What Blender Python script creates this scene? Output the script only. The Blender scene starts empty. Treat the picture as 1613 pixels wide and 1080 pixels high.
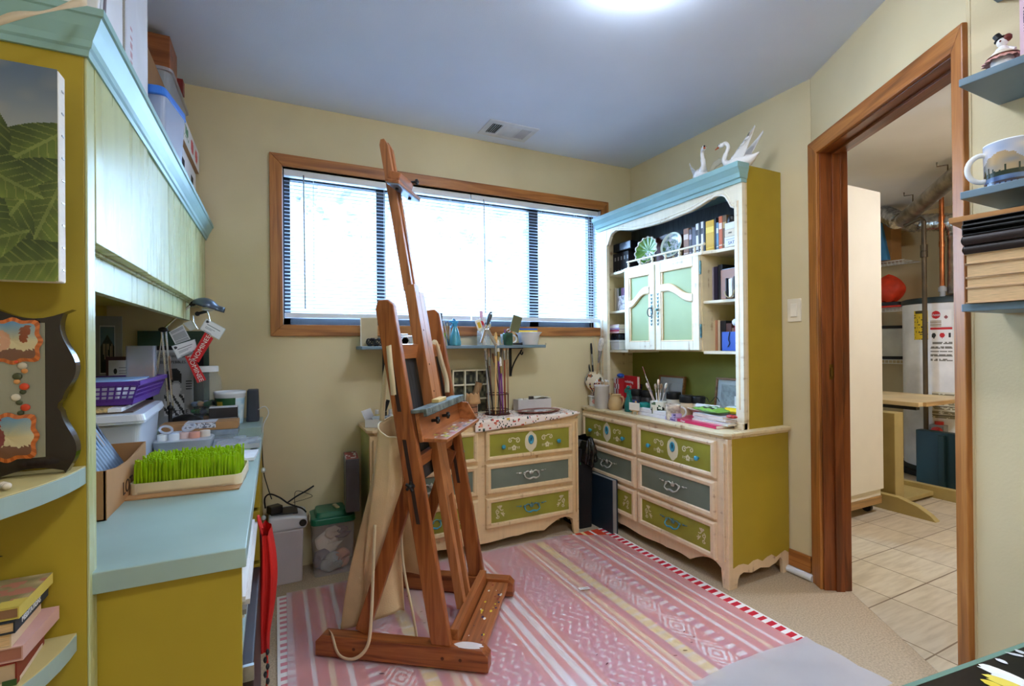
import bpy, bmesh, math, random
from mathutils import Vector as V, Matrix as MX
random.seed(11)
SC = bpy.context.scene; COL = SC.collection
PI = math.pi; sin = math.sin; cos = math.cos
def rad(d): return d*PI/180

# ------------------------------------------------------------------ camera (world: x right along the window wall, y towards it)
F_PX = 763.0; EYE = V((0, 0, 1.16))
_y, _p, _r = rad(26.06), rad(0.2), rad(-0.5)
FW = V((sin(_y)*cos(_p), cos(_y)*cos(_p), sin(_p)))
_rr = V((cos(_y), -sin(_y), 0)); _uu = _rr.cross(FW)
RT = _rr*cos(_r)+_uu*sin(_r); UP = -_rr*sin(_r)+_uu*cos(_r)
cam = bpy.data.cameras.new('camera'); camo = bpy.data.objects.new('camera', cam); COL.objects.link(camo)
cam.sensor_width = 36; cam.lens = 36*F_PX/1613; cam.clip_start = .02; cam.clip_end = 80
m = MX.Identity(4)
for i in range(3): m[i][0] = RT[i]; m[i][1] = UP[i]; m[i][2] = -FW[i]; m[i][3] = EYE[i]
camo.matrix_world = m; SC.camera = camo
def ray(u, v): return FW+RT*((u-806.5)/F_PX)-UP*((v-540)/F_PX)
def az(u, v, z=0): d = ray(u, v); return EYE+d*((z-EYE.z)/d.z)      # survey helpers: photo point -> point on a known plane
def ay(u, v, y): d = ray(u, v); return EYE+d*(y/d.y)
def ax(u, v, x): d = ray(u, v); return EYE+d*(x/d.x)

# ------------------------------------------------------------------ materials
def lin(c):
    o = []
    for x in c[:3]:
        x = x/255
        o.append(x/12.92 if x <= .04045 else ((x+.055)/1.055)**2.4)
    return (*o, 1)
MATS = {}
def _new(name):
    mt = bpy.data.materials.new(name); mt.use_nodes = True
    nt = mt.node_tree; return mt, nt, nt.nodes['Principled BSDF']
def noise(nt, scale, stretch=(1,1,1), detail=3, coord='Object'):
    tc = nt.nodes.new('ShaderNodeTexCoord'); mp = nt.nodes.new('ShaderNodeMapping'); n = nt.nodes.new('ShaderNodeTexNoise')
    mp.inputs['Scale'].default_value = stretch; n.inputs['Scale'].default_value = scale; n.inputs['Detail'].default_value = detail
    nt.links.new(tc.outputs[coord], mp.inputs[0]); nt.links.new(mp.outputs[0], n.inputs['Vector']); return n
def ramp(nt, fac, stops):
    r = nt.nodes.new('ShaderNodeValToRGB'); e = r.color_ramp.elements
    while len(e) < len(stops): e.new(.5)
    for el, (p, c) in zip(e, stops): el.position = p; el.color = lin(c)
    nt.links.new(fac, r.inputs[0]); return r
def mul(c, k): return tuple(min(255, x*k) for x in c)
def M(name, c, rough=.5, metal=0, var=.06, ns=6, bump=0, bs=80, alpha=1, trans=0, emit=0, spec=.5, stretch=(1,1,1), sub=0, ior=1.45, coat=0):
    if name in MATS: return MATS[name]
    mt, nt, b = _new(name)
    b.inputs['Roughness'].default_value = rough; b.inputs['Metallic'].default_value = metal
    b.inputs['Specular IOR Level'].default_value = spec; b.inputs['IOR'].default_value = ior
    b.inputs['Coat Weight'].default_value = coat
    if var:
        n = noise(nt, ns, stretch); r = ramp(nt, n.outputs[0], [(.3, mul(c, 1-var)), (.7, mul(c, 1+var))])
        nt.links.new(r.outputs[0], b.inputs['Base Color'])
    else: b.inputs['Base Color'].default_value = lin(c)
    if bump:
        n2 = noise(nt, bs, stretch); bp = nt.nodes.new('ShaderNodeBump'); bp.inputs['Strength'].default_value = bump; bp.inputs['Distance'].default_value = .01
        nt.links.new(n2.outputs[0], bp.inputs['Height']); nt.links.new(bp.outputs[0], b.inputs['Normal'])
    if trans: b.inputs['Transmission Weight'].default_value = trans
    if alpha < 1: b.inputs['Alpha'].default_value = alpha
    if emit: b.inputs['Emission Color'].default_value = lin(c); b.inputs['Emission Strength'].default_value = emit
    MATS[name] = mt; return mt
def wood(name, c1, c2, axis, scale=9, rough=.4, c3=None):
    if name in MATS: return MATS[name]
    mt, nt, b = _new(name)
    st = [14, 14, 14]; st[axis] = .9
    n = noise(nt, scale*.25, st, 4); n.inputs['Distortion'].default_value = .6
    st2 = [60, 60, 60]; st2[axis] = 1.5
    n2 = noise(nt, scale*.5, st2, 2)
    r = ramp(nt, n.outputs[0], [(.32, c3 or mul(c1, .78)), (.46, c1), (.56, c2), (.72, c1)])
    mixn = nt.nodes.new('ShaderNodeMix'); mixn.data_type = 'RGBA'; mixn.blend_type = 'MULTIPLY'; mixn.inputs['Factor'].default_value = .28
    nt.links.new(r.outputs[0], mixn.inputs[6]); nt.links.new(n2.outputs[0], mixn.inputs[7]); nt.links.new(mixn.outputs[2], b.inputs['Base Color'])
    b.inputs['Roughness'].default_value = rough
    MATS[name] = mt; return mt
def colmat(name='printed', rough=.5, coat=0):            # reads the pattern stored on the mesh itself
    if name in MATS: return MATS[name]
    mt, nt, b = _new(name); a = nt.nodes.new('ShaderNodeAttribute'); a.attribute_name = 'Col'
    nt.links.new(a.outputs[0], b.inputs['Base Color']); b.inputs['Roughness'].default_value = rough; b.inputs['Coat Weight'].default_value = coat
    MATS[name] = mt; return mt
def glaze(name, c, dark, rough=.45, k=.5):               # paint rubbed with an antique glaze
    if name in MATS: return MATS[name]
    mt, nt, b = _new(name); n = noise(nt, 5, (1, 1, 6), 5); n2 = noise(nt, 40, (1, 1, .08), 3)
    ad = nt.nodes.new('ShaderNodeMath'); ad.operation = 'MULTIPLY'; nt.links.new(n.outputs[0], ad.inputs[0]); nt.links.new(n2.outputs[0], ad.inputs[1])
    r = ramp(nt, ad.outputs[0], [(.10, dark), (.10+.14*k, c), (.5, mul(c, 1.06))]); nt.links.new(r.outputs[0], b.inputs['Base Color'])
    b.inputs['Roughness'].default_value = rough; MATS[name] = mt; return mt
def film(name, c, opac, rough=.25, gloss=.5):            # thin milky plastic: partly see-through
    if name in MATS: return MATS[name]
    mt = bpy.data.materials.new(name); mt.use_nodes = True; nt = mt.node_tree; nt.nodes.remove(nt.nodes['Principled BSDF'])
    out = nt.nodes['Material Output']; t = nt.nodes.new('ShaderNodeBsdfTransparent'); p = nt.nodes.new('ShaderNodeBsdfPrincipled'); mx = nt.nodes.new('ShaderNodeMixShader')
    p.inputs['Base Color'].default_value = lin(c); p.inputs['Roughness'].default_value = rough; p.inputs['Specular IOR Level'].default_value = gloss
    n = noise(nt, 4, detail=4); r = nt.nodes.new('ShaderNodeMapRange'); r.inputs[3].default_value = opac*.85; r.inputs[4].default_value = min(1, opac*1.15)
    nt.links.new(n.outputs[0], r.inputs[0]); nt.links.new(r.outputs[0], mx.inputs[0]); nt.links.new(t.outputs[0], mx.inputs[1]); nt.links.new(p.outputs[0], mx.inputs[2]); nt.links.new(mx.outputs[0], out.inputs[0])
    MATS[name] = mt; return mt

# ------------------------------------------------------------------ mesh builder
class B:
    def __init__(s): s.bm = bmesh.new(); s.mi = 0; s.X = MX.Identity(4); s.mats = []
    def mat(s, m):
        if m not in s.mats: s.mats.append(m)
        s.mi = s.mats.index(m); return s
    def at(s, loc=(0,0,0), rz=0, rx=0, ry=0):
        s.X = MX.Translation(loc) @ MX.Rotation(rz,4,'Z') @ MX.Rotation(ry,4,'Y') @ MX.Rotation(rx,4,'X'); return s
    def vf(s, vs, fs, smooth=False):
        vv = [s.bm.verts.new(s.X @ V(v)) for v in vs]; out = []
        for f in fs:
            try: fc = s.bm.faces.new([vv[i] for i in f]); fc.material_index = s.mi; fc.smooth = smooth; out.append(fc)
            except ValueError: pass
        return out
    def box(s, x0,y0,z0,x1,y1,z1, tx=0, ty=0):           # tx,ty: how much the top narrows
        vs = [(x0,y0,z0),(x1,y0,z0),(x1,y1,z0),(x0,y1,z0),(x0+tx,y0+ty,z1),(x1-tx,y0+ty,z1),(x1-tx,y1-ty,z1),(x0+tx,y1-ty,z1)]
        s.vf(vs, [(3,2,1,0),(4,5,6,7),(0,1,5,4),(1,2,6,5),(2,3,7,6),(3,0,4,7)]); return s
    def bar(s, p0, p1, w, h, up=(0,0,1)):                # square-section bar between two points
        p0, p1 = V(p0), V(p1); d = (p1-p0).normalized(); sd = d.cross(V(up)).normalized(); u = sd.cross(d)
        vs = []
        for p in (p0, p1):
            for a, b in ((-1,-1),(1,-1),(1,1),(-1,1)): vs.append(p+sd*(a*w/2)+u*(b*h/2))
        s.vf(vs, [(3,2,1,0),(4,5,6,7),(0,1,5,4),(1,2,6,5),(2,3,7,6),(3,0,4,7)]); return s
    def tube(s, pts, r, n=8, closed=False, cap=True):
        pts = [V(p) for p in pts]; N = len(pts); rs = r if isinstance(r, (list, tuple)) else [r]*N
        rings = []; prev = None
        for i, p in enumerate(pts):
            a = pts[i-1] if (i or closed) else p; b = pts[(i+1) % N] if (i < N-1 or closed) else p
            t = (b-a).normalized() if (b-a).length > 1e-9 else V((0,0,1))
            q = prev if prev is not None else (V((0,0,1)) if abs(t.z) < .9 else V((1,0,0)))
            u = (q-t*q.dot(t));
            if u.length < 1e-6: u = t.orthogonal()
            u.normalize(); prev = u; w = t.cross(u)
            rings.append([p+u*(rs[i]*cos(2*PI*k/n))+w*(rs[i]*sin(2*PI*k/n)) for k in range(n)])
        vs = [v for rg in rings for v in rg]; fs = []
        L = N if closed else N-1
        for i in range(L):
            j = (i+1) % N
            for k in range(n): fs.append((i*n+k, i*n+(k+1) % n, j*n+(k+1) % n, j*n+k))
        f = s.vf(vs, fs, True)
        if cap and not closed:
            s.vf(rings[0], [tuple(range(n))[::-1]]); s.vf(rings[-1], [tuple(range(n))])
        return s
    def cyl(s, p0, p1, r0, r1=None, n=16): return s.tube([p0, p1], [r0, r0 if r1 is None else r1], n)
    def lathe(s, prof, n=24, sx=1, sy=1):
        vs = []; fs = []; K = len(prof)
        for r, z in prof:
            for k in range(n): a = 2*PI*k/n; vs.append((r*sx*cos(a), r*sy*sin(a), z))
        for i in range(K-1):
            for k in range(n): fs.append((i*n+k, i*n+(k+1) % n, (i+1)*n+(k+1) % n, (i+1)*n+k))
        s.vf(vs, fs, True)
        if prof[0][0] > 1e-5: s.vf(vs[:n], [tuple(range(n))[::-1]])
        if prof[-1][0] > 1e-5: s.vf(vs[-n:], [tuple(range(n))])
        return s
    def ball(s, c, r, n=12, sc=(1,1,1)):
        K = max(5, n//2); vs = []; fs = []
        for i in range(K+1):
            a = PI*i/K
            for k in range(n): b = 2*PI*k/n; vs.append((c[0]+r*sc[0]*sin(a)*cos(b), c[1]+r*sc[1]*sin(a)*sin(b), c[2]-r*sc[2]*cos(a)))
        for i in range(K):
            for k in range(n): fs.append((i*n+k, i*n+(k+1) % n, (i+1)*n+(k+1) % n, (i+1)*n+k))
        s.vf(vs, fs, True); return s
    def prism(s, poly, d, plane='xy', o=0):              # polygon pulled by d along the plane's normal, starting at o
        f = {'xy': lambda a,b,c: (a,b,c), 'xz': lambda a,b,c: (a,c,b), 'yz': lambda a,b,c: (c,a,b)}[plane]
        n = len(poly); vs = [f(a,b,o) for a,b in poly]+[f(a,b,o+d) for a,b in poly]
        s.vf(vs, [tuple(range(n))[::-1], tuple(range(n,2*n))]+[(i,(i+1) % n,n+(i+1) % n,n+i) for i in range(n)]); return s
    def surf(s, nu, nv, fn, smooth=True, closeu=False):
        vs = [fn(i/nu, j/nv) for j in range(nv+1) for i in range(nu if closeu else nu+1)]; w = nu if closeu else nu+1; fs = []
        for j in range(nv):
            for i in range(nu):
                k = (i+1) % w if closeu else i+1; fs.append((j*w+i, j*w+k, (j+1)*w+k, (j+1)*w+i))
        s.vf(vs, fs, smooth); return s
    def ringbox(s, x0,y0,x1,y1,z0,z1, t, tx=0, ty=0, floor=.004):        # open tray or box
        s.box(x0,y0,z0,x1,y1,z0+floor)
        def q(z, ins): k = (z-z0)/(z1-z0); return (x0-tx*k+ins, y0-ty*k+ins, x1+tx*k-ins, y1+ty*k-ins)
        vs = []
        for z, ins in ((z0,0),(z1,0),(z1,t),(z0,t)):
            a,b,c,d = q(z, ins); vs += [(a,b,z),(c,b,z),(c,d,z),(a,d,z)]
        fs = []
        for r in range(4):
            r2 = (r+1) % 4
            for k in range(4): k2 = (k+1) % 4; fs.append((r*4+k, r*4+k2, r2*4+k2, r2*4+k))
        s.vf(vs, fs); return s
    def done(s, name, mat=None, parent=None, bev=0, sub=0, solid=0, seg=2, loc=None, rz=0):
        me = bpy.data.meshes.new(name)
        bmesh.ops.recalc_face_normals(s.bm, faces=s.bm.faces[:])
        s.bm.to_mesh(me); s.bm.free()
        for mm in (s.mats or ([mat] if mat else [])): me.materials.append(mm)
        o = bpy.data.objects.new(name, me); COL.objects.link(o)
        if parent: o.parent = parent
        if loc is not None: o.location = loc
        o.rotation_euler.z = rz
        if solid: md = o.modifiers.new('s','SOLIDIFY'); md.thickness = solid; md.offset = 0
        if bev: md = o.modifiers.new('b','BEVEL'); md.width = bev; md.segments = seg; md.limit_method = 'ANGLE'; md.angle_limit = rad(40); md.harden_normals = False
        if sub: md = o.modifiers.new('u','SUBSURF'); md.levels = sub; md.render_levels = sub
        return o
def tag(o, label, cat, group=None):
    o['label'] = label; o['category'] = cat
    if group: o['group'] = group
    return o
def thing(name, label, cat, loc=(0,0,0), rz=0, group=None):
    o = bpy.data.objects.new(name, None); COL.objects.link(o); o.location = loc; o.rotation_euler = (0,0,rz); o.empty_display_size = .05
    return tag(o, label, cat, group)
def st(o): o['kind'] = 'structure'; return o
def txt(name, body, size, mat, parent=None, loc=(0,0,0), rot=(PI/2,0,0), align='CENTER', ext=.0004, sx=1, font_shear=0):
    c = bpy.data.curves.new(name, 'FONT'); c.body = body; c.size = size; c.align_x = align; c.align_y = 'CENTER'; c.extrude = ext; c.resolution_u = 3; c.shear = font_shear
    t = bpy.data.objects.new(name+'_src', c); COL.objects.link(t); dg = bpy.context.evaluated_depsgraph_get()
    me = bpy.data.meshes.new_from_object(t.evaluated_get(dg)); bpy.data.objects.remove(t); bpy.data.curves.remove(c)
    me.name = name; me.materials.clear(); me.materials.append(mat)
    o = bpy.data.objects.new(name, me); COL.objects.link(o); o.location = loc; o.rotation_euler = rot; o.scale = (sx,1,1)
    if parent: o.parent = parent
    return o
def printed(name, nx, ny, pos, colf, mat=None, parent=None, smooth=False, closeu=False):   # sheet whose pattern is stored per face
    b = B(); b.surf(nx, ny, pos, smooth, closeu); me = bpy.data.meshes.new(name); b.bm.to_mesh(me); b.bm.free()
    at = me.color_attributes.new('Col', 'FLOAT_COLOR', 'CORNER')
    k = 0; data = []
    for j in range(ny):
        for i in range(nx): data += list(lin(colf((i+.5)/nx, (j+.5)/ny)))*4
    at.data.foreach_set('color', data)
    me.materials.append(mat or colmat())
    o = bpy.data.objects.new(name, me); COL.objects.link(o)
    if parent: o.parent = parent
    return o
def kids(o): return [c for c in COL.objects if c.parent == o]
def dup(o, loc, rz=None, label=None, parent=None):
    c = o.copy(); COL.objects.link(c)
    if parent: c.parent = parent
    else:
        c.location = loc
        if rz is not None: c.rotation_euler.z = rz
        if label: c['label'] = label
    for ch in kids(o): dup(ch, None, None, None, c)
    return c
def arc(cx, cy, r, a0, a1, n=12, ry=None): return [(cx+r*cos(rad(a0+(a1-a0)*i/n)), cy+(ry or r)*sin(rad(a0+(a1-a0)*i/n))) for i in range(n+1)]
def spl(pts, n=8):                                       # smooth path through points
    P = [V(p) for p in pts]; out = []
    for i in range(len(P)-1):
        a = P[max(0,i-1)]; b = P[i]; c = P[i+1]; d = P[min(len(P)-1,i+2)]
        for k in range(n):
            t = k/n; out.append(.5*((2*b)+(c-a)*t+(2*a-5*b+4*c-d)*t*t+(3*b-a-3*c+d)*t**3))
    return out+[P[-1]]
def h2(x, y, s=0):                                       # cheap repeatable hash / value noise
    v = sin(x*127.1+y*311.7+s*74.7)*43758.5453; return v-math.floor(v)
def vn(x, y, s=0):
    i, j = math.floor(x), math.floor(y); fx, fy = x-i, y-j; fx = fx*fx*(3-2*fx); fy = fy*fy*(3-2*fy)
    a = h2(i,j,s)*(1-fx)+h2(i+1,j,s)*fx; b = h2(i,j+1,s)*(1-fx)+h2(i+1,j+1,s)*fx; return a*(1-fy)+b*fy
def mixc(a, b, t): t = max(0, min(1, t)); return tuple(x*(1-t)+y*t for x, y in zip(a, b))
# ------------------------------------------------------------------ shared materials
WALL = M('wall_paint', (218,202,162), .7, var=.03, ns=2, bump=.05, bs=120)
CEIL = M('ceiling_paint_blue_cast', (222,231,248), .85, var=.015, ns=2, bump=.08, bs=200)  # blue tint stands in for the daylight cast; the paint itself is white
UWALL = M('utility_wall_paint', (205,182,135), .75, var=.03, ns=2)
UCEIL = M('utility_ceiling_paint', (236,232,228), .85, var=.02, ns=2)
CARPET = M('carpet_pile', (186,166,138), .95, var=.10, ns=150, bump=.15, bs=500)
OAKX = wood('oak_trim_x', (176,108,48), (196,128,62), 0); OAKY = wood('oak_trim_y', (176,108,48), (196,128,62), 1); OAKZ = wood('oak_trim_z', (176,108,48), (196,128,62), 2)
JAMB = wood('stained_jamb', (132,66,26), (150,80,34), 2, rough=.3); JAMBX = wood('stained_jamb_x', (132,72,30), (150,86,40), 0, rough=.3)
OLIVE = M('olive_paint', (172,148,40), .5, var=.05, ns=3); OLIVEP = M('pale_olive_paint', (186,190,140), .24, var=.04, ns=3, stretch=(1,6,1), spec=.22, coat=0)
def streaky():
    nt = OLIVEP.node_tree; b = nt.nodes['Principled BSDF']; n = noise(nt, 6, (1, 5, .35), 4); r = nt.nodes.new('ShaderNodeMapRange'); r.inputs[3].default_value = .16; r.inputs[4].default_value = .42
    nt.links.new(n.outputs[0], r.inputs[0]); nt.links.new(r.outputs[0], b.inputs['Roughness']); b.inputs['Coat Roughness'].default_value = .3
streaky()
SAGE = M('sage_paint', (156,178,172), .38, var=.04, ns=4); AQUA = M('aqua_paint', (146,186,184), .4, var=.05, ns=4)
BLUEGREY = M('slate_blue_paint', (112,134,148), .45, var=.05, ns=5)
CREAM = glaze('antiqued_cream', (226,208,168), (168,128,84)); CREAMW = glaze('limed_cream', (232,222,196), (180,150,108)); TAN = glaze('antiqued_tan', (228,198,152), (176,132,88))
WHITE = M('white_paint', (236,238,240), .5, var=.02); WPLAST = M('white_plastic', (232,236,242), .35, var=.02); PAPER = M('paper', (238,238,240), .8, var=.03, ns=20)
BLACK = M('black_plastic', (22,22,24), .4, var=.1); BLACKM = M('matte_black', (18,17,18), .8, var=.1); CHROME = M('chrome', (205,208,212), .18, 1, var=.04); STEEL = M('galvanised_steel', (176,176,174), .38, 1, var=.14, ns=18)
CARD = M('cardboard', (176,132,88), .85, var=.07, ns=8, stretch=(1,1,5)); CARDW = M('white_cardboard', (226,226,230), .75, var=.03)
PAGES = M('page_edges', (214,178,132), .85, var=.1, ns=30, stretch=(1,1,30)); PAGESW = M('pale_page_edges', (224,216,196), .85, var=.08, ns=30, stretch=(1,1,30))
COPPER = M('copper', (190,112,66), .3, 1, var=.12, ns=10); IRON = M('iron_pipe', (92,78,58), .5, .6, var=.15)
CLEAR = film('clear_plastic', (226,232,240), .26, .08, .6); FROST = film('frosted_plastic', (214,222,236), .55, .3); GLASSY = film('thin_glass', (222,236,240), .16, .03, .8)
def K(c, rough=.5, **k): return M('paint_%d_%d_%d_%d' % (*[int(x) for x in c], int(rough*100)), c, rough, **k)

# ------------------------------------------------------------------ the room
def slab(name, poly, z0, z1, mat): return st(B().mat(mat).prism(poly, z1-z0, 'xy', z0).done(name))
CARPOLY = [(-.85,-1.65),(1.93,-1.65),(1.93,.655),(2.45,1.42),(2.45,2.95),(-.85,2.95)]
slab('floor', CARPOLY, -.06, 0, CARPET)
def tilef():
    mt, nt, b = _new('ceramic_tile'); tc = nt.nodes.new('ShaderNodeTexCoord'); mp = nt.nodes.new('ShaderNodeMapping'); mp.inputs['Location'].default_value = (-.05, -.06, 0)
    br = nt.nodes.new('ShaderNodeTexBrick'); br.offset = 0; br.inputs['Scale'].default_value = 1; br.inputs['Mortar Size'].default_value = .003; br.inputs['Brick Width'].default_value = .305; br.inputs['Row Height'].default_value = .29
    br.inputs['Color1'].default_value = lin((214,200,172)); br.inputs['Color2'].default_value = lin((204,190,164)); br.inputs['Mortar'].default_value = lin((128,106,78))
    nt.links.new(tc.outputs['Object'], mp.inputs[0]); nt.links.new(mp.outputs[0], br.inputs['Vector'])
    n = noise(nt, 3, (2, 14, 1), 5); r = ramp(nt, n.outputs[0], [(.3, (226,220,212)), (.6, (255,255,255))])
    mx = nt.nodes.new('ShaderNodeMix'); mx.data_type = 'RGBA'; mx.blend_type = 'MULTIPLY'; mx.inputs['Factor'].default_value = .8
    nt.links.new(br.outputs[0], mx.inputs[6]); nt.links.new(r.outputs[0], mx.inputs[7]); nt.links.new(mx.outputs[2], b.inputs['Base Color']); b.inputs['Roughness'].default_value = .35
    return mt
slab('floor_utility', [(1.93,-.6),(5.9,-.6),(5.9,3.4),(2.45,3.4),(2.45,1.42),(1.93,.655)], -.06, .001, tilef())
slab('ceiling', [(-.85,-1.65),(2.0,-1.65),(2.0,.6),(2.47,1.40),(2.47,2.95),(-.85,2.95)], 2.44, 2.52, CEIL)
slab('ceiling_utility', [(2.0,-.6),(5.9,-.6),(5.9,3.4),(2.47,3.4),(2.47,1.40),(2.0,.6)], 2.44, 2.52, UCEIL)
WX0, WX1, WZ0, WZ1 = .038, 2.075, 1.272, 2.10
b = B().mat(WALL)
for q in ((-.85,2.80,-.06,WX0,2.95,2.44),(WX1,2.80,-.06,2.46,2.95,2.44),(WX0,2.80,-.06,WX1,2.95,WZ0),(WX0,2.80,WZ1,WX1,2.95,2.44)): b.box(*q)
st(b.done('wall_back'))
st(B().mat(WALL).box(-.85,-1.65,-.06,-.70,2.80,2.44).done('wall_left'))
st(B().mat(WALL).box(2.345,1.47,-.06,2.46,2.80,2.44).done('wall_right'))
st(B().mat(WALL).box(-.70,-1.65,-.06,1.875,-1.5,2.44).done('wall_rear'))
st(B().mat(WALL).box(1.875,-1.65,-.06,1.99,.703,2.44).done('wall_near_right'))
st(B().mat(UWALL).box(5.75,-.6,-.06,5.9,3.4,2.44).done('wall_utility_far'))
st(B().mat(UWALL).box(2.46,3.25,-.06,5.75,3.4,2.44).done('wall_utility_left'))
st(B().mat(UWALL).box(1.99,-.6,-.06,5.75,-.45,2.44).done('wall_utility_right'))
# diagonal wall with the doorway: local x runs along the wall, local y into the utility room
A0 = V((2.345,1.468,0)); DRZ = math.atan2(-.854,-.520)
def diag(bm, name, mat=None, bev=0): o = bm.done(name, mat, bev=bev); o.location = A0; o.rotation_euler.z = DRZ; return st(o)
diag(B().mat(WALL).box(0,0,-.06,.07,.112,2.44).box(.862,0,-.06,.907,.112,2.44).box(.07,0,2.058,.862,.112,2.44), 'wall_diagonal')
dz = 2.045
door = B().mat(JAMB)
door.box(.07,-.004,0,.083,.118,2.058).box(.083,.045,0,.094,.082,2.045)
door.box(.849,-.004,0,.862,.118,2.058).box(.838,.045,0,.849,.082,2.045)
door.mat(JAMBX).box(.083,-.004,2.045,.849,.118,2.058).box(.094,.045,2.034,.838,.082,2.045)
d1 = diag(door, 'door_1', bev=.0015)
t = B().mat(OAKZ)
t.prism([(-.002,0),(.075,0),(.075,2.05),(-.002,2.118)], -.018, 'xz', 0).prism([(.857,0),(.901,0),(.901,2.118),(.857,2.05)], -.018, 'xz', 0)
t.mat(OAKX).prism([(.075,2.05),(.857,2.05),(.901,2.118),(-.002,2.118)], -.018, 'xz', 0)
diag(t, 'trim_1', bev=.003)
o = B().mat(M('old_brass', (120,92,44), .35, .9)).box(.083,.028,.985,.0848,.045,1.055).box(.0848,.031,1.0,.0905,.043,1.04).done('strike_plate', bev=.001); o.parent = d1
# window
t = B().mat(OAKX).prism([(-.022,1.215),(2.135,1.215),(2.075,1.275),(.038,1.275)], -.018, 'xz', 2.80).prism([(-.022,2.165),(2.135,2.165),(2.075,2.103),(.038,2.103)], -.018, 'xz', 2.80)
t.mat(OAKZ).prism([(-.022,1.215),(.038,1.275),(.038,2.103),(-.022,2.165)], -.018, 'xz', 2.80).prism([(2.135,1.215),(2.135,2.165),(2.075,2.103),(2.075,1.275)], -.018, 'xz', 2.80)
st(t.done('trim_2', bev=.003))
w = B().mat(WPLAST)                                      # white return lining the opening
w.box(.038,2.80,1.262,2.075,2.95,1.275).box(.038,2.80,2.10,2.075,2.95,2.112).box(.030,2.80,1.275,.041,2.95,2.10).box(2.072,2.80,1.275,2.083,2.95,2.10)
win = st(w.done('window_1'))
DKAL = M('bronze_aluminium', (62,64,68), .45, .5)
f = B().mat(DKAL).box(.041,2.885,1.275,2.072,2.925,1.315).box(.041,2.885,2.065,2.072,2.925,2.10)
for x0, x1 in ((.041,.078),(.535,.587),(1.545,1.615),(2.03,2.072)): f.box(x0,2.885,1.275,x1,2.925,2.10)
o = f.done('window_frame', parent=win, bev=.002)
for i, (x0, x1) in enumerate(((.078,.535),(.587,1.545),(1.615,2.03))):
    B().mat(film('window_glass', (235,245,250), .04, .02, .5)).box(x0,2.903,1.315,x1,2.906,2.065).done('pane', parent=win)
# blinds
SLAT = M('blind_slat', (240,244,248), .4, var=.01); 
def slatmat():
    mt, nt, b = _new('blind_slat_thin'); b.inputs['Base Color'].default_value = lin((172,182,196)); b.inputs['Roughness'].default_value = .5
    tr = nt.nodes.new('ShaderNodeBsdfTranslucent'); tr.inputs[0].default_value = lin((225,236,244)); mx = nt.nodes.new('ShaderNodeMixShader'); mx.inputs[0].default_value = .02
    nt.links.new(b.outputs[0], mx.inputs[1]); nt.links.new(tr.outputs[0], mx.inputs[2]); nt.links.new(mx.outputs[0], nt.nodes['Material Output'].inputs[0]); return mt
SLT = slatmat(); CORD = M('blind_cord', (214,216,214), .7)
def blind(x0, x1, label, wandx, cords, tiltx):
    t = thing('venetian_blind', label, 'blind', ((x0+x1)/2, 2.835, 1.30), group=None); w = (x1-x0)/2
    B().mat(WPLAST).box(-w,-.018,.765,w,.018,.80).done('headrail', parent=t, bev=.002)
    s = B().mat(SLT); n = 36; a = rad(24)
    for i in range(n):
        z = .05+i*(.71/n)
        s.surf(1, 4, lambda u, v: (-w+.002+2*w*u-.004*u, (v-.5)*.025*cos(a), z+(v-.5)*.025*sin(a)+.002*(1-(2*v-1)**2)))
    s.done('slats', parent=t)
    B().mat(WPLAST).box(-w,-.014,.012,w,.014,.04).done('bottom_rail', parent=t, bev=.004)
    for cx in cords:
        c = B().mat(CORD)
        for yy in (-.013,.013): c.cyl((cx,yy,.03),(cx,yy,.77),.0009,n=4)
        c.done('ladder_cord', parent=t)
    B().mat(film('wand_plastic', (150,152,156), .85, .2)).tube([(wandx,-.022,.775),(wandx,-.028,.76),(wandx+.004,-.03,.06)], .0035, 6).done('tilt_wand', parent=t)
    return t
blind(.046, 1.098, 'wide white slatted blind over the left half of the window', -.43, (-.38,0,.40), 0)
bl = blind(1.104, 2.066, 'white slatted blind over the right half of the window', -.40, (-.34,.02,.30), 0)
c = B().mat(CORD)
for k in (0,.02): c.tube(spl([(.40+k,-.022,.78),(.405+k,-.035,.3),(.40+k,-.04,-.02),(.41+k*1.4,-.10,-.27)], 5), .0012, 5)
c.done('lift_cord', parent=bl)
# skirting on the right wall
st(B().mat(OAKY).box(2.331,1.485,.035,2.345,1.60,.115).done('baseboard_right', bev=.003))
tag(B().mat(WPLAST).cyl((2.325,1.47,.018),(2.325,1.60,.018),.017).done('white_pipe'), 'short white plastic pipe lying against the skirting beside the hutch', 'pipe')
# light switch
t = thing('light_switch', 'cream rocker light switch on the wall between hutch and doorway', 'switch', (2.345,1.56,1.32), -PI/2)
B().mat(K((232,222,200),.4)).box(-.036,-.006,-.058,.036,0,.058).done('cover_plate', parent=t, bev=.003)
B().mat(K((240,232,214),.35)).box(-.017,-.011,-.033,.017,-.005,.033).done('rocker', parent=t, bev=.002)
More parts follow.
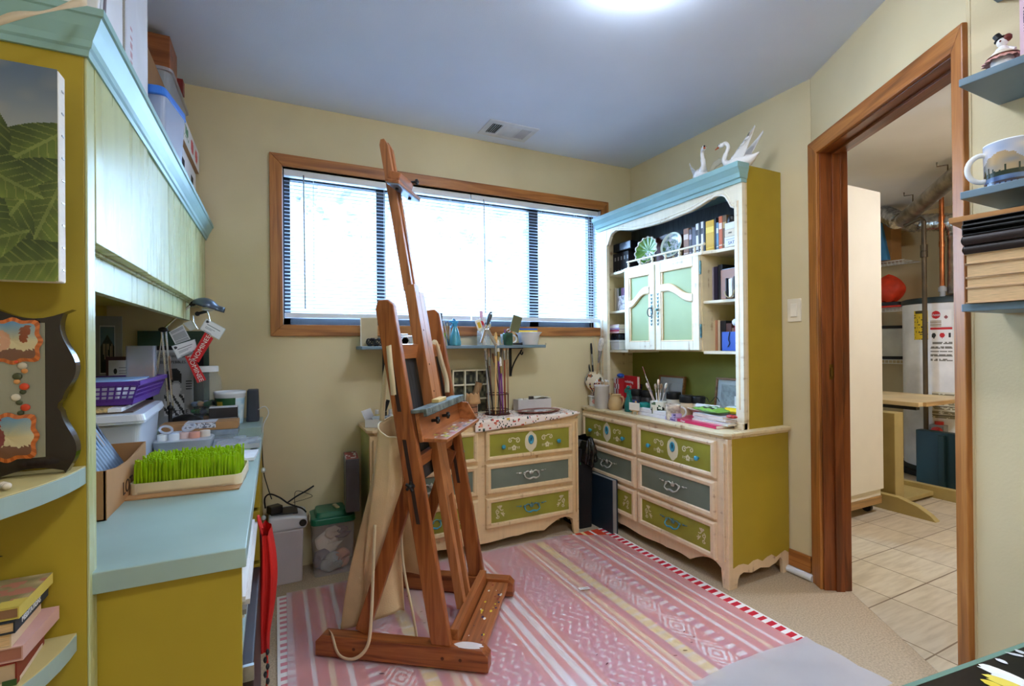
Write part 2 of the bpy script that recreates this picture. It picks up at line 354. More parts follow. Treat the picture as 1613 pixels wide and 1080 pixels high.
# ceiling vent
t = thing('ceiling_vent', 'white rectangular air vent with dusty louvres in the ceiling above the window', 'vent', (1.262,2.606,2.44))
VW = K((214,216,222),.6)
b = B().mat(VW).box(-.158,-.10,-.006,.158,-.062,0).box(-.158,.062,-.006,.158,.10,0).box(-.158,-.062,-.006,-.125,.062,0).box(.125,-.062,-.006,.158,.062,0).box(-.062,-.062,-.006,-.05,.062,0).box(.05,-.062,-.006,.062,.062,0)
b.done('vent_frame', parent=t, bev=.001)
B().mat(K((60,60,64),.9)).box(-.125,-.062,-.001,.125,.062,-.0005).done('duct_opening', parent=t)
b = B().mat(VW)
for i in range(5): x = -.117+i*.0125; b.bar((x,-.06,-.005),(x,.06,-.005),.0015,.012,(.6,0,1))
for i in range(5): x = .067+i*.0125; b.bar((x,-.06,-.005),(x,.06,-.005),.0015,.012,(-.9,0,1))
for i in range(11): y = -.056+i*.0112; b.bar((-.05,y,-.004),(.05,y,-.004),.0015,.013,(0,-1.6,1))
b.done('louvres', parent=t)
# ceiling lamp
t = thing('ceiling_lamp', 'round white glass flush lamp glowing on the ceiling', 'lamp', (1.105,1.21,2.44))
B().mat(WHITE).lathe([(0,0),(.15,0),(.155,-.012),(.14,-.02)], 32).done('lamp_base', parent=t)
B().mat(M('lamp_glass', (232,242,255), .3, var=0, emit=10)).lathe([(.178,-.012),(.185,-.024),(.176,-.045),(.14,-.066),(.08,-.08),(0,-.085)], 40).done('glass_shade', parent=t)

t = thing('utility_lamp', 'bright round ceiling lamp in the utility room hidden by the door frame', 'lamp', (3.75,.75,2.44))
B().mat(WHITE).lathe([(0,0),(.13,0),(.135,-.012),(.12,-.02)], 28).done('lamp_base', parent=t)
B().mat(M('lamp_glass_utility', (240,242,255), .3, var=0, emit=28)).lathe([(.15,-.012),(.155,-.024),(.14,-.05),(.08,-.07),(0,-.075)], 32).done('glass_shade', parent=t)

t = thing('rear_fill_lamp', 'added fill lamp of round white glass on the ceiling behind the viewer', 'lamp', (.55,-.75,2.44))  # unseen lamp added behind the camera to fill the faces turned from the window
B().mat(WHITE).lathe([(0,0),(.15,0),(.155,-.012),(.14,-.02)], 32).done('lamp_base', parent=t)
B().mat(M('rear_fill_glass', (236,242,255), .3, var=0, emit=14)).lathe([(.178,-.012),(.185,-.024),(.176,-.045),(.14,-.066),(.08,-.08),(0,-.085)], 40).done('glass_shade', parent=t)
# ------------------------------------------------------------------ built-in desk unit along the left wall
u = thing('desk_hutch', 'olive green desk unit with pale upper cabinets running along the left wall', 'desk', (-.5,2.0,0))
U = V((-.5,2.0,0))
def part(bm, name, parent=u, mat=None, bev=.002, **k):
    o = bm.done(name, mat, bev=bev, **k); o.parent = parent; o.location = -U if parent == u else (0,0,0); return o
part(B().mat(OLIVE).box(-.698,1.118,0,-.306,1.158,1.70).mat(OLIVEP).box(-.306,1.118,0,-.302,1.158,1.70), 'end_panel', bev=.0015)
part(B().mat(OLIVE).box(-.698,1.158,.75,-.688,2.79,1.70), 'back_panel', bev=0)
part(B().mat(OLIVEP).box(-.688,1.158,1.352,-.326,2.775,1.37).box(-.688,1.158,1.68,-.326,2.775,1.70).box(-.688,2.755,1.37,-.326,2.775,1.68).mat(OLIVE).box(-.40,2.77,.75,-.388,2.79,.76), 'cabinet_body', bev=0)
for i, (y0, y1) in enumerate(((1.161,1.577),(1.582,1.963),(1.968,2.37),(2.375,2.775))):
    part(B().mat(OLIVEP).box(-.326,y0,1.358,-.304 if i else -.301,y1,1.692), 'cabinet_door', bev=.0015)
part(B().mat(OLIVEP).box(-.355,1.158,1.278,-.335,2.53,1.352), 'valance', bev=.001)
part(B().mat(OLIVE).box(-.688,1.158,1.335,-.355,2.53,1.352), 'cabinet_underside', bev=0)
# cornice swept round the corner
prof = [(0,1.684),(.006,1.684),(.008,1.694),(.012,1.698),(.014,1.709),(.024,1.728),(.031,1.744),(.035,1.746),(.036,1.758),(0,1.758)]
path = [((-.70,1.118),(0,-1)), ((-.304,1.118),(1,-1)), ((-.304,2.788),(1,0))]
c = B().mat(AQUA); vs = []; fs = []
for (px, py), (nx, ny) in path: vs += [(px+nx*d, py+ny*d, z) for d, z in prof]
n = len(prof)
for s_ in range(2):
    for k in range(n): fs.append((s_*n+k, s_*n+(k+1) % n, (s_+1)*n+(k+1) % n, (s_+1)*n+k))
fs += [tuple(range(n)), tuple(range(2*n, 3*n))]; c.vf(vs, fs)
c.box(-.698,1.118,1.70,-.31,2.78,1.757)
part(c, 'cornice', bev=0)
for z in (.95, .655):
    a = arc(-.698, 1.118, .392 if z > .9 else .378, -90, 0, 20)
    part(B().mat(K((196,180,122),.5)).prism(a+[(-.698,1.118)], .002, 'xy', z-.002).mat(SAGE).prism(a+[(-.698,1.118)], .03, 'xy', z-.032), 'rounded_shelf', bev=.001)
a = arc(-.698, 1.118, .378, -90, 0, 20); part(B().mat(SAGE).prism(a+[(-.698,1.118)], .03, 'xy', .30), 'rounded_shelf', bev=.001)
part(B().mat(BLACK).lathe([(.004,0),(0,.001)], 10).at((0,0,0)), 'peg_hole', bev=0).location = V((-.42,1.1175,.81))-U
# desk: top is one thing, pedestals below are parts
part(B().mat(SAGE).box(-.698,1.132,.710,-.056,2.79,.75), 'desktop', bev=.002)
part(B().mat(OLIVE).box(-.688,1.160,0,-.066,1.178,.71), 'side_panel', bev=.001)
part(B().mat(OLIVE).box(-.688,1.95,0,-.075,1.968,.71).box(-.688,1.968,.0,-.64,2.785,.71), 'pedestal_body', bev=0)
part(B().mat(OLIVE).box(-.688,2.26,0,-.085,2.278,.71).box(-.688,2.77,0,-.085,2.785,.71).box(-.64,2.278,0,-.60,2.77,.71), 'drawer_body', bev=0)
for i, z in enumerate((.05,.27,.49)):
    d = part(B().mat(OLIVE).box(-.60,2.285,z,-.062,2.765,z+.205), 'drawer', bev=.002)
    o = B().mat(K((190,196,190),.3)).ball((-.054,2.52,z+.1), .012).done('knob'); o.parent = d

# ------------------------------------------------------------------ painted dressers (local: x across the front, y back, z up)
STEN = K((226,214,180),.6,var=.02); DGREEN = M('drawer_green', (150,146,52), .5, var=.06, ns=8); DGREY = M('drawer_greygreen', (112,122,108), .5, var=.05, ns=8)
TURQ = M('turquoise_enamel', (58,148,176), .3, var=.1, ns=30, coat=.3); PEWTER = M('pewter', (206,204,196), .3, .6, var=.15, ns=40); ANTIQ = M('antique_teal_metal', (96,136,140), .4, .4, var=.25, ns=50)
def scroll(b, cx, cz, s, y, fl=1):                       # stencilled scroll: flat ribbons lying on the panel
    def rib(pts, w):
        pts = [V((p[0],0,p[1])) for p in pts]
        for i in range(len(pts)-1):
            d = (pts[i+1]-pts[i]); nrm = V((-d.z,0,d.x)); nrm = nrm.normalized()*w/2 if nrm.length else V((0,0,w/2))
            q = [pts[i]-nrm, pts[i+1]-nrm, pts[i+1]+nrm, pts[i]+nrm]
            b.vf([(cx+fl*p.x*s, y, cz+p.z*s) for p in q], [(0,1,2,3)])
    def spiral(x, z, r, a0, turns, w): rib([(x+r*(1-.75*i/16)*cos(a0+turns*2*PI*i/16), z+r*(1-.75*i/16)*sin(a0+turns*2*PI*i/16)) for i in range(17)], w)
    def dot(x, z, r): b.vf([(cx+fl*(x+r*cos(2*PI*k/8))*s, y, cz+(z+r*sin(2*PI*k/8))*s) for k in range(8)], [tuple(range(8))])
    return rib, spiral, dot
def sten_scroll(b, cx, cz, s, y, fl):                    # long scroll above a five-petal flower
    rib, spiral, dot = scroll(b, cx, cz, s, y, fl)
    spiral(-.55,.35,.36,PI/2,1.1,.16); rib([(-.55,.71),(-.2,.55),(.1,.75),(.45,.72)],.15); spiral(.55,.42,.3,PI/2,-1.1,.15)
    for k in range(5): dot(.26*cos(rad(90+72*k))*.9, -.62+.24*sin(rad(90+72*k)), .17)
    for x in (-.75,-.52,.52,.75): rib([(x,-.5),(x*1.08,-.64)],.12); rib([(x,-.78),(x*1.1,-.7)],.1)
def sten_corner(b, cx, cz, s, y, fl):                    # leafy corner ornament
    rib, spiral, dot = scroll(b, cx, cz, s, y, fl)
    rib([(-.35,.95),(0,.55),(.4,.95)],.24); dot(0,.82,.22); rib([(0,.5),(-.25,.2),(-.6,.25)],.16)
    spiral(.35,.05,.36,PI/2,-1.2,.15); rib([(.55,-.25),(.35,-.6),(.6,-.95)],.15); spiral(.32,-.72,.3,0,-1,.13)
    for k in range(4): rib([(-.45,-.45),(-.45+.42*cos(rad(50+60*k)), -.45+.42*sin(rad(50+60*k)))],.17)
def pull(parent, name, mat, x, z, y, w=.074, bail=None):
    b = B().mat(mat)                                     # ornate plate with two rosettes and a swinging bail
    for s_ in (-1,1):
        b.ball((x+s_*w*.62,y-.004,z+.008), .009, 8, (1,.5,1)); b.ball((x+s_*w,y-.003,z+.013), .0065, 8, (1.7,.4,.7)); b.ball((x+s_*w*1.25,y-.002,z+.015), .004, 6, (2,.4,.7))
    b.ball((x,y-.004,z+.008), .012, 10, (1.2,.4,1)); b.ball((x,y-.004,z+.020), .006, 8, (1,.5,1))
    for s_ in (-1,1): b.tube(spl([(x+s_*.012,y-.004,z+.012),(x+s_*w*.35,y-.005,z+.019),(x+s_*w*.62,y-.004,z+.010)],4), .0035, 6)
    b.mat(bail or mat).tube(spl([(x-w*.64,y-.006,z+.004),(x-w*.6,y-.018,z-.012),(x-w*.3,y-.022,z-.021),(x,y-.022,z-.016),(x+w*.3,y-.022,z-.021),(x+w*.6,y-.018,z-.012),(x+w*.64,y-.006,z+.004)],4), [.0035]*8+[.0052]*9+[.0035]*8, 7)
    return b.done(name, parent=parent)
def drawer(par, x0, x1, z0, z1, kind, cmat):
    y = -.016; w = x1-x0; r = .034 if kind != 'top' else .028
    b = B().mat(cmat)                                     # stepped picture-frame moulding round a sunk panel
    rings = [(0,-.001),(.003,y),(.012,y-.004),(r-.006,y-.002),(r,y+.005)]
    vs = []
    for ins, yy in rings: vs += [(x0+ins,yy,z0+ins*.9),(x1-ins,yy,z0+ins*.9),(x1-ins,yy,z1-ins*.9),(x0+ins,yy,z1-ins*.9)]
    b.vf(vs, [(i*4+k, i*4+(k+1) % 4, i*4+4+(k+1) % 4, i*4+4+k) for i in range(len(rings)-1) for k in range(4)])
    b.box(x0+.004,0,z0+.004,x1-.004,.20,z1-.004)
    d = b.done('drawer', parent=par)
    pb = B().mat(DGREY if kind == 'mid' else DGREEN); zi0, zi1, xi0, xi1 = z0+r*.9, z1-r*.9, x0+r, x1-r; yp = y+.005
    pb.vf([(xi0,yp,zi0),(xi1,yp,zi0),(xi1,yp,zi1),(xi0,yp,zi1)], [(0,1,2,3)])
    xm, zm = (x0+x1)/2, (z0+z1)/2; ys = yp-.0006
    pb.mat(STEN)
    if kind == 'top':
        pb.vf([(xm+.040*cos(2*PI*k/20)*(1 if abs(sin(2*PI*k/20)) < .8 else .7), ys, zm+.062*sin(2*PI*k/20)) for k in range(20)], [tuple(range(20))])
        for s_ in (-1,1): sten_scroll(pb, xm+s_*w*.19, zm, .042, ys, s_)
    if kind == 'low':
        for s_ in (-1,1): sten_corner(pb, xm+s_*(w*.5-r-.052), zm, .036, ys, s_)
    pb.done('drawer_panel', parent=d)
    if kind == 'top':
        for s_ in (-1,1):
            kb = B().mat(TURQ); X = MX.Translation((xm+s_*w*.315, yp, zm-.012)) @ MX.Rotation(PI/2,4,'X'); kb.X = X
            kb.lathe([(.006,0),(.005,.008),(.012,.012),(.013,.018),(.009,.022),(.004,.0235),(0,.022)], 14).done('knob', parent=d)
        kb = B().mat(TURQ); kb.X = MX.Translation((xm, yp-.0008, zm+.012)) @ MX.Rotation(PI/2,4,'X'); kb.lathe([(.0175,0),(.0185,.003),(.014,.005),(.0135,.003),(0,.003)], 20, 1, 1.5)
        kb.X = MX.Identity(4); kb.mat(BLACK).box(xm-.0022,yp-.0048,zm+.004,xm+.0022,yp-.004,zm+.016).ball((xm,yp-.0044,zm+.018), .004, 8, (1,.1,1)); kb.done('keyhole_plate', parent=d)
    elif kind == 'mid': pull(d, 'handle', PEWTER, xm, zm, yp)
    else: pull(d, 'handle', ANTIQ, xm, zm, yp, bail=TURQ)
    return d
def dresser(name, label, loc, rz, W, D, zt, cols, rows, cmat, sidemat, topmat):
    t = thing(name, label, 'dresser', loc, rz)
    # front frame with shaped apron and legs: half outline mirrored
    def apron(n=40):
        pts = []
        for i in range(n+1):
            q = abs(2*i/n-1)                              # 0 at the middle, 1 at the legs
            z = .048+.010*math.sin(min(1,q/.32)*PI/2)**2 if q < .32 else (.058+.010*sin((q-.32)/.36*PI) - .006 if q < .68 else .066+.046*sin(min(1,(q-.68)/.22)*PI/2) if q < .90 else .112-.022*((q-.90)/.10)**2)
            pts.append((.045+(W-.09)*i/n, z))
        return pts
    out = [(0,0),(.036,0),(.040,.035)]+apron()+[(W-.040,.035),(W-.036,0),(W,0),(W,zt-.03),(0,zt-.03)]
    B().mat(cmat).prism(out, .02, 'xz', 0).done('front_frame', parent=t, bev=.002)
    for sx in (0, W-.016):
        so = [(.016,0),(.055,0),(.062,.04),(.075,.058),(.10,.066),(D*.36,.052),(D*.5,.064),(D*.64,.052),(D-.10,.066),(D-.072,.085),(D-.055,.07),(D-.05,0),(D,0),(D,zt-.03),(.016,zt-.03)]
        b = B().mat(cmat).prism(so, .016, 'yz', sx)
        sp = [(.028,.10+.0)]+[(.03+(D-.032)*i/12, .098+.012*sin(i*1.9)*.4+.006*(i%3)) for i in range(13)]+[(D-.001,zt-.03),(.028,zt-.03)]
        xx = -.0006 if sx == 0 else W-.0156+.016-.0000
        b.mat(sidemat).prism(sp, .0012, 'yz', -.0010 if sx == 0 else W-.0002)
        b.done('side_panel', parent=t, bev=.0)
    B().mat(cmat).box(.016,D-.012,.07,W-.016,D,zt-.03).box(.016,.02,.118,W-.016,D-.012,.126).done('back_panel', parent=t)
    ov = .016; c = .045
    def topoly(o): return [(-o+c*.6,-o),(W+o-c*.6,-o),(W+o,-o+c*.6),(W+o,D),(-o,D),(-o,-o+c*.6)]
    tb = B().mat(topmat).prism(topoly(ov), .016, 'xy', zt-.016).prism(topoly(ov-.008), .008, 'xy', zt-.024).prism(topoly(.002), .006, 'xy', zt-.030)
    tb.done('top', parent=t, bev=.004)
    for x in (.018, W-.018):                               # reeded corner posts
        B().mat(cmat).bar((x,-.003,.13),(x,-.003,zt-.05), .006, .018, (0,1,0)).cyl((x-.006,-.002,.14),(x-.006,-.002,zt-.06),.0022,n=6).cyl((x+.006,-.002,.14),(x+.006,-.002,zt-.06),.0022,n=6).done('corner_moulding', parent=t)
    for ci, (x0, x1) in enumerate(cols):
        for (z0, z1), kd in zip(rows, ('top','mid','low')): drawer(t, x0, x1, z0, z1, kd, cmat)
    return t
dr = dresser('dresser', 'low cream dresser with six olive and grey drawers standing under the window', (.425,2.51,0), 0, 1.252, .278, .735,
        ((.045,.583),(.625,1.204)), ((.508,.680),(.320,.492),(.128,.302)), TAN, M('mint_paint', (176,180,116), .5, var=.06), TAN)
hb = dresser('hutch_dresser', 'cream dresser base with six olive and grey drawers under the tall hutch', (1.90,2.788,0), -PI/2, 1.191, .437, .735,
        ((.02,.553),(.575,1.128)), ((.510,.690),(.313,.495),(.118,.300)), glaze('hutch_cream', (232,206,172), (176,134,100)), OLIVE, CREAM)

# ------------------------------------------------------------------ hutch upper part (same local frame)
H = thing('hutch', 'tall cream and olive hutch with arched doors standing against the right wall', 'hutch', (2.052,2.788,.735), -PI/2)
HW, HD, HT = 1.162, .288, 1.215                           # local z 0 at the dresser top
NICHE = M('hutch_back_olive', (140,142,60), .6, var=.05); DARKB = M('hutch_back_grey', (96,102,108), .6, var=.12, ns=8, stretch=(8,8,1))
for x0, x1, px in ((0,.084,.03),(1.116,HW,1.137)):
    b = B().mat(CREAMW).box(x0,0,0,x1,.022,HT+.02).box(x0-.004 if x0 == 0 else x0-.004,-.008,0,x1,.022,.03)
    b.mat(TAN).box(px-.004,-.0012,.10,px+.004,.0,1.12).ball((px,-.0005,1.12), .006, 10, (1,.2,1)).ball((px,-.0005,.10), .006, 10, (1,.2,1)); b.done('pilaster', parent=H, bev=.002)
B().mat(CREAM).box(.0,.022,0,.014,HD,HT+.02).done('side_panel', parent=H)
B().mat(OLIVE).box(HW-.014,.034,0,HW,HD,1.298).mat(CREAM).box(HW-.014,.022,0,HW+.0005,.034,1.298).done('side_panel', parent=H)
B().mat(DARKB).box(.014,HD-.01,.905,HW-.014,HD,HT+.02).mat(NICHE).box(.014,HD-.01,0,HW-.014,HD,.905).done('back_panel', parent=H)
def val(u):                                               # scalloped lower edge
    q = abs(u-.60)/.516
    if q > .97: return 1.095+.0*(q)
    if q > .86: return 1.10+.075*math.sin((.97-q)/.11*PI/2)
    if q > .72: return 1.172+.012*math.sin((.86-q)/.14*PI)
    if q > .34: return 1.180-.034*math.sin((.72-q)/.38*PI/2)
    return 1.146-.008*math.cos(q/.34*PI/2)
n = 60; us = [.084+1.032*i/n for i in range(n+1)]
b = B().mat(CREAMW).prism([(x, val(x)) for x in us]+[(1.116,HT+.02),(.084,HT+.02)], .02, 'xz', .002)
b.mat(glaze('scallop_edge', (240,232,214), (186,150,110))).tube([(x,.0,val(x)+.003) for x in us], .006, 6); b.tube([(x,.002,val(x)+.020) for x in us], .004, 6)
b.done('valance', parent=H)
prof = [(0,1.21),(.010,1.21),(.012,1.226),(.022,1.230),(.030,1.25),(.046,1.272),(.050,1.276),(.052,1.300),(0,1.300)]
c = B().mat(AQUA); vs = []; fs = []; n = len(prof)
for px, py, nx, ny in ((-.012,0,0,-1),(HW,0,.35,-1),(HW,.03,.35,0)): vs += [(px+nx*d, py+ny*d, z) for d, z in prof]
for s_ in range(2):
    for k in range(n): fs.append((s_*n+k, s_*n+(k+1) % n, (s_+1)*n+(k+1) % n, (s_+1)*n+k))
fs += [tuple(range(n)), tuple(range(2*n,3*n))]; c.vf(vs, fs); c.box(0,.0,1.235,HW-.002,HD,1.285); c.done('cornice', parent=H)
# shelves and the door box between them
ZS = (.382, .650, .912)
def shelfpoly(x0, x1, f0, f1): return [(x0,f0),(x0*.6+x1*.4,(f0*.75+f1*.25)+.012),(x0*.35+x1*.65,(f0*.35+f1*.65)+.012),(x1,f1),(x1,HD-.01),(x0,HD-.01)]
for z in ZS[:2]:
    B().mat(CREAMW).prism(shelfpoly(.014,.286,.045,.012), .016, 'xy', z-.016).done('shelf', parent=H, bev=.003)
    B().mat(CREAMW).prism(shelfpoly(.904,1.148,.012,.04), .016, 'xy', z-.016).done('shelf', parent=H, bev=.003)
B().mat(CREAMW).prism([(.014,.05),(.2,.03),(.286,-.004),(.912,-.004),(.98,.03),(1.148,.045),(1.148,HD-.01),(.014,HD-.01)], .018, 'xy', .897).done('shelf', parent=H, bev=.003)
B().mat(CREAM).box(.282,.006,.378,.296,HD-.01,.897).box(.894,.006,.378,.908,HD-.01,.897).box(.296,.02,.378,.894,HD-.01,.392).done('door_box', parent=H)
PGREEN = M('door_panel_green', (160,176,122), .5, var=.06, ns=3)
def hdoor(x0, x1, left):
    z0, z1 = .386, .897; r = .042; d = None
    b = B().mat(CREAMW); y0, y1 = -.014, .006
    b.box(x0,y0,z0,x0+r,y1,z1).box(x1-r,y0,z0,x1,y1,z1).box(x0+r,y0,z0,x1-r,y1,z0+.052).box(x0+r,y0,z1-.052,x1-r,y1,z1)
    xs = [x0+r+(x1-x0-2*r)*i/16 for i in range(17)]
    def rl(x):                                             # S-curved rail rising to the middle stile
        q = (x-x0-r)/(x1-x0-2*r); q = q if left else 1-q; return .655+.075*(.5-.5*cos(PI*min(1,max(0,(q-.05)/.75)))) + .0
    b.prism([(x, rl(x)) for x in xs]+[(x, rl(x)+.038) for x in xs[::-1]], y1-y0+.004, 'xz', y0-.004)
    d = b.done('door', parent=H, bev=.003)
    p = B().mat(TAN)                                       # sloping bead round the openings
    for (a0, a1) in ((z0+.052, None), (None, z1-.052)):
        lo = [(x, a0 if a0 is not None else rl(x)+.038) for x in xs]; hi = [(x, a1 if a1 is not None else rl(x)) for x in xs]
        p.tube([(x,y0+.004,z) for x, z in lo], .005, 6); p.tube([(x,y0+.004,z) for x, z in hi], .005, 6)
        for s_ in (0,-1): p.bar((lo[s_][0]+(.006 if s_ == 0 else -.006), y0+.010, lo[s_][1]), (hi[s_][0]+(.006 if s_ == 0 else -.006), y0+.010, hi[s_][1]), .012, .012, (0,1,0))
    p.done('beading', parent=d)
    B().mat(PGREEN).box(x0+r-.004,-.004,z0+.04,x1-r+.004,.002,z1-.04).done('door_panel', parent=d)
    xh = x1-r*.5 if left else x0+r*.5; b = B().mat(ANTIQ)
    zc = .625
    for k in range(-4,5):
        b.ball((xh,y0-.003,zc+k*.022), .0075-.0007*abs(k), 8, (.9,.35,1.3))
        for s_ in (-1,1): b.tube([(xh,y0-.003,zc+k*.022),(xh+s_*.007,y0-.003,zc+k*.022+.008)], .002, 5)
    if left: b.mat(BLACK).tube([(xh+.022*cos(a),y0-.014,zc-.012+.027*sin(a)) for a in [2*PI*i/16 for i in range(16)]], .003, 6, closed=True).cyl((xh,y0,zc+.012),(xh,y0-.018,zc+.012),.004,n=8)
    else: b.ball((xh,y0-.012,zc), .008, 10)
    b.done('handle', parent=d)
    xo = x0-.002 if left else x1+.002
    for z in (.46,.80): B().mat(ANTIQ).cyl((xo,y0+.010,z),(xo,y0+.010,z+.06),.006,n=8).box(xo-.0045,y0+.0055,z-.006,xo+.0045,y0+.0145,z+.066).done('hinge', parent=d)
hdoor(.288,.560,True); hdoor(.572,.900,False)
g = B().mat(CREAMW)                                       # turned gallery rail over the doors
g.tube([(.285,.012,.955),(.91,.012,.955)], .006, 8)
for x in (.30,.41,.52,.63,.74,.85,.90):
    g.at((x,.012,.915)).lathe([(.009,0),(.010,.006),(.005,.012),(.009,.022),(.005,.032),(.006,.04)], 10)
g.at(); g.ball((.915,.012,.955), .009, 8); g.done('gallery_rail', parent=H)
# ------------------------------------------------------------------ rug, drop sheet
EX, EY = 1.856, 1.19                                     # right edge, near edge; far edge y 2.49
RW, RL = 1.856, 1.30
def rugcol(u, v):
    x = u*RW; y = v*RL; q = min(x, RW-x)                 # mirrored stripes
    red, orange, white, cream, yel, mauve = (206,30,52), (228,84,34), (248,244,240), (246,214,150), (244,214,70), (196,40,84)
    if q < .012: return white
    if x < .058: return (226,150,160) if (y % .042) < .020 else white
    if q < .055: return red if (y % .042) < .024 else white
    def line(c, w): return abs(q-c) < w/2
    if line(.119,.016) or line(.234,.016): return white
    if line(.176,.022): return cream
    if q < .265: return (224,70,36)
    if .285 < q < .33: return white if (y % .050) < .022 else (206,52,90)
    if .338 < q < .436:                                    # concentric diamonds
        p = (y % .20)/.20; d = abs(p-.5)*.16+abs(q-.387)
        return (255,252,250) if (d % .026) < .012 and d < .085 else (222,78,48)
    if line(.443,.014) or line(.515,.018): return mauve
    if .452 < q < .504: return yel if (y % .05) < .034 else (250,240,210)
    if .53 < q < .64: return (orange, cream, (232,130,60), white, (236,110,60), cream, (222,70,70))[int((q-.53)/.0158) % 7]
    if .65 < q < .83:                                      # dotted zigzags
        z = (q+.045*abs(((y/.13) % 1)*2-1)) % .042
        return white if z < .012 and (y % .03) < .019 else (214,60,90)
    if line(.86,.012) or line(.90,.03): return white
    return orange if q < .88 else (230,96,70)
rug = printed('rug', 372, 260, lambda u, v: (EX-RW+u*RW, EY+v*RL, .006), rugcol, M('printed_rug', (255,255,255), .9) and colmat('woven_print', .9))
tag(rug, 'red and orange striped rug with white ticked borders lying on the carpet', 'rug')
rug.modifiers.new('s','SOLIDIFY').thickness = .005; rug.modifiers['s'].offset = -1
SHEET = film('drop_sheet', (240,226,232), .41, .22, .8)
def sheetpos(u, v):
    x0 = .02+.02*v; x1 = 1.79-.0*v
    y = 1.02+v*1.472-.035*sin(u*PI)*0
    x = x0+(x1-x0)*u
    yy = y+ (.0 if v > .5 else .04*sin(u*9)*(1-2*v)) - (max(0,u-.86)*.9 if v > .9 else 0)*(v-.9)*10
    wr = .5*vn(x*3+yy*1.2, yy*1.1-x*.4, 3)+.12*vn(x*9+2*yy, yy*2.5-x*1.5, 5)+.25*abs(sin((x*.8+yy*.55)*9+2.5*vn(x*2,yy*2,9)))**6
    return (x, yy, .010+.011*wr)
s = B().mat(SHEET).surf(110, 100, sheetpos).done('drop_sheet')
tag(s, 'milky plastic drop sheet spread over the striped rug under the easel', 'sheet')
t = printed('sheet_tag', 12, 5, lambda u, v: (1.262+.05*u, 1.905-.022*v-.012*u, .0225), lambda u, v: (40,60,80) if .3 < v < .7 and .45 < u < .9 else (240,242,244))
tag(t, 'small white printed tag lying on the drop sheet', 'tag')
sm = B().mat(K((66,40,52),.6))
for k in range(34):
    x = random.choice([.97,1.02,.35,1.4,.85,.6])+random.uniform(-.09,.09); y = random.uniform(1.25,2.3); r = random.uniform(.002,.007); z = sheetpos((x-.085)/1.705, (y-1.02)/1.55)[2]+.0012
    sm.vf([(x+r*(1.2+.5*h2(k,i))*cos(2*PI*i/7), y+r*.6*cos(k)*cos(2*PI*i/7)+r*.5*sin(2*PI*i/7), z) for i in range(7)], [tuple(range(7))])
o = sm.done('paint_specks', parent=s)
o['kind'] = 'stuff'
# grey sheet lying over the near edge of the rug
def gs(u, v):
    x = .95+u*.86; y = .88+v*.31-.05*(1-u)*(v)+.03*sin(v*7+u*3)*(u > .3); return (x, y+.0, .032+.010*vn(x*6,y*6,4)+.006*abs(sin(x*14+y*22)))
g = B().mat(film('grey_sheet', (196,190,190), .86, .5)).surf(40, 20, gs).done('folded_sheet')
tag(g, 'crumpled grey plastic sheet lying over the near corner of the rug', 'sheet')

# ------------------------------------------------------------------ easel (local x towards its front, y to its far side)
EW = wood('easel_oak_z', (156,84,38), (178,104,52), 2, 12, .38, (120,58,24)); EWX = wood('easel_oak_x', (156,84,38), (180,104,52), 0, 12, .38, (120,58,24)); EWL = wood('easel_pale_z', (186,116,66), (198,130,80), 2, 10, .4); EWY = wood('easel_oak_y', (176,104,54), (192,120,68), 1, 10, .4)
PAINTG = M('paint_caked_grey', (92,98,92), .6, var=.35, ns=30, bump=.4)
e = thing('easel', 'tall oak studio easel standing on the drop sheet in the middle of the room', 'easel', (.655,1.55,.023), rad(-35.76))
def foot(y0, nm='foot'):
    return B().mat(EWX).prism([(-.652,0),(0,0),(0,.052),(-.022,.074),(-.628,.074),(-.652,.05)], .05, 'xz', y0).done('foot', parent=e, bev=.002)
f1 = foot(0); f2 = foot(.516)
bb = B().mat(K((236,226,220),.5)); bb.vf([(-.075+.055*cos(2*PI*i/18)*(.7+.5*h2(i,3)),.026+.020*sin(2*PI*i/18),.0748) for i in range(18)], [tuple(range(18))]); bb.done('paint_stain', parent=f1)
B().mat(EWY).box(-.152,.05,.03,-.122,.516,.112).done('crossbeam', parent=e, bev=.002)
fb = B().mat(EWY).box(-.115,.05,.042,-.022,.516,.062).done('footboard', parent=e, bev=.002)
bb = B()
for k in range(26): bb.mat((K((228,206,60)),K((240,236,230)),K((52,44,90)),K((150,60,50)))[k % 4]); x, y, r = -.1+.07*h2(k,1), .08+.42*h2(k,2), .002+.004*h2(k,3); bb.vf([(x+r*cos(2*PI*i/6), y+1.6*r*sin(2*PI*i/6), .0626) for i in range(6)], [tuple(range(6))])
bb.done('paint_spots', parent=fb)['kind'] = 'stuff'
LX = lambda z, off=0: -(.160+.168*z)-off                 # leaning plane of the frame
def upright(y0, z0):
    pl = [(LX(z0)+.036,z0),(LX(z0)-.036,z0),(LX(1.27)-.036,1.27),(LX(1.30)-.022,1.302),(LX(1.305)+.016,1.305),(LX(1.28)+.034,1.285)]
    o = B().mat(EW).prism(pl, .03, 'xz', y0).done('side_upright', parent=e, bev=.004)
    g = B().mat(K((48,30,22),.8))
    for za, zb in ((.50,.80),(.90,1.10)):
        q = [(LX(za)+.005-.006,za),(LX(za)-.009-.006,za),(LX(zb)-.009-.006,zb),(LX(zb)+.005-.006,zb)]; g.prism(q, .0312, 'xz', y0-.0006)
    g.done('slot', parent=o); return o
u1 = upright(.006,.074); u2 = upright(.528,.074)
B().mat(EWY).bar((LX(1.115,.0),.036,1.115),(LX(1.115,.0),.528,1.115),.02,.056,(.168,0,1)).done('crossbar', parent=e, bev=.002)
B().mat(EWY).bar((LX(.70,.01),.036,.70),(LX(.70,.01),.528,.70),.02,.05,(.168,0,1)).done('crossbar', parent=e, bev=.002)
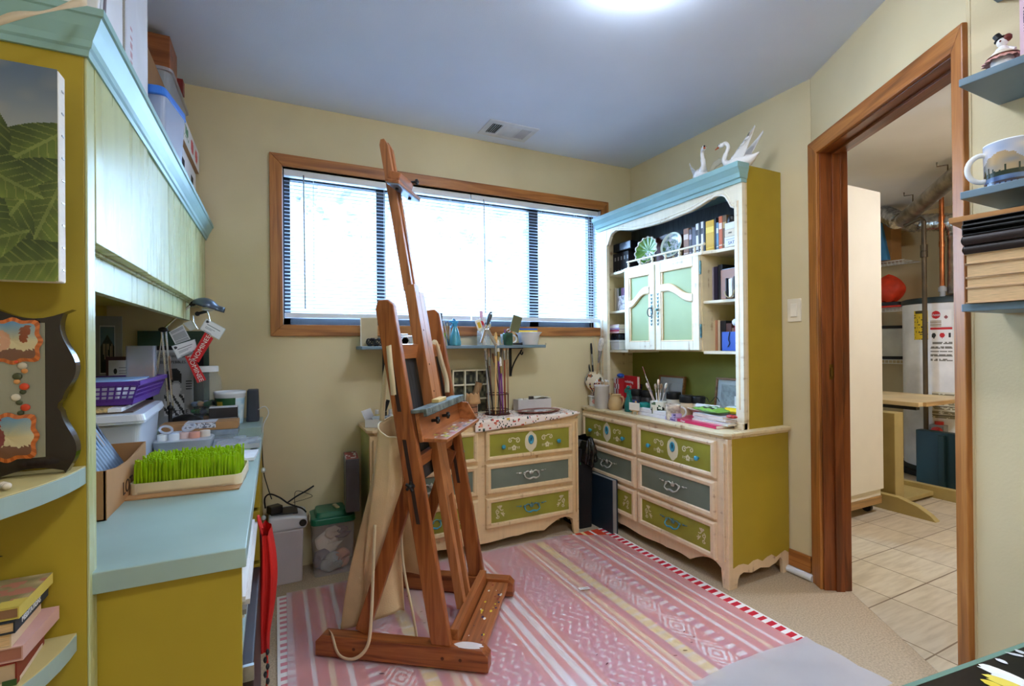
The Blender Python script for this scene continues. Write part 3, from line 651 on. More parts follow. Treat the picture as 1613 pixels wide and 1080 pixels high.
dk = B().mat(M('painted_black_board', (44,46,48), .5, var=.5, ns=14, stretch=(1,6,.6)))
dk.bar((LX(.62,.022),.215,.62),(LX(1.09,.022),.215,1.09),.13,.012,(1,0,0)); dk.done('back_board', parent=e, bev=.001)
mb = B().mat(EWL)
mb.bar((LX(.085)+.012,.2475,.085),(LX(.80)+.012,.2475,.80),.036,.034,(1,0,.168)).bar((LX(.085)+.012,.325,.085),(LX(.80)+.012,.325,.80),.024,.034,(1,0,.168)).bar((LX(.52)+.012,.29,.52),(LX(.80)+.012,.29,.80),.06,.034,(1,0,.168))
mb.done('lower_mast', parent=e, bev=.002)
B().mat(EW).bar((LX(.085)-.01,.37,.085),(LX(.80)-.01,.37,.80),.022,.02,(1,0,.168)).done('guide_rail', parent=e, bev=.001)
mk = B().mat(EWL).bar((LX(.78)+.02,.262,.78),(LX(1.385)+.02,.262,1.385),.050,.044,(1,0,.168)).bar((LX(.78)+.022,.316,.78),(LX(1.36)+.022,.316,1.36),.056,.04,(1,0,.168))
mk.mat(K((70,40,22),.7))
for z in (.95,1.06,1.2): mk.cyl((LX(z)+.0415,.262,z),(LX(z)+.0435,.262,z),.004,n=8)
mk.done('mast', parent=e, bev=.002)
pl = [(LX(1.36)+.030,1.36),(LX(1.36)-.008,1.36),(LX(1.97)-.008,1.97),(LX(1.99)+.0,1.993),(LX(1.99)+.016,1.995),(LX(1.965)+.030,1.965)]
sl = B().mat(EWL).prism(pl, .020, 'xz', .244).prism(pl, .020, 'xz', .284); pl2 = [(LX(1.36)+.022,1.36),(LX(1.36)+.0,1.36),(LX(1.96)+.0,1.96),(LX(1.96)+.022,1.96)]
sl.mat(EW).prism(pl2, .020, 'xz', .264); sl.done('sliding_mast', parent=e, bev=.002)
cl = B().mat(EWY).bar((LX(1.80)+.044,.20,1.815),(LX(1.80)+.044,.345,1.815),.05,.05,(.3,0,1)).bar((LX(1.785)+.052,.16,1.787),(LX(1.785)+.052,.40,1.787),.06,.014,(.2,0,1))
co = cl.done('top_clamp', parent=e, bev=.004)
B().mat(M('steel_rail', (128,134,146), .35, .7, var=.2, ns=20)).bar((LX(1.775)+.052,.162,1.7765),(LX(1.775)+.052,.398,1.7765),.05,.006,(.2,0,1)).done('clamp_plate', parent=co, bev=.001)
def starknob(p, ax_, parent, r=.016):
    k = B().mat(BLACK); p = V(p); ax_ = V(ax_).normalized(); k.cyl(p, p+ax_*.02, .006, n=10)
    u_ = ax_.orthogonal().normalized(); w_ = ax_.cross(u_)
    for i in range(5): a = 2*PI*i/5; k.tube([p+ax_*.024, p+ax_*.024+(u_*cos(a)+w_*sin(a))*r], [.007,.0055], 7)
    k.ball(p+ax_*.024, .010, 8); return k.done('knob', parent=parent)
starknob((LX(1.80)+.068,.33,1.835),(1,.2,.1),co,.012)
for y in (.21,.345): B().mat(BLACK).cyl((LX(1.775)+.05,y,1.774),(LX(1.775)+.05,y,1.766),.007,n=10).done('clamp_bolt', parent=co)
# paint tray carried by the mast
tr = B().mat(EWY)
tr.bar((LX(.845)+.050,.02,.84),(LX(.845)+.050,.56,.84),.015,.105,(-.168,0,1)).box(LX(.79)+.05,.03,.788,LX(.79)+.142,.52,.801)
tr.prism([(LX(.79)+.045,.801),(LX(.79)+.135,.801),(LX(.84)+.10,.875),(LX(.84)+.036,.885)], .014, 'xz', .506)
tr.box(LX(.79)+.03,.22,.76,LX(.79)+.06,.34,.79)
to = tr.done('paint_tray', parent=e, bev=.002)
B().mat(PAINTG).bar((LX(.90)+.066,.0,.903),(LX(.90)+.066,.50,.903),.06,.014,(-.1,0,1)).bar((LX(.90)+.09,.0,.897),(LX(.90)+.09,.50,.897),.014,.026,(-.1,0,1)).done('canvas_rail', parent=to, bev=.003)
B().mat(K((216,186,120),.6)).bar((LX(.90)+.06,.20,.916),(LX(.90)+.06,.30,.918),.03,.014).done('wood_wedge', parent=to, bev=.002)
for y in (.13,.26): starknob((LX(.84)+.0595,y,.85),(1,0,.1),to,.013)
pp_ = B()
for k in range(40): pp_.mat((K((232,226,220)),K((206,190,60)),K((90,96,92)),K((176,70,60)))[k % 4]); x, y, r = LX(.79)+.07+.065*h2(k,4), .05+.45*h2(k,5), .003+.007*h2(k,6); pp_.vf([(x+r*cos(2*PI*i/7), y+1.8*r*sin(2*PI*i/7), .8016) for i in range(7)], [tuple(range(7))])
pp_.done('paint_spots', parent=to)['kind'] = 'stuff'
# struts at the back
for y, yk in ((.047,-.001),(.517,.566)):
    sobj = B().mat(EW).bar((-.487,y if y > .3 else .044,.078),(-.285,y if y > .3 else .044,.655),.022,.052,(1,0,.35)).done('rear_strut', parent=e, bev=.003)
    starknob((-.272,.006 if y < .3 else .558,.64),(0,-1 if y < .3 else 1,0),sobj,.017)
# bolts in the near foot
for x in (-.10,-.165,-.50): B().mat(K((96,50,26),.6)).cyl((x,.0004,.035),(x,-.0008,.035),.006,n=10).done('bolt_plug', parent=f1)

# ------------------------------------------------------------------ apron hanging from the easel
COT = M('cotton_apron', (222,192,150), .85, var=.05, ns=8, bump=.15, bs=260); COTT = M('cotton_tape', (226,206,170), .85, var=.03)
ap = thing('apron', 'beige cotton apron with long ties hanging on the back of the easel', 'apron', (.655,1.55,.023), rad(-35.76))
ROWS = [  # cross-sections of the hanging cloth from the neck edge down to the uneven hem
 [(-.348,.085,.785),(-.385,.070,.795),(-.430,.085,.815),(-.455,.125,.835),(-.440,.175,.850),(-.395,.195,.850),(-.355,.185,.840)],
 [(-.352,.090,.62),(-.392,.066,.625),(-.445,.078,.635),(-.478,.125,.64),(-.460,.190,.65),(-.400,.215,.65),(-.345,.205,.645)],
 [(-.372,.112,.44),(-.425,.072,.445),(-.478,.080,.45),(-.520,.120,.45),(-.500,.205,.46),(-.420,.240,.46),(-.335,.225,.455)],
 [(-.372,.150,.28),(-.440,.105,.27),(-.515,.095,.255),(-.570,.120,.25),(-.535,.215,.30),(-.430,.255,.32),(-.315,.225,.34)],
 [(-.358,.150,.105),(-.438,.120,.095),(-.530,.095,.060),(-.612,.125,.040),(-.560,.220,.17),(-.440,.260,.20),(-.300,.215,.215)]]
def cat(P, t):
    n = len(P)-1; k = min(n-1, int(t*n)); f = t*n-k; a, b_, c, d = P[max(0,k-1)], P[k], P[k+1], P[min(n,k+2)]
    return .5*((2*b_)+(c-a)*f+(2*a-5*b_+4*c-d)*f*f+(3*b_-a-3*c+d)*f**3)
ROWV = [[V(p) for p in r] for r in ROWS]
def aproncloth(u, v):
    p = cat([cat(r, u) for r in ROWV], v); w = .010*v+.002
    return (p.x+w*sin(u*31+v*4), p.y+w*.8*cos(u*23+v*5), p.z+.004*sin(u*19))
cb = B().mat(COT).surf(70, 34, aproncloth).done('apron_cloth', parent=ap, solid=.0015)
B().mat(COTT).tube([aproncloth(i/40, .0) for i in range(41)], .003, 6).done('top_hem', parent=cb)
def tape(name, pts, w=.010, n=6):
    P = spl(pts, n); b = B().mat(COTT); q = []
    for i, p in enumerate(P):
        d = (P[min(i+1,len(P)-1)]-P[max(0,i-1)]).normalized(); sd = d.cross(V((.0,1,.15))).normalized(); 
        if sd.length < .1: sd = V((1,0,0))
        q += [p-sd*w/2, p+sd*w/2]
    b.vf(q, [(2*i,2*i+1,2*i+3,2*i+2) for i in range(len(P)-1)], True); return b.done(name, parent=ap, solid=.0014)
tape('neck_strap', [(-.352,.10,.795),(-.345,.03,.90),(-.34,-.004,1.0),(-.347,-.006,1.07),(-.36,.01,1.147),(-.362,.03,1.148),(-.375,.046,1.10),(-.40,.06,1.0),(-.43,.10,.85)], .020)
tape('neck_strap', [(-.405,.18,.83),(-.36,.40,1.0),(-.352,.44,1.10),(-.340,.45,1.149),(-.330,.455,1.14),(-.315,.48,1.06),(-.30,.505,.98),(-.295,.50,.92)], .022)
tape('tie', [(-.44,.055,.47),(-.43,.02,.35),(-.425,-.012,.16),(-.44,-.014,.06),(-.49,-.016,.012),(-.55,-.014,.02),(-.585,.0,.079),(-.61,.025,.079)], .012)
tape('tie', [(-.36,.11,.50),(-.345,.09,.32),(-.30,.075,.13),(-.28,.08,-.012)], .010)
# ------------------------------------------------------------------ along the window wall: bins, box, black bin
def rbox(b, x0,y0,z0,x1,y1,z1,r,tx=0,ty=0,n=5):          # box with rounded upright edges
    def rr(ix, iy):
        out = []
        for cx, cy, a in ((x1-ix-r,y1-iy-r,0),(x0+ix+r,y1-iy-r,90),(x0+ix+r,y0+iy+r,180),(x1-ix-r,y0+iy+r,270)): out += arc(cx,cy,r,a,a+90,n)
        return out
    p = rr(0,0); q = rr(tx,ty); m = len(p)
    b.vf([(a,c,z0) for a,c in p]+[(a,c,z1) for a,c in q], [tuple(range(m))[::-1], tuple(range(m,2*m))]+[(i,(i+1)%m,m+(i+1)%m,m+i) for i in range(m)]); return b
GREYP = M('grey_plastic', (192,186,194), .5, var=.03); SILV = M('silver_plastic', (206,212,222), .25, .3, var=.03)
t = thing('shredder_bin', 'grey paper shredder with a silver top standing below the window', 'shredder', (.052,2.70,0))
B().mat(GREYP).box(-.070,-.085,0,.062,.085,.262,-.006,-.004).done('bin_body', parent=t, bev=.006)
b = B().mat(SILV).prism([(-.10,.262),(.098,.262),(.104,.285),(.10,.33),(-.105,.345),(-.104,.27)][:0] or [(-.088,.262),(.080,.262),(.088,.285),(.085,.318),(.02,.332),(-.088,.336)], .18, 'xz', -.094); b.done('shredder_head', parent=t, bev=.012, seg=3)
B().mat(BLACK).cyl((.066,-.094,.292),(.066,-.098,.292),.017,n=20).box(-.075,-.06,.330,.045,.05,.338).done('control_panel', parent=t, bev=.002)
def cable(name, label, pts, r=.003, mat=None):
    return tag(B().mat(mat or BLACK).tube(spl(pts,8), r, 6).done(name), label, 'cable')
def cpt(u,v,y): p = ay(u,v,y); return (p.x,p.y,p.z)
cable('thin_cable', 'black power cord rising in a loop from the shredder top to the desk', [cpt(412,690,2.70),cpt(415,740,2.69),cpt(421,765,2.68),cpt(428,786,2.66)], .0025)
cable('thick_cable', 'thick black cord looping over the shredder towards the green lid', [cpt(418,800,2.70),cpt(417,785,2.68),cpt(425,778,2.66),cpt(440,783,2.64),cpt(455,793,2.64),cpt(475,800,2.66),cpt(482,806,2.68)], .004)
cable('usb_cable', 'black cable end standing up against the wall behind the green lid bin', [cpt(452,792,2.66),cpt(466,782,2.70),cpt(480,774,2.74),cpt(494,765,2.77)], .0045)
cable('thin_wire', 'thin dark wire curled above the shredder near the wall', [cpt(465,800,2.66),cpt(464,780,2.70),cpt(468,773,2.74),cpt(482,776,2.75),cpt(492,781,2.75),cpt(480,786,2.72),cpt(462,791,2.7)], .0015)
t = thing('power_adapter', 'square black power adapter lying on the silver shredder top', 'adapter', (cpt(434,795,2.68)[0]-.004,2.68,.336), rad(25))
B().mat(BLACK).box(-.03,-.026,0,.03,.026,.038).done('adapter_body', parent=t, bev=.005)
# storage bin with green lid
t = thing('storage_bin', 'clear plastic bin full of scraps with a green lid below the window', 'bin', (.262,2.70,0))
rbox(B().mat(film('bin_plastic', (214,206,212), .30, .35)), -.092,-.085,.002,.092,.085,.262,.022,-.01,-.008).done('bin_body', parent=t)
GRN = M('green_lid_plastic', (32,112,84), .3, var=.06)
b = rbox(B().mat(GRN), -.108,-.098,.262,.108,.094,.292,.03,.002,.002); rbox(b, -.085,-.07,.29,.07,.085,.315,.02,.008,.008); lo = b.done('lid', parent=t, bev=.003)
B().mat(K((214,198,160),.5)).at((.02,.0,.316),rad(12)).box(-.010,-.032,0,.010,.032,.010).done('lid_handle', parent=lo, bev=.004)
B().mat(K((214,198,160),.5)).box(-.112,-.03,.268,-.106,.03,.300).done('lid_clip', parent=lo, bev=.002)
for i, (c, lab) in enumerate((((232,222,206),'cream paper scrap crumpled inside the clear bin'),((214,198,176),'folded brown paper scrap near the top of the clear bin'),((120,100,104),'dark fabric scrap at the upper right inside the clear bin'),((212,150,124),'pink paper strip low inside the clear bin'),((170,176,172),'grey paper strip at the bottom of the clear bin'),((92,88,100),'dark scrap at the bottom left of the clear bin'))):
    p = ((-.02,-.045,.15),(.0,-.055,.205),(.045,-.05,.195),(.035,-.062,.07),(-.005,-.066,.055),(-.055,-.055,.075))[i]; r = (.06,.035,.04,.045,.05,.05)[i]
    def f(u,v,i=i,p=p,r=r): a = u*2*PI; q = r*v; return (.262+p[0]+q*cos(a)*(.8+.5*h2(int(u*11),i)), 2.70+p[1]+.012*(vn(u*7,v*5,i)-.5)+.01*v, p[2]+q*sin(a)*(.7+.5*h2(int(u*9),i+3)))
    tag(B().mat(K(c,.8)).surf(14,4,f).done('paper_scrap', solid=.001), lab, 'scrap', 'scraps inside the clear bin')
# flat boxed canvas standing on the bin
t = thing('boxed_art_set', 'flat dark grey box standing upright on the green lid against the dresser', 'box', (.338,2.675,.316), rad(-4))
B().mat(M('dark_box', (78,72,76), .35, var=.08)).box(-.014,-.10,0,.052,.10,.268).done('box_body', parent=t, bev=.003)
printed('box_picture', 14, 24, lambda u,v: (-.0146,-.095+.19*u,.005+.258*v), lambda u,v: (186,186,190) if u < .06 or v < .04 or v > .95 else mixc((70,86,84),(130,130,126),vn(u*4,v*5,2)), parent=t)
printed('box_label', 20, 8, lambda u,v: (-.012+.062*u,-.09+.17*v,.2684), lambda u,v: (150,60,64) if vn(u*6,v*5,4) > .35 else (220,220,220), parent=t)
# pedal bin with black bag
t = thing('waste_bin', 'tall black waste bin lined with a black bag between the two dressers', 'bin', (1.757,2.66,0))
rbox(B().mat(BLACKM), -.052,-.11,0,.052,.09,.50,.02,-.006,-.01).done('bin_body', parent=t)
def bag(u,v):
    a = u*2*PI; r = 1+.10*sin(9*a+3*v)+.07*sin(17*a+v*5)*(v); k = sin(min(1,v*1.35)*PI*.62)
    return ((.056+.020*k)*cos(a)*r+.018, (.122+.025*k)*sin(a)*r-.01, .545-.135*v+.03*vn(u*9,v*3,2)*(1-v)-.02*sin(3*a)*v)
B().mat(M('bin_bag', (16,16,17), .22, var=.1, bump=.9, bs=26, coat=.3)).surf(64,12,bag,closeu=True).done('bin_bag', parent=t, solid=.001)
B().mat(K((60,140,70))).box(-.045,-.1175,.405,.0,-.1125,.42).done('green_label', parent=t)
t = thing('portfolio', 'large dark blue art portfolio standing on edge beside the hutch dresser', 'portfolio', (1.857,2.43,0), rad(1))
b = B().mat(M('portfolio_cover', (28,44,58), .4, var=.1)).box(-.026,-.05,0,-.020,.27,.33).box(.010,-.05,0,.016,.27,.33); b.done('covers', parent=t, bev=.002)
B().mat(K((150,148,144),.5)).box(-.020,-.045,.004,.010,.262,.326).done('sheets', parent=t)

# ------------------------------------------------------------------ wall shelf under the window and everything on it
shz = 1.158
t = thing('wall_shelf', 'long slate blue shelf on scroll brackets fixed under the window', 'shelf', (.955,2.70,shz))
B().mat(BLUEGREY).box(-.552,-.10,-.018,.552,.10,0).done('shelf_board', parent=t, bev=.004)
for x in (-.40,.40):
    b = B().mat(BLACK).box(x-.008,.094,-.20,x+.008,.0995,-.018).box(x-.008,-.07,-.023,x+.008,.0995,-.018)
    b.tube([(x,.09,-.19)]+[(x,.09-.15*i/10,-.19+.155*(i/10)**.6) for i in range(1,11)], .005, 6).tube([(x,-.062+.014*cos(a),-.045+.014*sin(a)) for a in [rad(90-36*i) for i in range(9)]], .0045, 6); b.done('bracket', parent=t)
def S(u, v=None, y=2.68): return ay(u, v if v else 540, y).x
SZ = shz
x = S(579,0,2.70); t = thing('canvas_board', 'small blank tan canvas board leaning upright on the left end of the shelf', 'canvas', (x+.012,2.71,SZ), rad(-8))
B().mat(K((206,190,156),.7)).box(-.042,-.012,0,.042,.012,.152).done('board', parent=t); B().mat(K((238,232,214),.7)).box(-.047,-.012,0,-.042,.012,.154).box(-.047,-.0125,.152,.042,.012,.156).done('edge_strip', parent=t)
b = B().mat(K((30,30,32),.5)); x = S(590,0,2.66)
for k in range(14): b.tube([V((x+.044*cos(a)*cos(k), 2.66+.024*sin(a)*(.6+.4*h2(k,2)), SZ+.022+.018*sin(a+k)+.004*sin(3*a+k))) for a in [2*PI*i/14 for i in range(14)]], .0022, 5, closed=True)
tag(b.done('wire_tangle'), 'black wire sculpture tangle on the shelf beside the blank canvas board', 'wire')
x = S(637,0,2.65); t = thing('camera', 'small silver camera with a round lens on the shelf behind the easel', 'camera', (x,2.66,SZ))
B().mat(M('camera_silver', (190,194,200), .3, .6, var=.05)).box(-.045,-.016,0,.045,.02,.058).box(-.02,-.014,.058,.022,.018,.068).done('body', parent=t, bev=.005)
b = B().mat(CHROME); b.X = MX.Translation((0,-.016,.028)) @ MX.Rotation(PI/2,4,'X'); b.lathe([(.024,0),(.024,.016),(.019,.018),(.017,.012)],20).mat(BLACK).lathe([(.017,.012),(0,.010)],20); b.done('lens', parent=t)
x = S(690,0,2.65)
t = thing('plant_pot', 'small bright green square pot on the shelf holding a packet of brushes', 'pot', (x,2.645,SZ))
B().mat(K((112,176,32),.4)).ringbox(-.026,-.026,.026,.026,0,.072,.002,.006,.006).done('pot', parent=t)
t = thing('brush_packet', 'black blister pack with white bristle brushes standing in the green pot', 'packet', (x-.006,2.648,SZ+.02), rad(4))
p = B().mat(K((36,34,36),.4)).box(-.029,-.002,0,.032,.002,.165).done('backing_card', parent=t); B().mat(WHITE).box(-.012,-.003,.148,.014,-.002,.158).done('hang_slot', parent=t)
b = B().mat(K((222,214,200),.6)).box(-.015,-.010,.08,.015,-.002,.125).mat(STEEL).box(-.014,-.010,.06,.014,-.002,.08).mat(K((170,40,40))).box(-.011,-.009,.02,.011,-.002,.06); b.done('brush', parent=t, bev=.003)
t = thing('knife_bundle', 'bundle of thin palette knives leaning beside the green pot', 'knives', (S(708,0,2.66),2.67,SZ))
b = B()
for k in range(5): b.mat((CHROME,K((190,160,110)),K((210,212,214)),CHROME,K((120,120,116)))[k]).bar((-.004+.004*k,-.006+.003*k,0),(-.03+.02*k,.0,.145-.015*k),.008,.002,(0,1,0))
b.done('knives', parent=t)
t = thing('clear_cup', 'small clear glass cup on the shelf beside the spray bottle', 'cup', (S(714,0,2.63),2.635,SZ)); B().mat(GLASSY).lathe([(.016,0),(.02,.05),(.021,.055),(.019,.055),(.0155,.004),(0,.004)],20).done('cup', parent=t)
# spray bottle
t = thing('spray_bottle', 'blue spray bottle with a blue trigger head on the shelf under the window', 'bottle', (S(717,0,2.625),2.625,SZ))
b = B().mat(M('blue_bottle', (96,186,214), .15, var=.08, trans=.35)).lathe([(.030,0),(.034,.004),(.034,.020),(.026,.06),(.016,.095),(.011,.104),(.011,.112)],24); b.done('bottle', parent=t)
b = B().mat(K((60,160,216),.35)).lathe([(.013,.110),(.013,.126)],16).box(-.022,-.008,.126,.016,.008,.140).box(-.034,-.006,.131,-.02,.006,.142).bar((-.012,0,.128),(-.026,0,.098),.008,.006,(0,1,0)).bar((.002,0,.14),(-.012,0,.152),.016,.008); b.done('trigger_head', parent=t, bev=.002)
# jar of tools
jx = S(762,0,2.64); t = thing('tool_jar', 'clear glass jar crammed with painting tools on the shelf under the window', 'jar', (jx,2.64,SZ))
B().mat(GLASSY).lathe([(.036,0),(.040,.006),(.040,.085),(.030,.10),(.032,.118),(.030,.118),(.028,.102),(.0375,.085),(.0375,.006),(0,.005)],28).done('jar', parent=t)
def tool(name, label, p0, p1, fn, cat='tool'):
    o = thing(name, label, cat, (0,0,0)); fn(o, V(p0), V(p1)); return o
def ortho(p0,p1): d=(p1-p0).normalized(); return d
J = lambda dx,dy,dz: (jx+dx, 2.64+dy, SZ+dz)
def bar_(o,p0,p1,w,th,m,nm='blade',up=(0,1,0),bev=.002): return B().mat(m).bar(p0,p1,w,th,up).done(nm,parent=o,bev=bev)
def f(o,a,c): bar_(o,a,a+(c-a)*.62,.008,.004,K((206,160,176)),'handle'); bar_(o,a+(c-a)*.6,c,.022,.003,M('pink_blade',(226,176,202),.4),'blade')
tool('spatula', 'pink plastic spatula standing tallest in the glass tool jar', J(-.005,.012,.01), J(-.002,.03,.205), f)
def f(o,a,c): bar_(o,a,a+(c-a)*.6,.007,.005,K((228,222,206)),'handle'); B().mat(K((188,30,40),.35)).ball(a+(c-a)*.78,.020,12,(.9,.4,1.25)).done('head',parent=o)
tool('brush', 'red headed scraper standing in the glass tool jar', J(-.004,-.01,.01), J(-.018,-.005,.15), f)
def f(o,a,c):
    bar_(o,a,a+(c-a)*.55,.006,.004,K((236,232,220)),'handle'); d=(c-a); q = bar_(o,a+d*.55,c,.036,.006,K((232,228,214)),'blade',bev=.003); q2 = bar_(o,a+d*.66,a+d*.9,.020,.0075,K((226,190,60)),'label_patch')
tool('scraper', 'white scraper with a yellow patch leaning left out of the tool jar', J(.002,-.02,.01), J(-.048,-.02,.148), f)
def f(o,a,c):
    d=c-a; bar_(o,a,a+d*.62,.016,.006,CHROME,'blade'); B().mat(K((62,66,72),.3)).tube([a+d*.58,a+d*.7,a+d*.88,a+d],[.008,.013,.015,.006],10).done('handle',parent=o); B().mat(CHROME).ball(a+d*.93+V((0,-.013,0)),.006,8).done('rivet',parent=o)
tool('palette_knife', 'big steel knife with a dark grey handle leaning out of the tool jar', J(-.034,-.04,.012), J(.036,-.03,.195), f)
def f(o,a,c): bar_(o,a,c,.010,.006,CHROME,'arm'); bar_(o,a+V((.012,0,0)),c+V((.016,0,-.012)),.010,.006,CHROME,'arm')
tool('tongs', 'pair of steel tongs hanging out across the front of the tool jar', J(-.004,-.042,.095), J(.048,-.048,.006), f)
def f(o,a,c): d=c-a; bar_(o,a,a+d*.8,.005,.004,CHROME,'handle'); B().mat(CHROME).ball(a+d*.9,.014,10,(.8,.25,1.4)).done('bowl',parent=o)
tool('spoon', 'steel spoon standing beside the knife in the tool jar', J(.012,0,.01), J(.04,.0,.13), f)
def f(o,a,c):
    d=c-a; bar_(o,a,a+d*.7,.006,.004,K((232,230,226)),'handle'); b=B().mat(K((224,220,222),.5))
    for k in range(5): b.tube([a+d*.72,a+d*.85+V(((k-2)*.010,0,.0)),c+V(((k-2)*.012,0,-.004*abs(k-2)))],[.005,.006,.004],6)
    b.done('tines',parent=o)
tool('backscratcher', 'white plastic fork shaped tool behind the red scraper in the tool jar', J(.006,.015,.01), J(.0,.02,.168), f)
# white cups and green pot
t = thing('glass_bowl', 'clear white rimmed glass bowl on the shelf right of the tool jar', 'bowl', (S(798,0,2.66),2.66,SZ)); B().mat(film('milk_glass',(230,234,236),.45,.15)).lathe([(.026,0),(.036,.02),(.038,.06),(.040,.066),(.037,.064),(.035,.02),(0,.008)],24).done('bowl',parent=t)
def mug(t, r, h, m, side=1, hm=None, tw=1, ang=None):
    B().mat(m).lathe([(r*.92*tw,0),(r*tw,.004),(r,h*.9),(r*1.01,h),(r*.94,h),(r*.92*tw,.008),(0,.006)],28).done('cup',parent=t)
    a = rad(ang) if ang is not None else (0 if side>0 else PI); hp=[]
    for i in range(13): q = rad(80-160*i/12); hp.append(V(((r*.95+.028*cos(q))*cos(a),(r*.95+.028*cos(q))*sin(a),h*.5+h*.33*sin(q))))
    hp=[V((r*.95*cos(a),r*.95*sin(a),h*.82))]+hp+[V((r*.95*cos(a),r*.95*sin(a),h*.18))]
    return B().mat(hm or m).tube(hp,.0055,8).done('handle',parent=t)
t = thing('mug', 'dark green printed mug with a white handle on the shelf under the window', 'mug', (S(842-48,0,2.62)+.055+.0,2.62,SZ)); t.location.x = S(797+6,0,2.62)+.03
t.location.x = S(800,0,2.62)
mug(t,.030,.072,M('mug_green',(44,84,66),.3,var=.3,ns=26),1,WPLAST)
b = B(); 
t2 = thing('stencil_knife', 'purple and black craft knives standing in the dark green mug', 'knife', (t.location.x,2.62,SZ+.008)); 
for k,(dx,c) in enumerate(((-.012,(110,60,150)),(-.004,(40,40,44)),(.006,(70,70,80)))): B().mat(K(c,.4)).tube([(dx,0,0),(dx*1.6,.002,.085-.01*k)],[.003,.004],8).done('blade_handle',parent=t2)
B().mat(CHROME).tube([(.004+.010*cos(a),-.002,.078+.010*sin(a)) for a in [2*PI*i/14 for i in range(14)]],.002,6,closed=True).done('ring_handle',parent=t2)
t = thing('olive_scraper', 'olive green rectangular scraper leaning out of the green mug', 'scraper', (S(811,0,2.62),2.62,SZ+.01), 0)
B().mat(M('olive_card',(104,106,72),.5)).bar((-.006,0,.07),(.022,0,.165),.062,.006,(0,1,0)).done('blade',parent=t,bev=.002); B().mat(CHROME).bar((-.014,0,.0),(-.006,0,.075),.02,.004,(0,1,0)).done('shank',parent=t)
t = thing('black_spanner', 'short black handled wrench lying on the right part of the shelf', 'wrench', (S(812,0,2.615),2.612,SZ+.007)); B().mat(BLACK).tube([(-.02,0,0),(.03,-.004,0),(.04,-.004,0)],[.004,.006,.009],8).done('wrench',parent=t)
# white bowl with sponges
bx = S(834,0,2.64)
t = thing('white_bowl', 'white enamel bowl on the right end of the shelf under the window', 'bowl', (bx,2.65,SZ))
B().mat(WPLAST).lathe([(.052,0),(.058,.004),(.068,.06),(.080,.074),(.083,.077),(.078,.078),(.064,.066),(.053,.008),(0,.006)],36).done('bowl',parent=t)
t = thing('sponge', 'blue and yellow kitchen sponge lying across the white bowl', 'sponge', (bx-.012,2.65,SZ+.079))
B().mat(K((232,190,60),.9)).box(-.062,-.025,0,.062,.025,.011).done('yellow_foam',parent=t,bev=.002); B().mat(K((46,92,168),.9)).box(-.062,-.025,.0112,.062,.025,.022).done('blue_pad',parent=t,bev=.002)
tag(B().mat(CHROME).tube([(bx+.085,2.60,SZ-.0),(bx+.09,2.598,SZ-.003),(bx+.094,2.598,SZ+.006),(bx+.088,2.599,SZ+.010)],.002,6).done('hook'), 'tiny metal hook at the right end of the shelf under the window', 'hook')
# ------------------------------------------------------------------ on the low dresser
DZ = .735
def D_(u, v): return az(u, v, DZ)
def cloth(u, v):
    x = .985+.69*u; lim = .055*max(0,1-u/.95)**.7+.004
    s_ = v*(.27+lim+.02); y = 2.775-s_; z = DZ+.006+.003*vn(x*20,y*20,2)
    if y < 2.488:
        ov = 2.488-y; y = 2.486-.004*sin(u*17); z = DZ+.004-ov
    return (x, y, z)
def clothc(u, v):
    n1 = vn(u*80+v*46, v*14-u*26, 1); n2 = vn(u*40+9-v*30, v*44+u*20, 2); n3 = vn(u*50-v*9, v*26+4, 3)
    base = (244,228,216)
    if n1 > .84: return (40,50,46)
    if n2 > .885: return (190,60,40)
    if n3 > .90: return (60,92,66)
    if vn(u*22,v*10,7) > .86: return (226,150,120)
    if vn(u*60,v*30,8) > .93: return (214,170,60)
    return base
c = printed('paint_cloth', 110, 40, cloth, clothc, colmat('woven_print', .9), smooth=True); c.modifiers.new('s','SOLIDIFY').thickness = .002
tag(c, 'white cloth spattered with paint draped over the right half of the dresser', 'cloth')
# printer's tray
t = thing('printers_tray', 'white shadow box of nine compartments leaning on the wall behind the brushes', 'tray', (1.085,2.770,DZ+.010))
t.location = (ay(735,0,2.772).x, 2.772, DZ+.006)
b = B().mat(CREAMW)
for i in range(4): b.box(-.118+.0757*i,-.024,0,-.109+.0757*i,.0,.27); b.box(-.118,-.022,.0+.087*i,.118,0,.009+.087*i)
b.done('frame', parent=t, bev=.001)
for i in range(3):
    for j in range(3):
        x, z = -.109+.0757*i, .009+.087*j
        printed('compartment_picture', 10, 12, lambda u,v,x=x,z=z: (x+.0667*u,-.003,z+.078*v), lambda u,v,k=i*3+j: mixc((28,30,24),(122,118,90),vn(u*5,v*5,k)**2*1.6), parent=t)
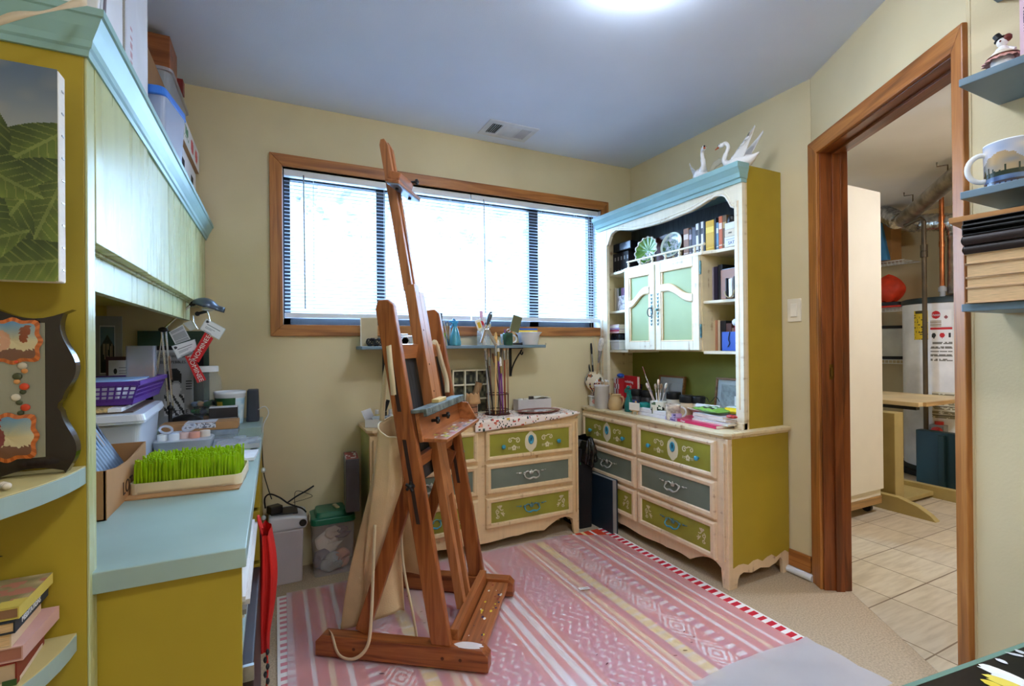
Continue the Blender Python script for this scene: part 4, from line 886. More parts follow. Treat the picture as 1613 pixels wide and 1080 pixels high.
# white box of paint bottles at the left end
P = D_(588,655); t = thing('paint_box', 'open white cardboard box of paint bottles on the left end of the dresser', 'box', (P.x-.018,2.615,DZ+.001), rad(-30))
B().mat(CARDW).ringbox(-.075,-.065,.075,.065,0,.042,.003).done('box', parent=t)
B().mat(CARDW).bar((-.075,0,.04),(-.095,0,.085),.13,.003,(1,0,.4)).done('lid_flap', parent=t)
bz = V((P.x-.018,2.615,DZ+.006))
for k,(dx,dy,h,c,cap,lab) in enumerate(((-.045,.03,.075,(228,214,150),(236,236,236),'white capped yellow paint bottle in the white box'),(-.012,.035,.08,(36,110,72),(240,240,240),'green paint bottle in the white box'),(.028,.03,.078,(226,226,230),(220,220,224),'white paint bottle at the right in the white box'),(.01,.0,.07,(120,70,130),(30,30,30),'purple paint bottle in the white box'))):
    o = thing('paint_bottle', lab, 'bottle', bz+V((dx*.87+dy*.5, -dx*.5+dy*.87,0)), 0, 'paint bottles in the white box'); B().mat(K(c,.35)).lathe([(.013,0),(.014,.003),(.014,h*.6),(.009,h*.7)],14).done('bottle',parent=o); B().mat(K(cap,.4)).cyl((0,0,h*.7),(0,0,h),.010,.0095,12).done('cap',parent=o)
def bg(u,v): return (bz.x-.005+.10*(u-.5)-.03*(v-.5), bz.y-.03+.04*(v-.5)-.05*(u-.5), DZ+.045+.018*vn(u*6,v*6,3)-.02*abs(u-.5))
tag(B().mat(film('bag_plastic',(206,220,236),.7,.25)).surf(20,12,bg).done('plastic_wrap'), 'crumpled bluish plastic wrap lying over the white paint box', 'plastic')
t = thing('red_pliers', 'dark tool with a red grip standing behind the white paint box', 'tool', (ay(598,0,2.72).x,2.72,DZ)); B().mat(K((180,34,34),.4)).tube([(0,0,0),(-.004,0,.07)],.009,8).done('grip',parent=t); B().mat(BLACK).bar((.004,0,.05),(.03,0,.125),.02,.012,(0,1,0)).done('head',parent=t,bev=.003)
# basket and dark pouch
t = thing('wire_basket', 'small dark lattice basket on the dresser behind the easel tray', 'basket', (ay(712,0,2.68).x,2.68,DZ)); b = B().mat(K((96,70,58),.6))
for k in range(18): a = 2*PI*k/18; b.tube([(.045*cos(a),.045*sin(a),0),(.058*cos(a),.058*sin(a),.07)],.0022,5)
for z,r in ((0,.045),(.022,.049),(.045,.054),(.07,.058)): b.tube([(r*cos(2*PI*i/20),r*sin(2*PI*i/20),z) for i in range(20)],.0026,5,closed=True)
b.done('lattice', parent=t)
t = thing('dark_pouch', 'dark brown leather pouch resting in the lattice basket', 'pouch', (ay(712,0,2.68).x,2.68,DZ+.052)); B().mat(M('pouch_leather',(44,36,38),.45,var=.2,bump=.4)).ball((0,0,.034),.05,14,(1.05,.75,.62)).done('pouch_body',parent=t); B().mat(M('pouch_leather',(44,36,38))).tube([(-.045,0,.05),(0,-.035,.066),(.045,0,.05)],.006,7).done('strap',parent=t)
# patterned mug with wooden roll
mx = ay(737,0,2.64).x
t = thing('patterned_mug', 'brown banded clay mug holding a wooden roll behind the easel tray', 'mug', (mx,2.64,DZ+.008))
def mg(u,v): a=u*2*PI; r=.040-.004*sin(v*PI); return (r*cos(a),r*sin(a),.095*v)
printed('mug_body', 40, 20, mg, lambda u,v: (216,196,170) if v>.92 or .05<v<.1 else ((60,44,36) if (.60<v<.66 or .25<v<.3) else ((130,80,60) if .3<v<.6 and (u*20+abs(v-.45)*10)%1<.5 else (176,126,98))), parent=t, closeu=True, smooth=True)
B().mat(K((150,104,78),.7)).lathe([(0,.003),(.037,.003)],24).done('mug_base',parent=t)
t = thing('bamboo_roll', 'wooden roll of bark leaning right out of the clay mug', 'roll', (mx,2.64,DZ+.03)); B().mat(wood('bark',(150,112,72),(176,138,96),2,10,.7)).cyl((-.004,0,.02),(.052,.0,.175),.019,.021,14).done('roll',parent=t); B().mat(K((60,52,44),.5)).tube([(.052+.02*cos(a)*.94,.02*sin(a),.175-.02*cos(a)*.33) for a in [2*PI*i/14 for i in range(14)]],.002,5,closed=True).done('rim',parent=t)
t = thing('paper_wrap', 'crumpled brown paper around the neck of the clay mug', 'paper', (mx+.004,2.63,DZ+.085)); B().mat(K((196,150,104),.8)).surf(16,4,lambda u,v:(.042*(1+.15*sin(u*30))*cos(u*PI-PI)*(1-.15*v),.042*sin(u*PI-PI)*(1-.2*v),.06*v+.006*sin(u*25)*v)).done('wrap',parent=t,solid=.001)
# spiral brush holder
hx = ay(778,0,2.655).x
t = thing('brush_holder', 'brown wire spiral holder full of paint brushes on the dresser', 'holder', (hx,2.655,DZ+.007)); WR = K((84,42,38),.4,metal=.5)
b = B().mat(WR).lathe([(0,0),(.072,0),(.078,.004),(.074,.010),(0,.008)],32); b.done('base_plate',parent=t)
for z in (.03,.125): B().mat(WR).tube([(.068*cos(2*PI*i/40),.068*sin(2*PI*i/40),z) for i in range(40)],.0028,6,closed=True).done('ring',parent=t)
for k in range(6): a=2*PI*k/6+.3; B().mat(WR).cyl((.068*cos(a),.068*sin(a),.008),(.068*cos(a),.068*sin(a),.127),.0025,n=6).done('upright_wire',parent=t)
def brush(label, p0, p1, hcol, fcol, bcol, r=.004, bw=.008, flat=.5, group=None, bl=.16, fl=.13):
    o = thing('paint_brush', label, 'brush', p0, 0, group); d = V(p1)-V(p0); L=d.length; 
    B().mat(K(hcol,.4)).tube([(0,0,0),d*.3,d*.55,d*(1-bl-fl)],[r*.55,r*1.15,r,r*1.05],8).done('handle',parent=o)
    B().mat(K(fcol,.25,metal=.8)).tube([d*(1-bl-fl),d*(1-bl)],[r*1.1,bw*.8],10).done('ferrule',parent=o)
    B().mat(K(bcol,.8,var=.12,ns=80)).tube([d*(1-bl),d*(1-bl*.5),d*(1-bl*.1),d],[bw*.8,bw,bw*.75,bw*.25],10).done('bristles',parent=o); return o
GB='brushes in the spiral holder'
HB=(hx,2.655,DZ+.012)
for k,(u0,u1,v1,dy,hc,bc,r,bw,lab) in enumerate((
    (772,762,532,-.03,(40,40,40),(236,216,196),.0045,.010,'black handled brush with a pale tip at the left of the spiral holder'),
    (766,764,552,-.05,(170,172,176),(120,112,104),.004,.006,'grey handled brush at the left front of the spiral holder'),
    (771,769,545,-.01,(120,80,60),(188,150,120),.0045,.008,'brown handled round brush near the left of the spiral holder'),
    (775,781,523,-.055,(226,184,122),(226,178,110),.006,.011,'big pale wooden brush with a pointed tip in front of the spiral holder'),
    (783,784,535,-.045,(120,60,130),(238,226,210),.0055,.010,'purple and gold brush with a white pointed tip in the spiral holder'),
    (787,788,562,-.052,(130,64,140),(244,232,226),.0055,.008,'shorter purple brush with a white flat tip in the spiral holder'),
    (790,794,533,-.03,(150,70,40),(232,190,150),.005,.010,'red brown handled brush at the right of the spiral holder'),
    (795,799,532,-.02,(176,140,104),(206,176,150),.005,.011,'tan flat brush at the far right of the spiral holder'),
    (779,790,545,.02,(60,60,64),(150,140,130),.004,.007,'dark handled brush at the back of the spiral holder'),
    (768,772,548,.02,(210,208,200),(90,84,80),.0035,.006,'thin white handled brush at the back of the spiral holder'),
    (786,776,556,.03,(90,50,44),(170,120,90),.004,.007,'short brown brush at the back middle of the spiral holder'))):
    y=2.655+dy; p0=(ay(u0,0,y).x,y,DZ+.018); p1=ay(u1,v1,y); brush(lab,p0,p1,hc,(196,170,110) if k in (4,5) else (190,190,192),bc,r,bw,group=GB)
# grey box with tubes
t = thing('grey_box', 'low grey white box holding small jars on the right of the dresser', 'box', (ay(833,0,2.72).x,2.72,DZ+.008)); B().mat(K((214,206,204),.6)).ringbox(-.118,-.035,.118,.035,0,.072,.003).done('box',parent=t)
for k,(dx,c,lab) in enumerate(((-.095,(236,236,232),'white capped jar at the left end in the grey box'),(-.055,(220,216,206),'pale capped jar second from the left in the grey box'),(-.02,(60,56,54),'dark patterned cube in the middle of the grey box'))):
    o=thing('small_jar',lab,'jar',(ay(833,0,2.72).x+dx,2.70,DZ+.013)); (B().mat(K(c,.4)).lathe([(.014,0),(.015,.06),(.013,.074),(.0,.076)],16) if k<2 else B().mat(K(c,.4)).box(-.012,-.012,.03,.012,.012,.085)).done('jar',parent=o)
t = thing('folded_rag', 'folded white rag lying on top of the grey box', 'rag', (ay(845,0,2.72).x,2.72,DZ+.081)); B().mat(K((232,230,222),.8)).surf(16,8,lambda u,v:(-.06+.12*u,-.03+.06*v,.004+.012*vn(u*4,v*3,6)*sin(u*PI))).done('rag',parent=t,solid=.004)
# oval palette
px_=ay(843,0,2.60).x
t = thing('oval_palette', 'red brown oval palette with silver paint on the right end of the dresser', 'palette', (px_,2.60,DZ+.010)); B().mat(K((128,56,40),.4)).lathe([(.09,0),(.125,.006),(.145,.013),(.140,.014),(.12,.009),(0,.006)],40,1,.62).done('plate',parent=t)
printed('paint_film',30,20,lambda u,v:(.118*(2*u-1)*1.0,.068*(2*v-1)*math.sqrt(max(0,1-(2*u-1)**2)),.0105),lambda u,v:(206,212,222) if (u-.55)**2+(v-.5)**2*.4<.03 else ((226,214,196) if vn(u*9,v*6,3)>.62 else (96,58,46)),colmat('wet_paint',.25),t)
# red folders and trowel
P=D_(775,647)
for k,(dx,dy,rz,c,lab) in enumerate(((0,0,-6,(168,34,40),'red flat folder lying on the paint cloth, lower of the two'),(.02,.022,-16,(196,60,52),'red ruler strip lying across the red folder'))):
    o=thing('red_strip',lab,'folder',(P.x+dx,P.y+dy-.0,DZ+.0125+.006*k),rad(rz)); B().mat(K(c,.4)).box(-.125,-.012,0,.125,.012,.005).done('strip',parent=o,bev=.001)
a=D_(742,638); c=D_(799,646)
t = thing('white_blue_knife', 'white bladed tool with a blue handle lying over the red strips', 'knife', (0,0,0)); 
A_=V((a.x,a.y+.02,DZ+.03)); C_=V((c.x-.01,c.y+.01,DZ+.024)); M_=A_+(C_-A_)*.5+V((0,0,.014))
B().mat(WPLAST).tube(spl([A_,A_+(M_-A_)*.6+V((0,0,.008)),M_+V((.01,0,.004))],6),[.002]*4+[.007]*5+[.009]*4,8).done('blade',parent=t); B().mat(K((44,116,190),.35)).tube([M_+V((.008,0,.004)),(M_+C_)/2+V((0,0,.006)),C_],[.010,.011,.006],10).done('handle',parent=t)

# ------------------------------------------------------------------ on the hutch dresser top
def put(name,label,cat,u,x,rz=0,group=None): return thing(name,label,cat,(x,ax(u,600,x).y,DZ+.001),rz,group)
def lat(t,name,prof,m,n=24,**k): return B().mat(m).lathe(prof,n,**k).done(name,parent=t)
t=put('white_tub','white plastic tub with a pink label in the corner under the vase','tub',936,1.972); lat(t,'tub',[(.036,0),(.040,.06),(.044,.062),(.044,.070),(0,.070)],WPLAST); vx=t.location.copy()
printed('tub_label',8,8,lambda u,v:(.0405*cos(rad(-150+50*u)),.0405*sin(rad(-150+50*u)),.015+.035*v),lambda u,v:(226,160,160) if (u-.5)**2+(v-.5)**2<.2 else (240,238,238),parent=t)
t=thing('vase','round ivory vase painted with flowers standing on the white tub','vase',vx+V((0,0,.071)))
def vs_(u,v):
    pr=[(.026,0),(.030,.004),(.022,.018),(.024,.028),(.052,.055),(.066,.09),(.064,.12),(.046,.145),(.036,.152),(.036,.16),(.040,.164)]
    k=v*10; i=min(9,int(k)); f_=k-i; r=pr[i][0]*(1-f_)+pr[i+1][0]*f_; z=pr[i][1]*(1-f_)+pr[i+1][1]*f_; a=2*PI*u; return (r*cos(a),r*sin(a),z)
def vc(u,v):
    n=vn(u*26,v*9,5)
    if v<.25: return mixc((190,170,160),(90,70,66),n)
    if .3<u<.48 and v>.45: return mixc((206,208,216),(120,120,130),n)
    if v<.5 and n>.45: return ((150,40,40),(60,60,70),(200,150,60))[int(n*40)%3]
    if v<.8 and n>.66: return (170,90,50) if vn(u*40,v*20,2)>.5 else (70,74,60)
    return (226,214,188)
printed('vase_body',56,40,vs_,vc,colmat('glazed_print',.15,.4),t,True,True)
VB=vx+V((0,0,.085))
for dx,dy,u1,v1,hc,bc,bw,lab in ((0,.0,919,531,(30,30,32),(140,146,140),.016,'wide grey brush leaning left in the ivory vase'),(0,0,931,540,(28,28,30),(30,30,34),.008,'thin black brush in the middle of the ivory vase'),(0,0,948,532,(200,170,130),(206,196,184),.018,'wide pale brush with a steel ferrule leaning right in the ivory vase')):
    p1=ax(u1,v1,VB.x-.01); brush(lab,VB,p1,hc,(196,150,80) if u1<925 else (176,180,186),bc,.006,bw,bl=.22,fl=.22,group='brushes in the ivory vase')
t=put('canister','tall white grey canister of cotton swabs beside the ivory vase','canister',948,1.942); lat(t,'canister_body',[(.047,0),(.049,.004),(.049,.140),(.051,.144),(.051,.153),(.047,.153),(.046,.012),(0,.010)],K((206,200,192),.45))
cx_=t.location.copy()
for k in range(9):
    a=k*2.4; o=thing('cotton_swab','cotton swab with a white tip standing in the white grey canister','swab',cx_+V((.008*cos(a),.008*sin(a),.012)),0,'swabs in the canister'); d=V((.033*cos(a),.033*sin(a),.158+.012*h2(k,1))); B().mat(K((232,200,160),.6)).cyl((0,0,0),d,.0018,n=6).done('stick',parent=o); B().mat(WHITE).ball(d,.0048,8,(1,1,1.5)).done('tip',parent=o)
t=put('pitcher','small tan clay pitcher with a handle beside the white canister','pitcher',969,1.968,rz=rad(-70)); PT=K((196,164,116),.45)
lat(t,'pitcher_body',[(.036,0),(.045,.012),(.048,.035),(.040,.066),(.033,.084),(.034,.094),(.038,.100),(.034,.098),(.030,.085),(0,.02)],PT,28); B().mat(PT).tube(spl([(.033,0,.088),(.056,0,.082),(.060,0,.055),(.044,0,.022)],6),.006,8).done('handle',parent=t); B().mat(PT).tube([(-.030,0,.095),(-.045,0,.102)],[.012,.004],8).done('spout',parent=t)
# upright books in the niche corner (spines towards the room)
def sbook(label,x,y,z,th,h,dp,col,rz=-PI/2,group=None,lean=0,pg=None,band=None,nm='book'):
    b=B().mat(K(col,.5)); b.X=MX.Rotation(lean,4,'Y')
    b.box(0,0,0,.003,dp,h).box(th-.003,0,0,th,dp,h).box(.003,0,0,th-.003,.003,h)
    if band: b.mat(K(band,.5)).box(.001,-.0006,h*.62,th-.001,.0,h*.80).box(.001,-.0006,h*.12,th-.001,.0,h*.16)
    b.mat(pg or PAGESW).box(.003,.003,.003,th-.003,dp-.004,h-.003)
    o=b.done(nm); o.location=(x,y,z); o.rotation_euler.z=rz; return tag(o,label,'book',group)
NB='books in the lower corner of the hutch'
y=2.735
for k,(th,h,c,band,lab) in enumerate(((.010,.190,(206,202,200),(200,60,60),'pale magazine at the left end of the books under the left shelf'),(.008,.185,(226,222,222),(180,40,50),'white magazine second from the left under the left shelf'),(.012,.182,(168,34,46),(230,220,220),'dark red book third from the left under the left shelf'),(.008,.180,(232,228,226),(60,60,60),'white slim magazine beside the dark red book'),(.010,.182,(200,52,58),(240,240,240),'bright red slim book before the big red book'))):
    sbook(lab,2.13,y,DZ+.001,th,h,.14,c,-PI/2,NB,0,None,band); y-=th+.002
t=thing('red_book','big red book with white lettering facing out under the left hutch shelf','book',(2.165,y-.085,DZ+.001),-PI/2-.15)
B().mat(K((200,26,36),.35)).box(-.075,-.010,0,.085,-.007,.205).box(-.075,.010,0,.085,.013,.205).box(-.078,-.010,0,-.075,.013,.205).done('cover',parent=t); B().mat(PAGESW).box(-.075,-.007,.003,.082,.010,.202).done('pages',parent=t)
txt('lettering','rethinking',.026,WHITE,t,(-.015,-.0104,.165),(PI/2,0,0)); txt('lettering','geek',.036,WHITE,t,(-.015,-.0104,.135),(PI/2,0,0))
t=thing('blue_wrapper','crumpled bright blue wrapper on top of the red books','wrapper',(2.16,2.70,DZ+.19)); B().mat(K((36,86,196),.35,var=.4,ns=40)).ball((0,0,.014),.03,10,(.8,1.1,.5)).done('wrapper',parent=t)
# framed pictures
def framed(name,label,loc,rz,w,h,fm,matc,pic,mw=.03,fw=.014,lean=rad(-8),nx=24,ny=18,parts=True):
    t=thing(name,label,'picture',loc,rz); X=MX.Rotation(lean,4,'X')
    b=B().mat(fm); b.X=X; b.box(-w/2,-.008,0,w/2,.010,fw).box(-w/2,-.008,h-fw,w/2,.010,h).box(-w/2,-.008,fw,-w/2+fw,.010,h-fw).box(w/2-fw,-.008,fw,w/2,.010,h-fw); b.mat(BLACKM).box(-w/2+.002,.006,.002,w/2-.002,.012,h-.002); b.done('frame',parent=t,bev=.002)
    b=B().mat(K(matc,.8)); b.X=X; b.vf([(-w/2+fw,-.001,fw),(w/2-fw,-.001,fw),(w/2-fw,-.001,h-fw),(-w/2+fw,-.001,h-fw)],[(0,1,2,3)]); b.done('mount',parent=t)
    iw,ih=w-2*fw-2*mw,h-2*fw-2*mw
    printed('print',nx,ny,lambda u,v:X@V((-iw/2+iw*u,-.0018,fw+mw+ih*v)),pic,parent=t)
    b=B().mat(GLASSY); b.X=X; b.vf([(-w/2+fw,-.004,fw),(w/2-fw,-.004,fw),(w/2-fw,-.004,h-fw),(-w/2+fw,-.004,h-fw)],[(0,1,2,3)]); b.done('glass',parent=t)
    return t
def sketch(u,v,s=0): 
    n=vn(u*9,v*9,s); d=abs((u-.5)-.12*sin(v*7))
    return mixc((120,122,118),(200,204,204),min(1,d*5+.15+.4*n)) if .15<v<.9 else (196,200,200)
framed('framed_drawing','wood framed pale pencil drawing leaning at the back of the hutch niche','picture'and(2.278,ax(1050,0,2.29).y,DZ+.002),-PI/2,.225,.215,wood('frame_wood',(150,98,48),(170,116,62),0),(196,204,206),lambda u,v:sketch(u,v,2),.022,.012)
framed('framed_drawing','wood framed drawing leaning at the right end of the hutch niche','x'and(2.276,ax(1139,0,2.29).y-.035,DZ+.002),-PI/2,.235,.225,wood('frame_wood',(150,98,48),(170,116,62),0),(206,212,214),lambda u,v:mixc((140,146,144),(186,192,190),vn(u*14+v*6,v*12,4)),.026,.012)
framed('butterfly_frame','black framed picture of a dark butterfly behind the teal spray bottle','x'and(2.19,ax(990,0,2.19).y,DZ+.035),-PI/2,.150,.120,BLACK,(26,26,28),lambda u,v:(64,36,28) if abs(u-.5)>.04 and ((abs(u-.5)-.2)**2*1.6+(v-.62)**2<.05 or (abs(u-.5)-.16)**2*2+(v-.3)**2<.02) else (214,196,176),.022,.014)
tag(B().mat(BLACKM).box(2.205,ax(990,0,2.19).y-.075,DZ+.001,2.25,ax(990,0,2.19).y+.075,DZ+.034).done('black_box',bev=.002),'flat black box under the butterfly picture in the hutch niche','box')
# teal spray bottle
t=put('teal_spray_bottle','teal green spray bottle in front of the butterfly picture','bottle',990,1.985); lat(t,'bottle',[(.024,0),(.027,.004),(.027,.05),(.020,.08),(.013,.095),(.011,.105)],M('teal_clear',(40,128,124),.15,var=.1,trans=.3)); TL=K((16,116,104),.35); B().mat(TL).lathe([(.013,.100),(.013,.118)],14).box(-.010,-.014,.115,.010,.030,.138).bar((0,-.012,.125),(0,-.026,.085),.010,.007,(1,0,0)).bar((0,.02,.135),(0,-.004,.155),.018,.014,(1,0,0)).done('trigger_head',parent=t,bev=.003)
# tiny easel with blank canvas
t=put('mini_easel','tiny wooden easel holding a blank white canvas on the dresser edge','easel',1001,1.950,rz=-PI/2+.25); LW=K((206,166,110),.5)
for s_ in (-1,1): B().mat(LW).bar((s_*.018,-.012,0),(s_*.006,.006,.066),.007,.005).done('leg',parent=t)
B().mat(LW).bar((0,.03,0),(0,.004,.064),.006,.005).done('rear_leg',parent=t); B().mat(LW).box(-.026,-.016,.018,.026,-.004,.023).done('ledge',parent=t); B().mat(LW).bar((0,.0,.05),(0,.004,.078),.010,.006,(0,1,0)).done('mast',parent=t)
o=thing('mini_canvas','small blank white canvas on the tiny wooden easel','canvas',(0,0,0)); o.location=t.matrix_basis@V((0,-.011,.0245)); o.rotation_euler.z=t.rotation_euler.z; B().mat(K((236,228,216),.8)).box(-.036,-.006,0,.036,.0,.044).done('canvas',parent=o,bev=.001)
t=put('teal_tub','teal paint tub behind the tiny white canvas','tub',1015,2.04); lat(t,'tub',[(.033,0),(.035,.004),(.035,.055),(.030,.062),(0,.062)],K((26,140,130),.35)); 
t=put('blue_jar','dark blue capped jar behind the teal spray bottle','jar',999,2.045); lat(t,'jar',[(.022,0),(.024,.06),(.02,.066),(0,.066)],K((32,60,120),.35))
t=put('red_knob_bottle','small bottle with a round red cap behind the clay pitcher','bottle',983,2.05); lat(t,'bottle',[(.014,0),(.015,.03),(.008,.045)],BLACK,14); B().mat(K((170,22,34),.3)).ball((0,0,.056),.013,12).done('cap',parent=t)
# black lidded jars
def bjar(u,x,label,r=.031,h=.082,c=(220,196,164),back=0):
    t=put('gesso_jar',label,'jar',u,x,group='black lidded jars'); lat(t,'jar',[(r*.95,0),(r,.004),(r,h*.62),(r*.86,h*.68)],K(c,.35)); lat(t,'lid',[(r*1.02,h*.66),(r*1.04,h*.68),(r*1.04,h*.96),(r*.98,h),(0,h)],BLACK); return t
bjar(1002,2.13,'black lidded jar left behind the teal tub',.036,.125,(60,58,60)); bjar(1019,2.16,'black lidded jar directly behind the brush cup',.036,.120,(70,66,66))
bjar(1061,2.20,'black lidded jar with a white label left of the cream jars',.042,.125,(236,226,206)); bjar(1082,2.16,'black lidded cream jar in the middle above the mug',.042,.120,(222,196,160)); bjar(1100,2.19,'black lidded cream jar at the right beside the framed drawing',.036,.118,(226,206,172))
# brush cup
t=put('brush_cup','white cup printed with dark green trees holding makeup brushes','cup',1037,2.00)
printed('cup_body',40,16,lambda u,v:((.045+.003*v)*cos(2*PI*u),(.045+.003*v)*sin(2*PI*u),.088*v),lambda u,v:(36,60,44) if v<.72-.35*abs(((u*9)%1)-.5)*2 and .1<v and vn(u*9,0,1)>.3 else ((90,120,90) if vn(u*20,v*8,3)>.72 and v>.3 else (236,232,216)),colmat('glazed_print',.15,.4),t,True,True); B().mat(K((236,232,216),.4)).lathe([(.0485,.088),(.046,.089),(.044,.008),(0,.006)],30).done('inside',parent=t)
bc=t.location.copy()
for k,(u1,v1,hc,tip,lab) in enumerate(((1018,603,(214,190,160),(236,206,190),'soft pink tipped brush leaning left in the tree cup'),(1012,577,(176,150,150),(150,90,90),'long thin brush leaning far left in the tree cup'),(1037,597,(224,206,176),(232,200,176),'tall pale soft brush in the middle of the tree cup'),(1050,603,(226,222,214),(236,226,210),'white handled soft brush leaning right in the tree cup'),(1032,604,(236,232,226),(190,170,150),'short white brush in the middle of the tree cup'),(1042,604,(206,204,200),(150,120,90),'slim brush right of the middle in the tree cup'))):
    brush(lab,bc+V((0,.002*(k-3),.01)),ax(u1,v1,bc.x-.005),hc,(200,196,190),tip,.0032,.0075 if k!=1 else .003,group='brushes in the tree cup')
t=put('picture_mug','white mug with a red brown drawing in front of the cream jars','mug',1060,1.985,rz=rad(-100)); mug(t,.040,.085,M('mug_pic',(206,176,160),.3,var=.35,ns=30),1,WPLAST,ang=60)
# white and purple boxes
for k in range(2):
    y0_=2.276; t=thing('flat_box','white flat box with a purple printed end, '+('lower' if k==0 else 'upper')+' of the two beside the tiny easel','box',(1.972+.004*k,2.13,DZ+.001+k*.0205),-PI/2-.02,'flat boxes beside the tiny easel'); B().mat(K((232,230,236),.5)).box(-.155,-.022,0,.08,.022,.019).done('box',parent=t,bev=.001)
    printed('printed_end',12,8,lambda u,v:(.0805+.075*u,-.0222,.019*v) ,lambda u,v:(96,76,130) if vn(u*9,v*4,k)>.6 else (186,170,214),parent=t); B().mat(K((190,172,216),.5)).box(.080,-.022,0,.156,.022,.019).done('purple_end',parent=t)
# magazines
def mag(label,x,y,w,d,th,z,col,rz,edge=(232,230,226)):
    t=thing('magazine',label,'magazine',(x,y,DZ+.001+z),rz); B().mat(K(col,.3)).box(-w/2,-d/2,0,w/2,-d/2+.001,th).box(-w/2,-d/2,th-.0012,w/2,d/2,th).box(-w/2,-d/2,0,w/2,d/2,.001).done('cover',parent=t); B().mat(K(edge,.8)).box(-w/2+.001,-d/2+.001,.001,w/2-.001,d/2-.001,th-.0012).done('pages',parent=t); return t
t=mag('pink magazine lying at the bottom of the magazine pile',2.065,1.865,.34,.22,.015,0,(206,46,96),-PI/2-.06)
txt('lettering','Chape',.013,WHITE,t,(-.06,-.1106,.0075),(PI/2,0,0))
for k,(dx,dy,w,d,th,c,rz,lab) in enumerate(((.0,-.03,.24,.19,.009,(226,222,222),-.06,'white magazine lying right on top of the pink one'),(.01,-.02,.23,.18,.008,(206,204,214),.02,'grey white magazine third from the bottom of the pile'),(.005,-.015,.235,.18,.008,(236,234,232),-.10,'white magazine fourth from the bottom of the pile'),(.0,.0,.20,.17,.012,(214,206,214),-.04,'pale lilac magazine on top of the pile'))):
    t=thing('magazine',lab,'magazine',(2.085+dx,1.80+dy*.7,DZ+.0165+[0,.0095,.018,.0265][k]),-PI/2+rz,'magazine pile'); B().mat(K(c,.35)).box(-w/2,-d/2,0,w/2,d/2,.001).box(-w/2,-d/2,th-.0012,w/2,d/2,th).done('cover',parent=t); B().mat(PAGESW).box(-w/2+.001,-d/2+.001,.001,w/2-.001,d/2-.001,th-.0012).done('pages',parent=t)
def pillow(b,w,d,h,n=14): return b.surf(n,n,lambda u,v:((u-.5)*w*(1-.05*sin(v*PI)),(v-.5)*d,h*.5+h*.5*(sin(u*PI)*sin(v*PI))**.5+.002*sin(u*40)*(v<.05 or v>.95))).surf(n,n,lambda u,v:((u-.5)*w*(1-.05*sin(v*PI)),(v-.5)*d,h*.5-h*.5*(sin(u*PI)*sin(v*PI))**.5))
t=thing('wipes_pack','green plastic pack of wipes lying on the magazine pile','pack',(2.0,1.8,.8),-PI/2-.12)
t.location=(2.07,ax(1117,0,2.07).y,DZ+.0565); printed('pack_top',24,14,lambda u,v:((u-.5)*.20,(v-.5)*.12,.017+.017*(max(0,sin(u*PI))*max(0,sin(v*PI)))**.5+.002*sin(u*23+v*5)),lambda u,v:(226,240,214) if .3<v<.5 and .25<u<.75 and vn(u*20,v*12,2)>.4 else ((60,72,70) if .12<v<.28 and .35<u<.7 else (136,186,84)),colmat('shiny_print',.2,.3),t,True); B().mat(K((126,176,78),.3)).surf(20,10,lambda u,v:((u-.5)*.20,(v-.5)*.12,.017-.017*(max(0,sin(u*PI))*max(0,sin(v*PI)))**.5)).done('pack_bottom',parent=t)
t=thing('paper_plate','white oval dish lying behind the green wipes pack','dish',(2.16,ax(1105,0,2.16).y,DZ+.035)); lat(t,'dish',[(.05,0),(.09,.012),(.105,.02),(.10,.021),(.05,.006),(0,.005)],K((226,216,200),.4),32,sy=1.1,sx=.7)
t=thing('paper_roll','white rolled paper lying across the oval dish','roll',(2.15,ax(1108,0,2.15).y,DZ+.070),0); B().mat(PAPER).cyl((0,.075,0),(.015,-.075,.002),.014,.012,14).done('roll',parent=t)
t=thing('yellow_pack','yellow plastic snack pack lying at the right end of the magazines','pack',(2.12,ax(1149,0,2.12).y,DZ+.058),-PI/2+.2); pillow(B().mat(K((236,204,44),.25)),.13,.09,.036).done('pack',parent=t); B().mat(WHITE).box(-.03,-.02,.034,.03,.015,.0365).done('label_patch',parent=t)
t=thing('red_wrapper','crumpled red and orange wrapper at the front of the magazine pile','wrapper',(2.02,ax(1146,0,2.02).y,DZ+.052)); B().mat(K((206,60,58),.3,var=.4,ns=40)).ball((0,0,.009),.024,10,(.8,1.3,.4)).done('wrapper',parent=t)
t=thing('black_card_holder','black object with a white and green card at the right of the niche','holder',(2.20,ax(1159,0,2.2).y,DZ+.06),-PI/2); B().mat(BLACKM).ball((0,.02,.10),.035,12,(1,.5,1)).done('holder',parent=t); printed('card',10,14,lambda u,v:(-.03+.06*u,-.004,.0+.08*v),lambda u,v:(60,150,80) if .2<v<.38 else (236,236,236),parent=t); B().mat(K((236,236,236))).box(-.03,-.0035,0,.03,0,.08).done('card_back',parent=t); txt('lettering','Big',.026,BLACK,t,(-.004,-.0046,.055),(PI/2,0,0))
tag(B().mat(BLACK).tube(spl([(2.2,ax(1098,0,2.2).y,DZ+.085),(2.2,ax(1106,0,2.2).y,DZ+.115),(2.2,ax(1112,0,2.2).y,DZ+.09),(2.2,ax(1121,0,2.2).y,DZ+.125),(2.2,ax(1127,0,2.2).y,DZ+.10)],6),.002,6).done('eyeglasses_arm'),'black wire spectacles arms behind the paper roll','glasses')

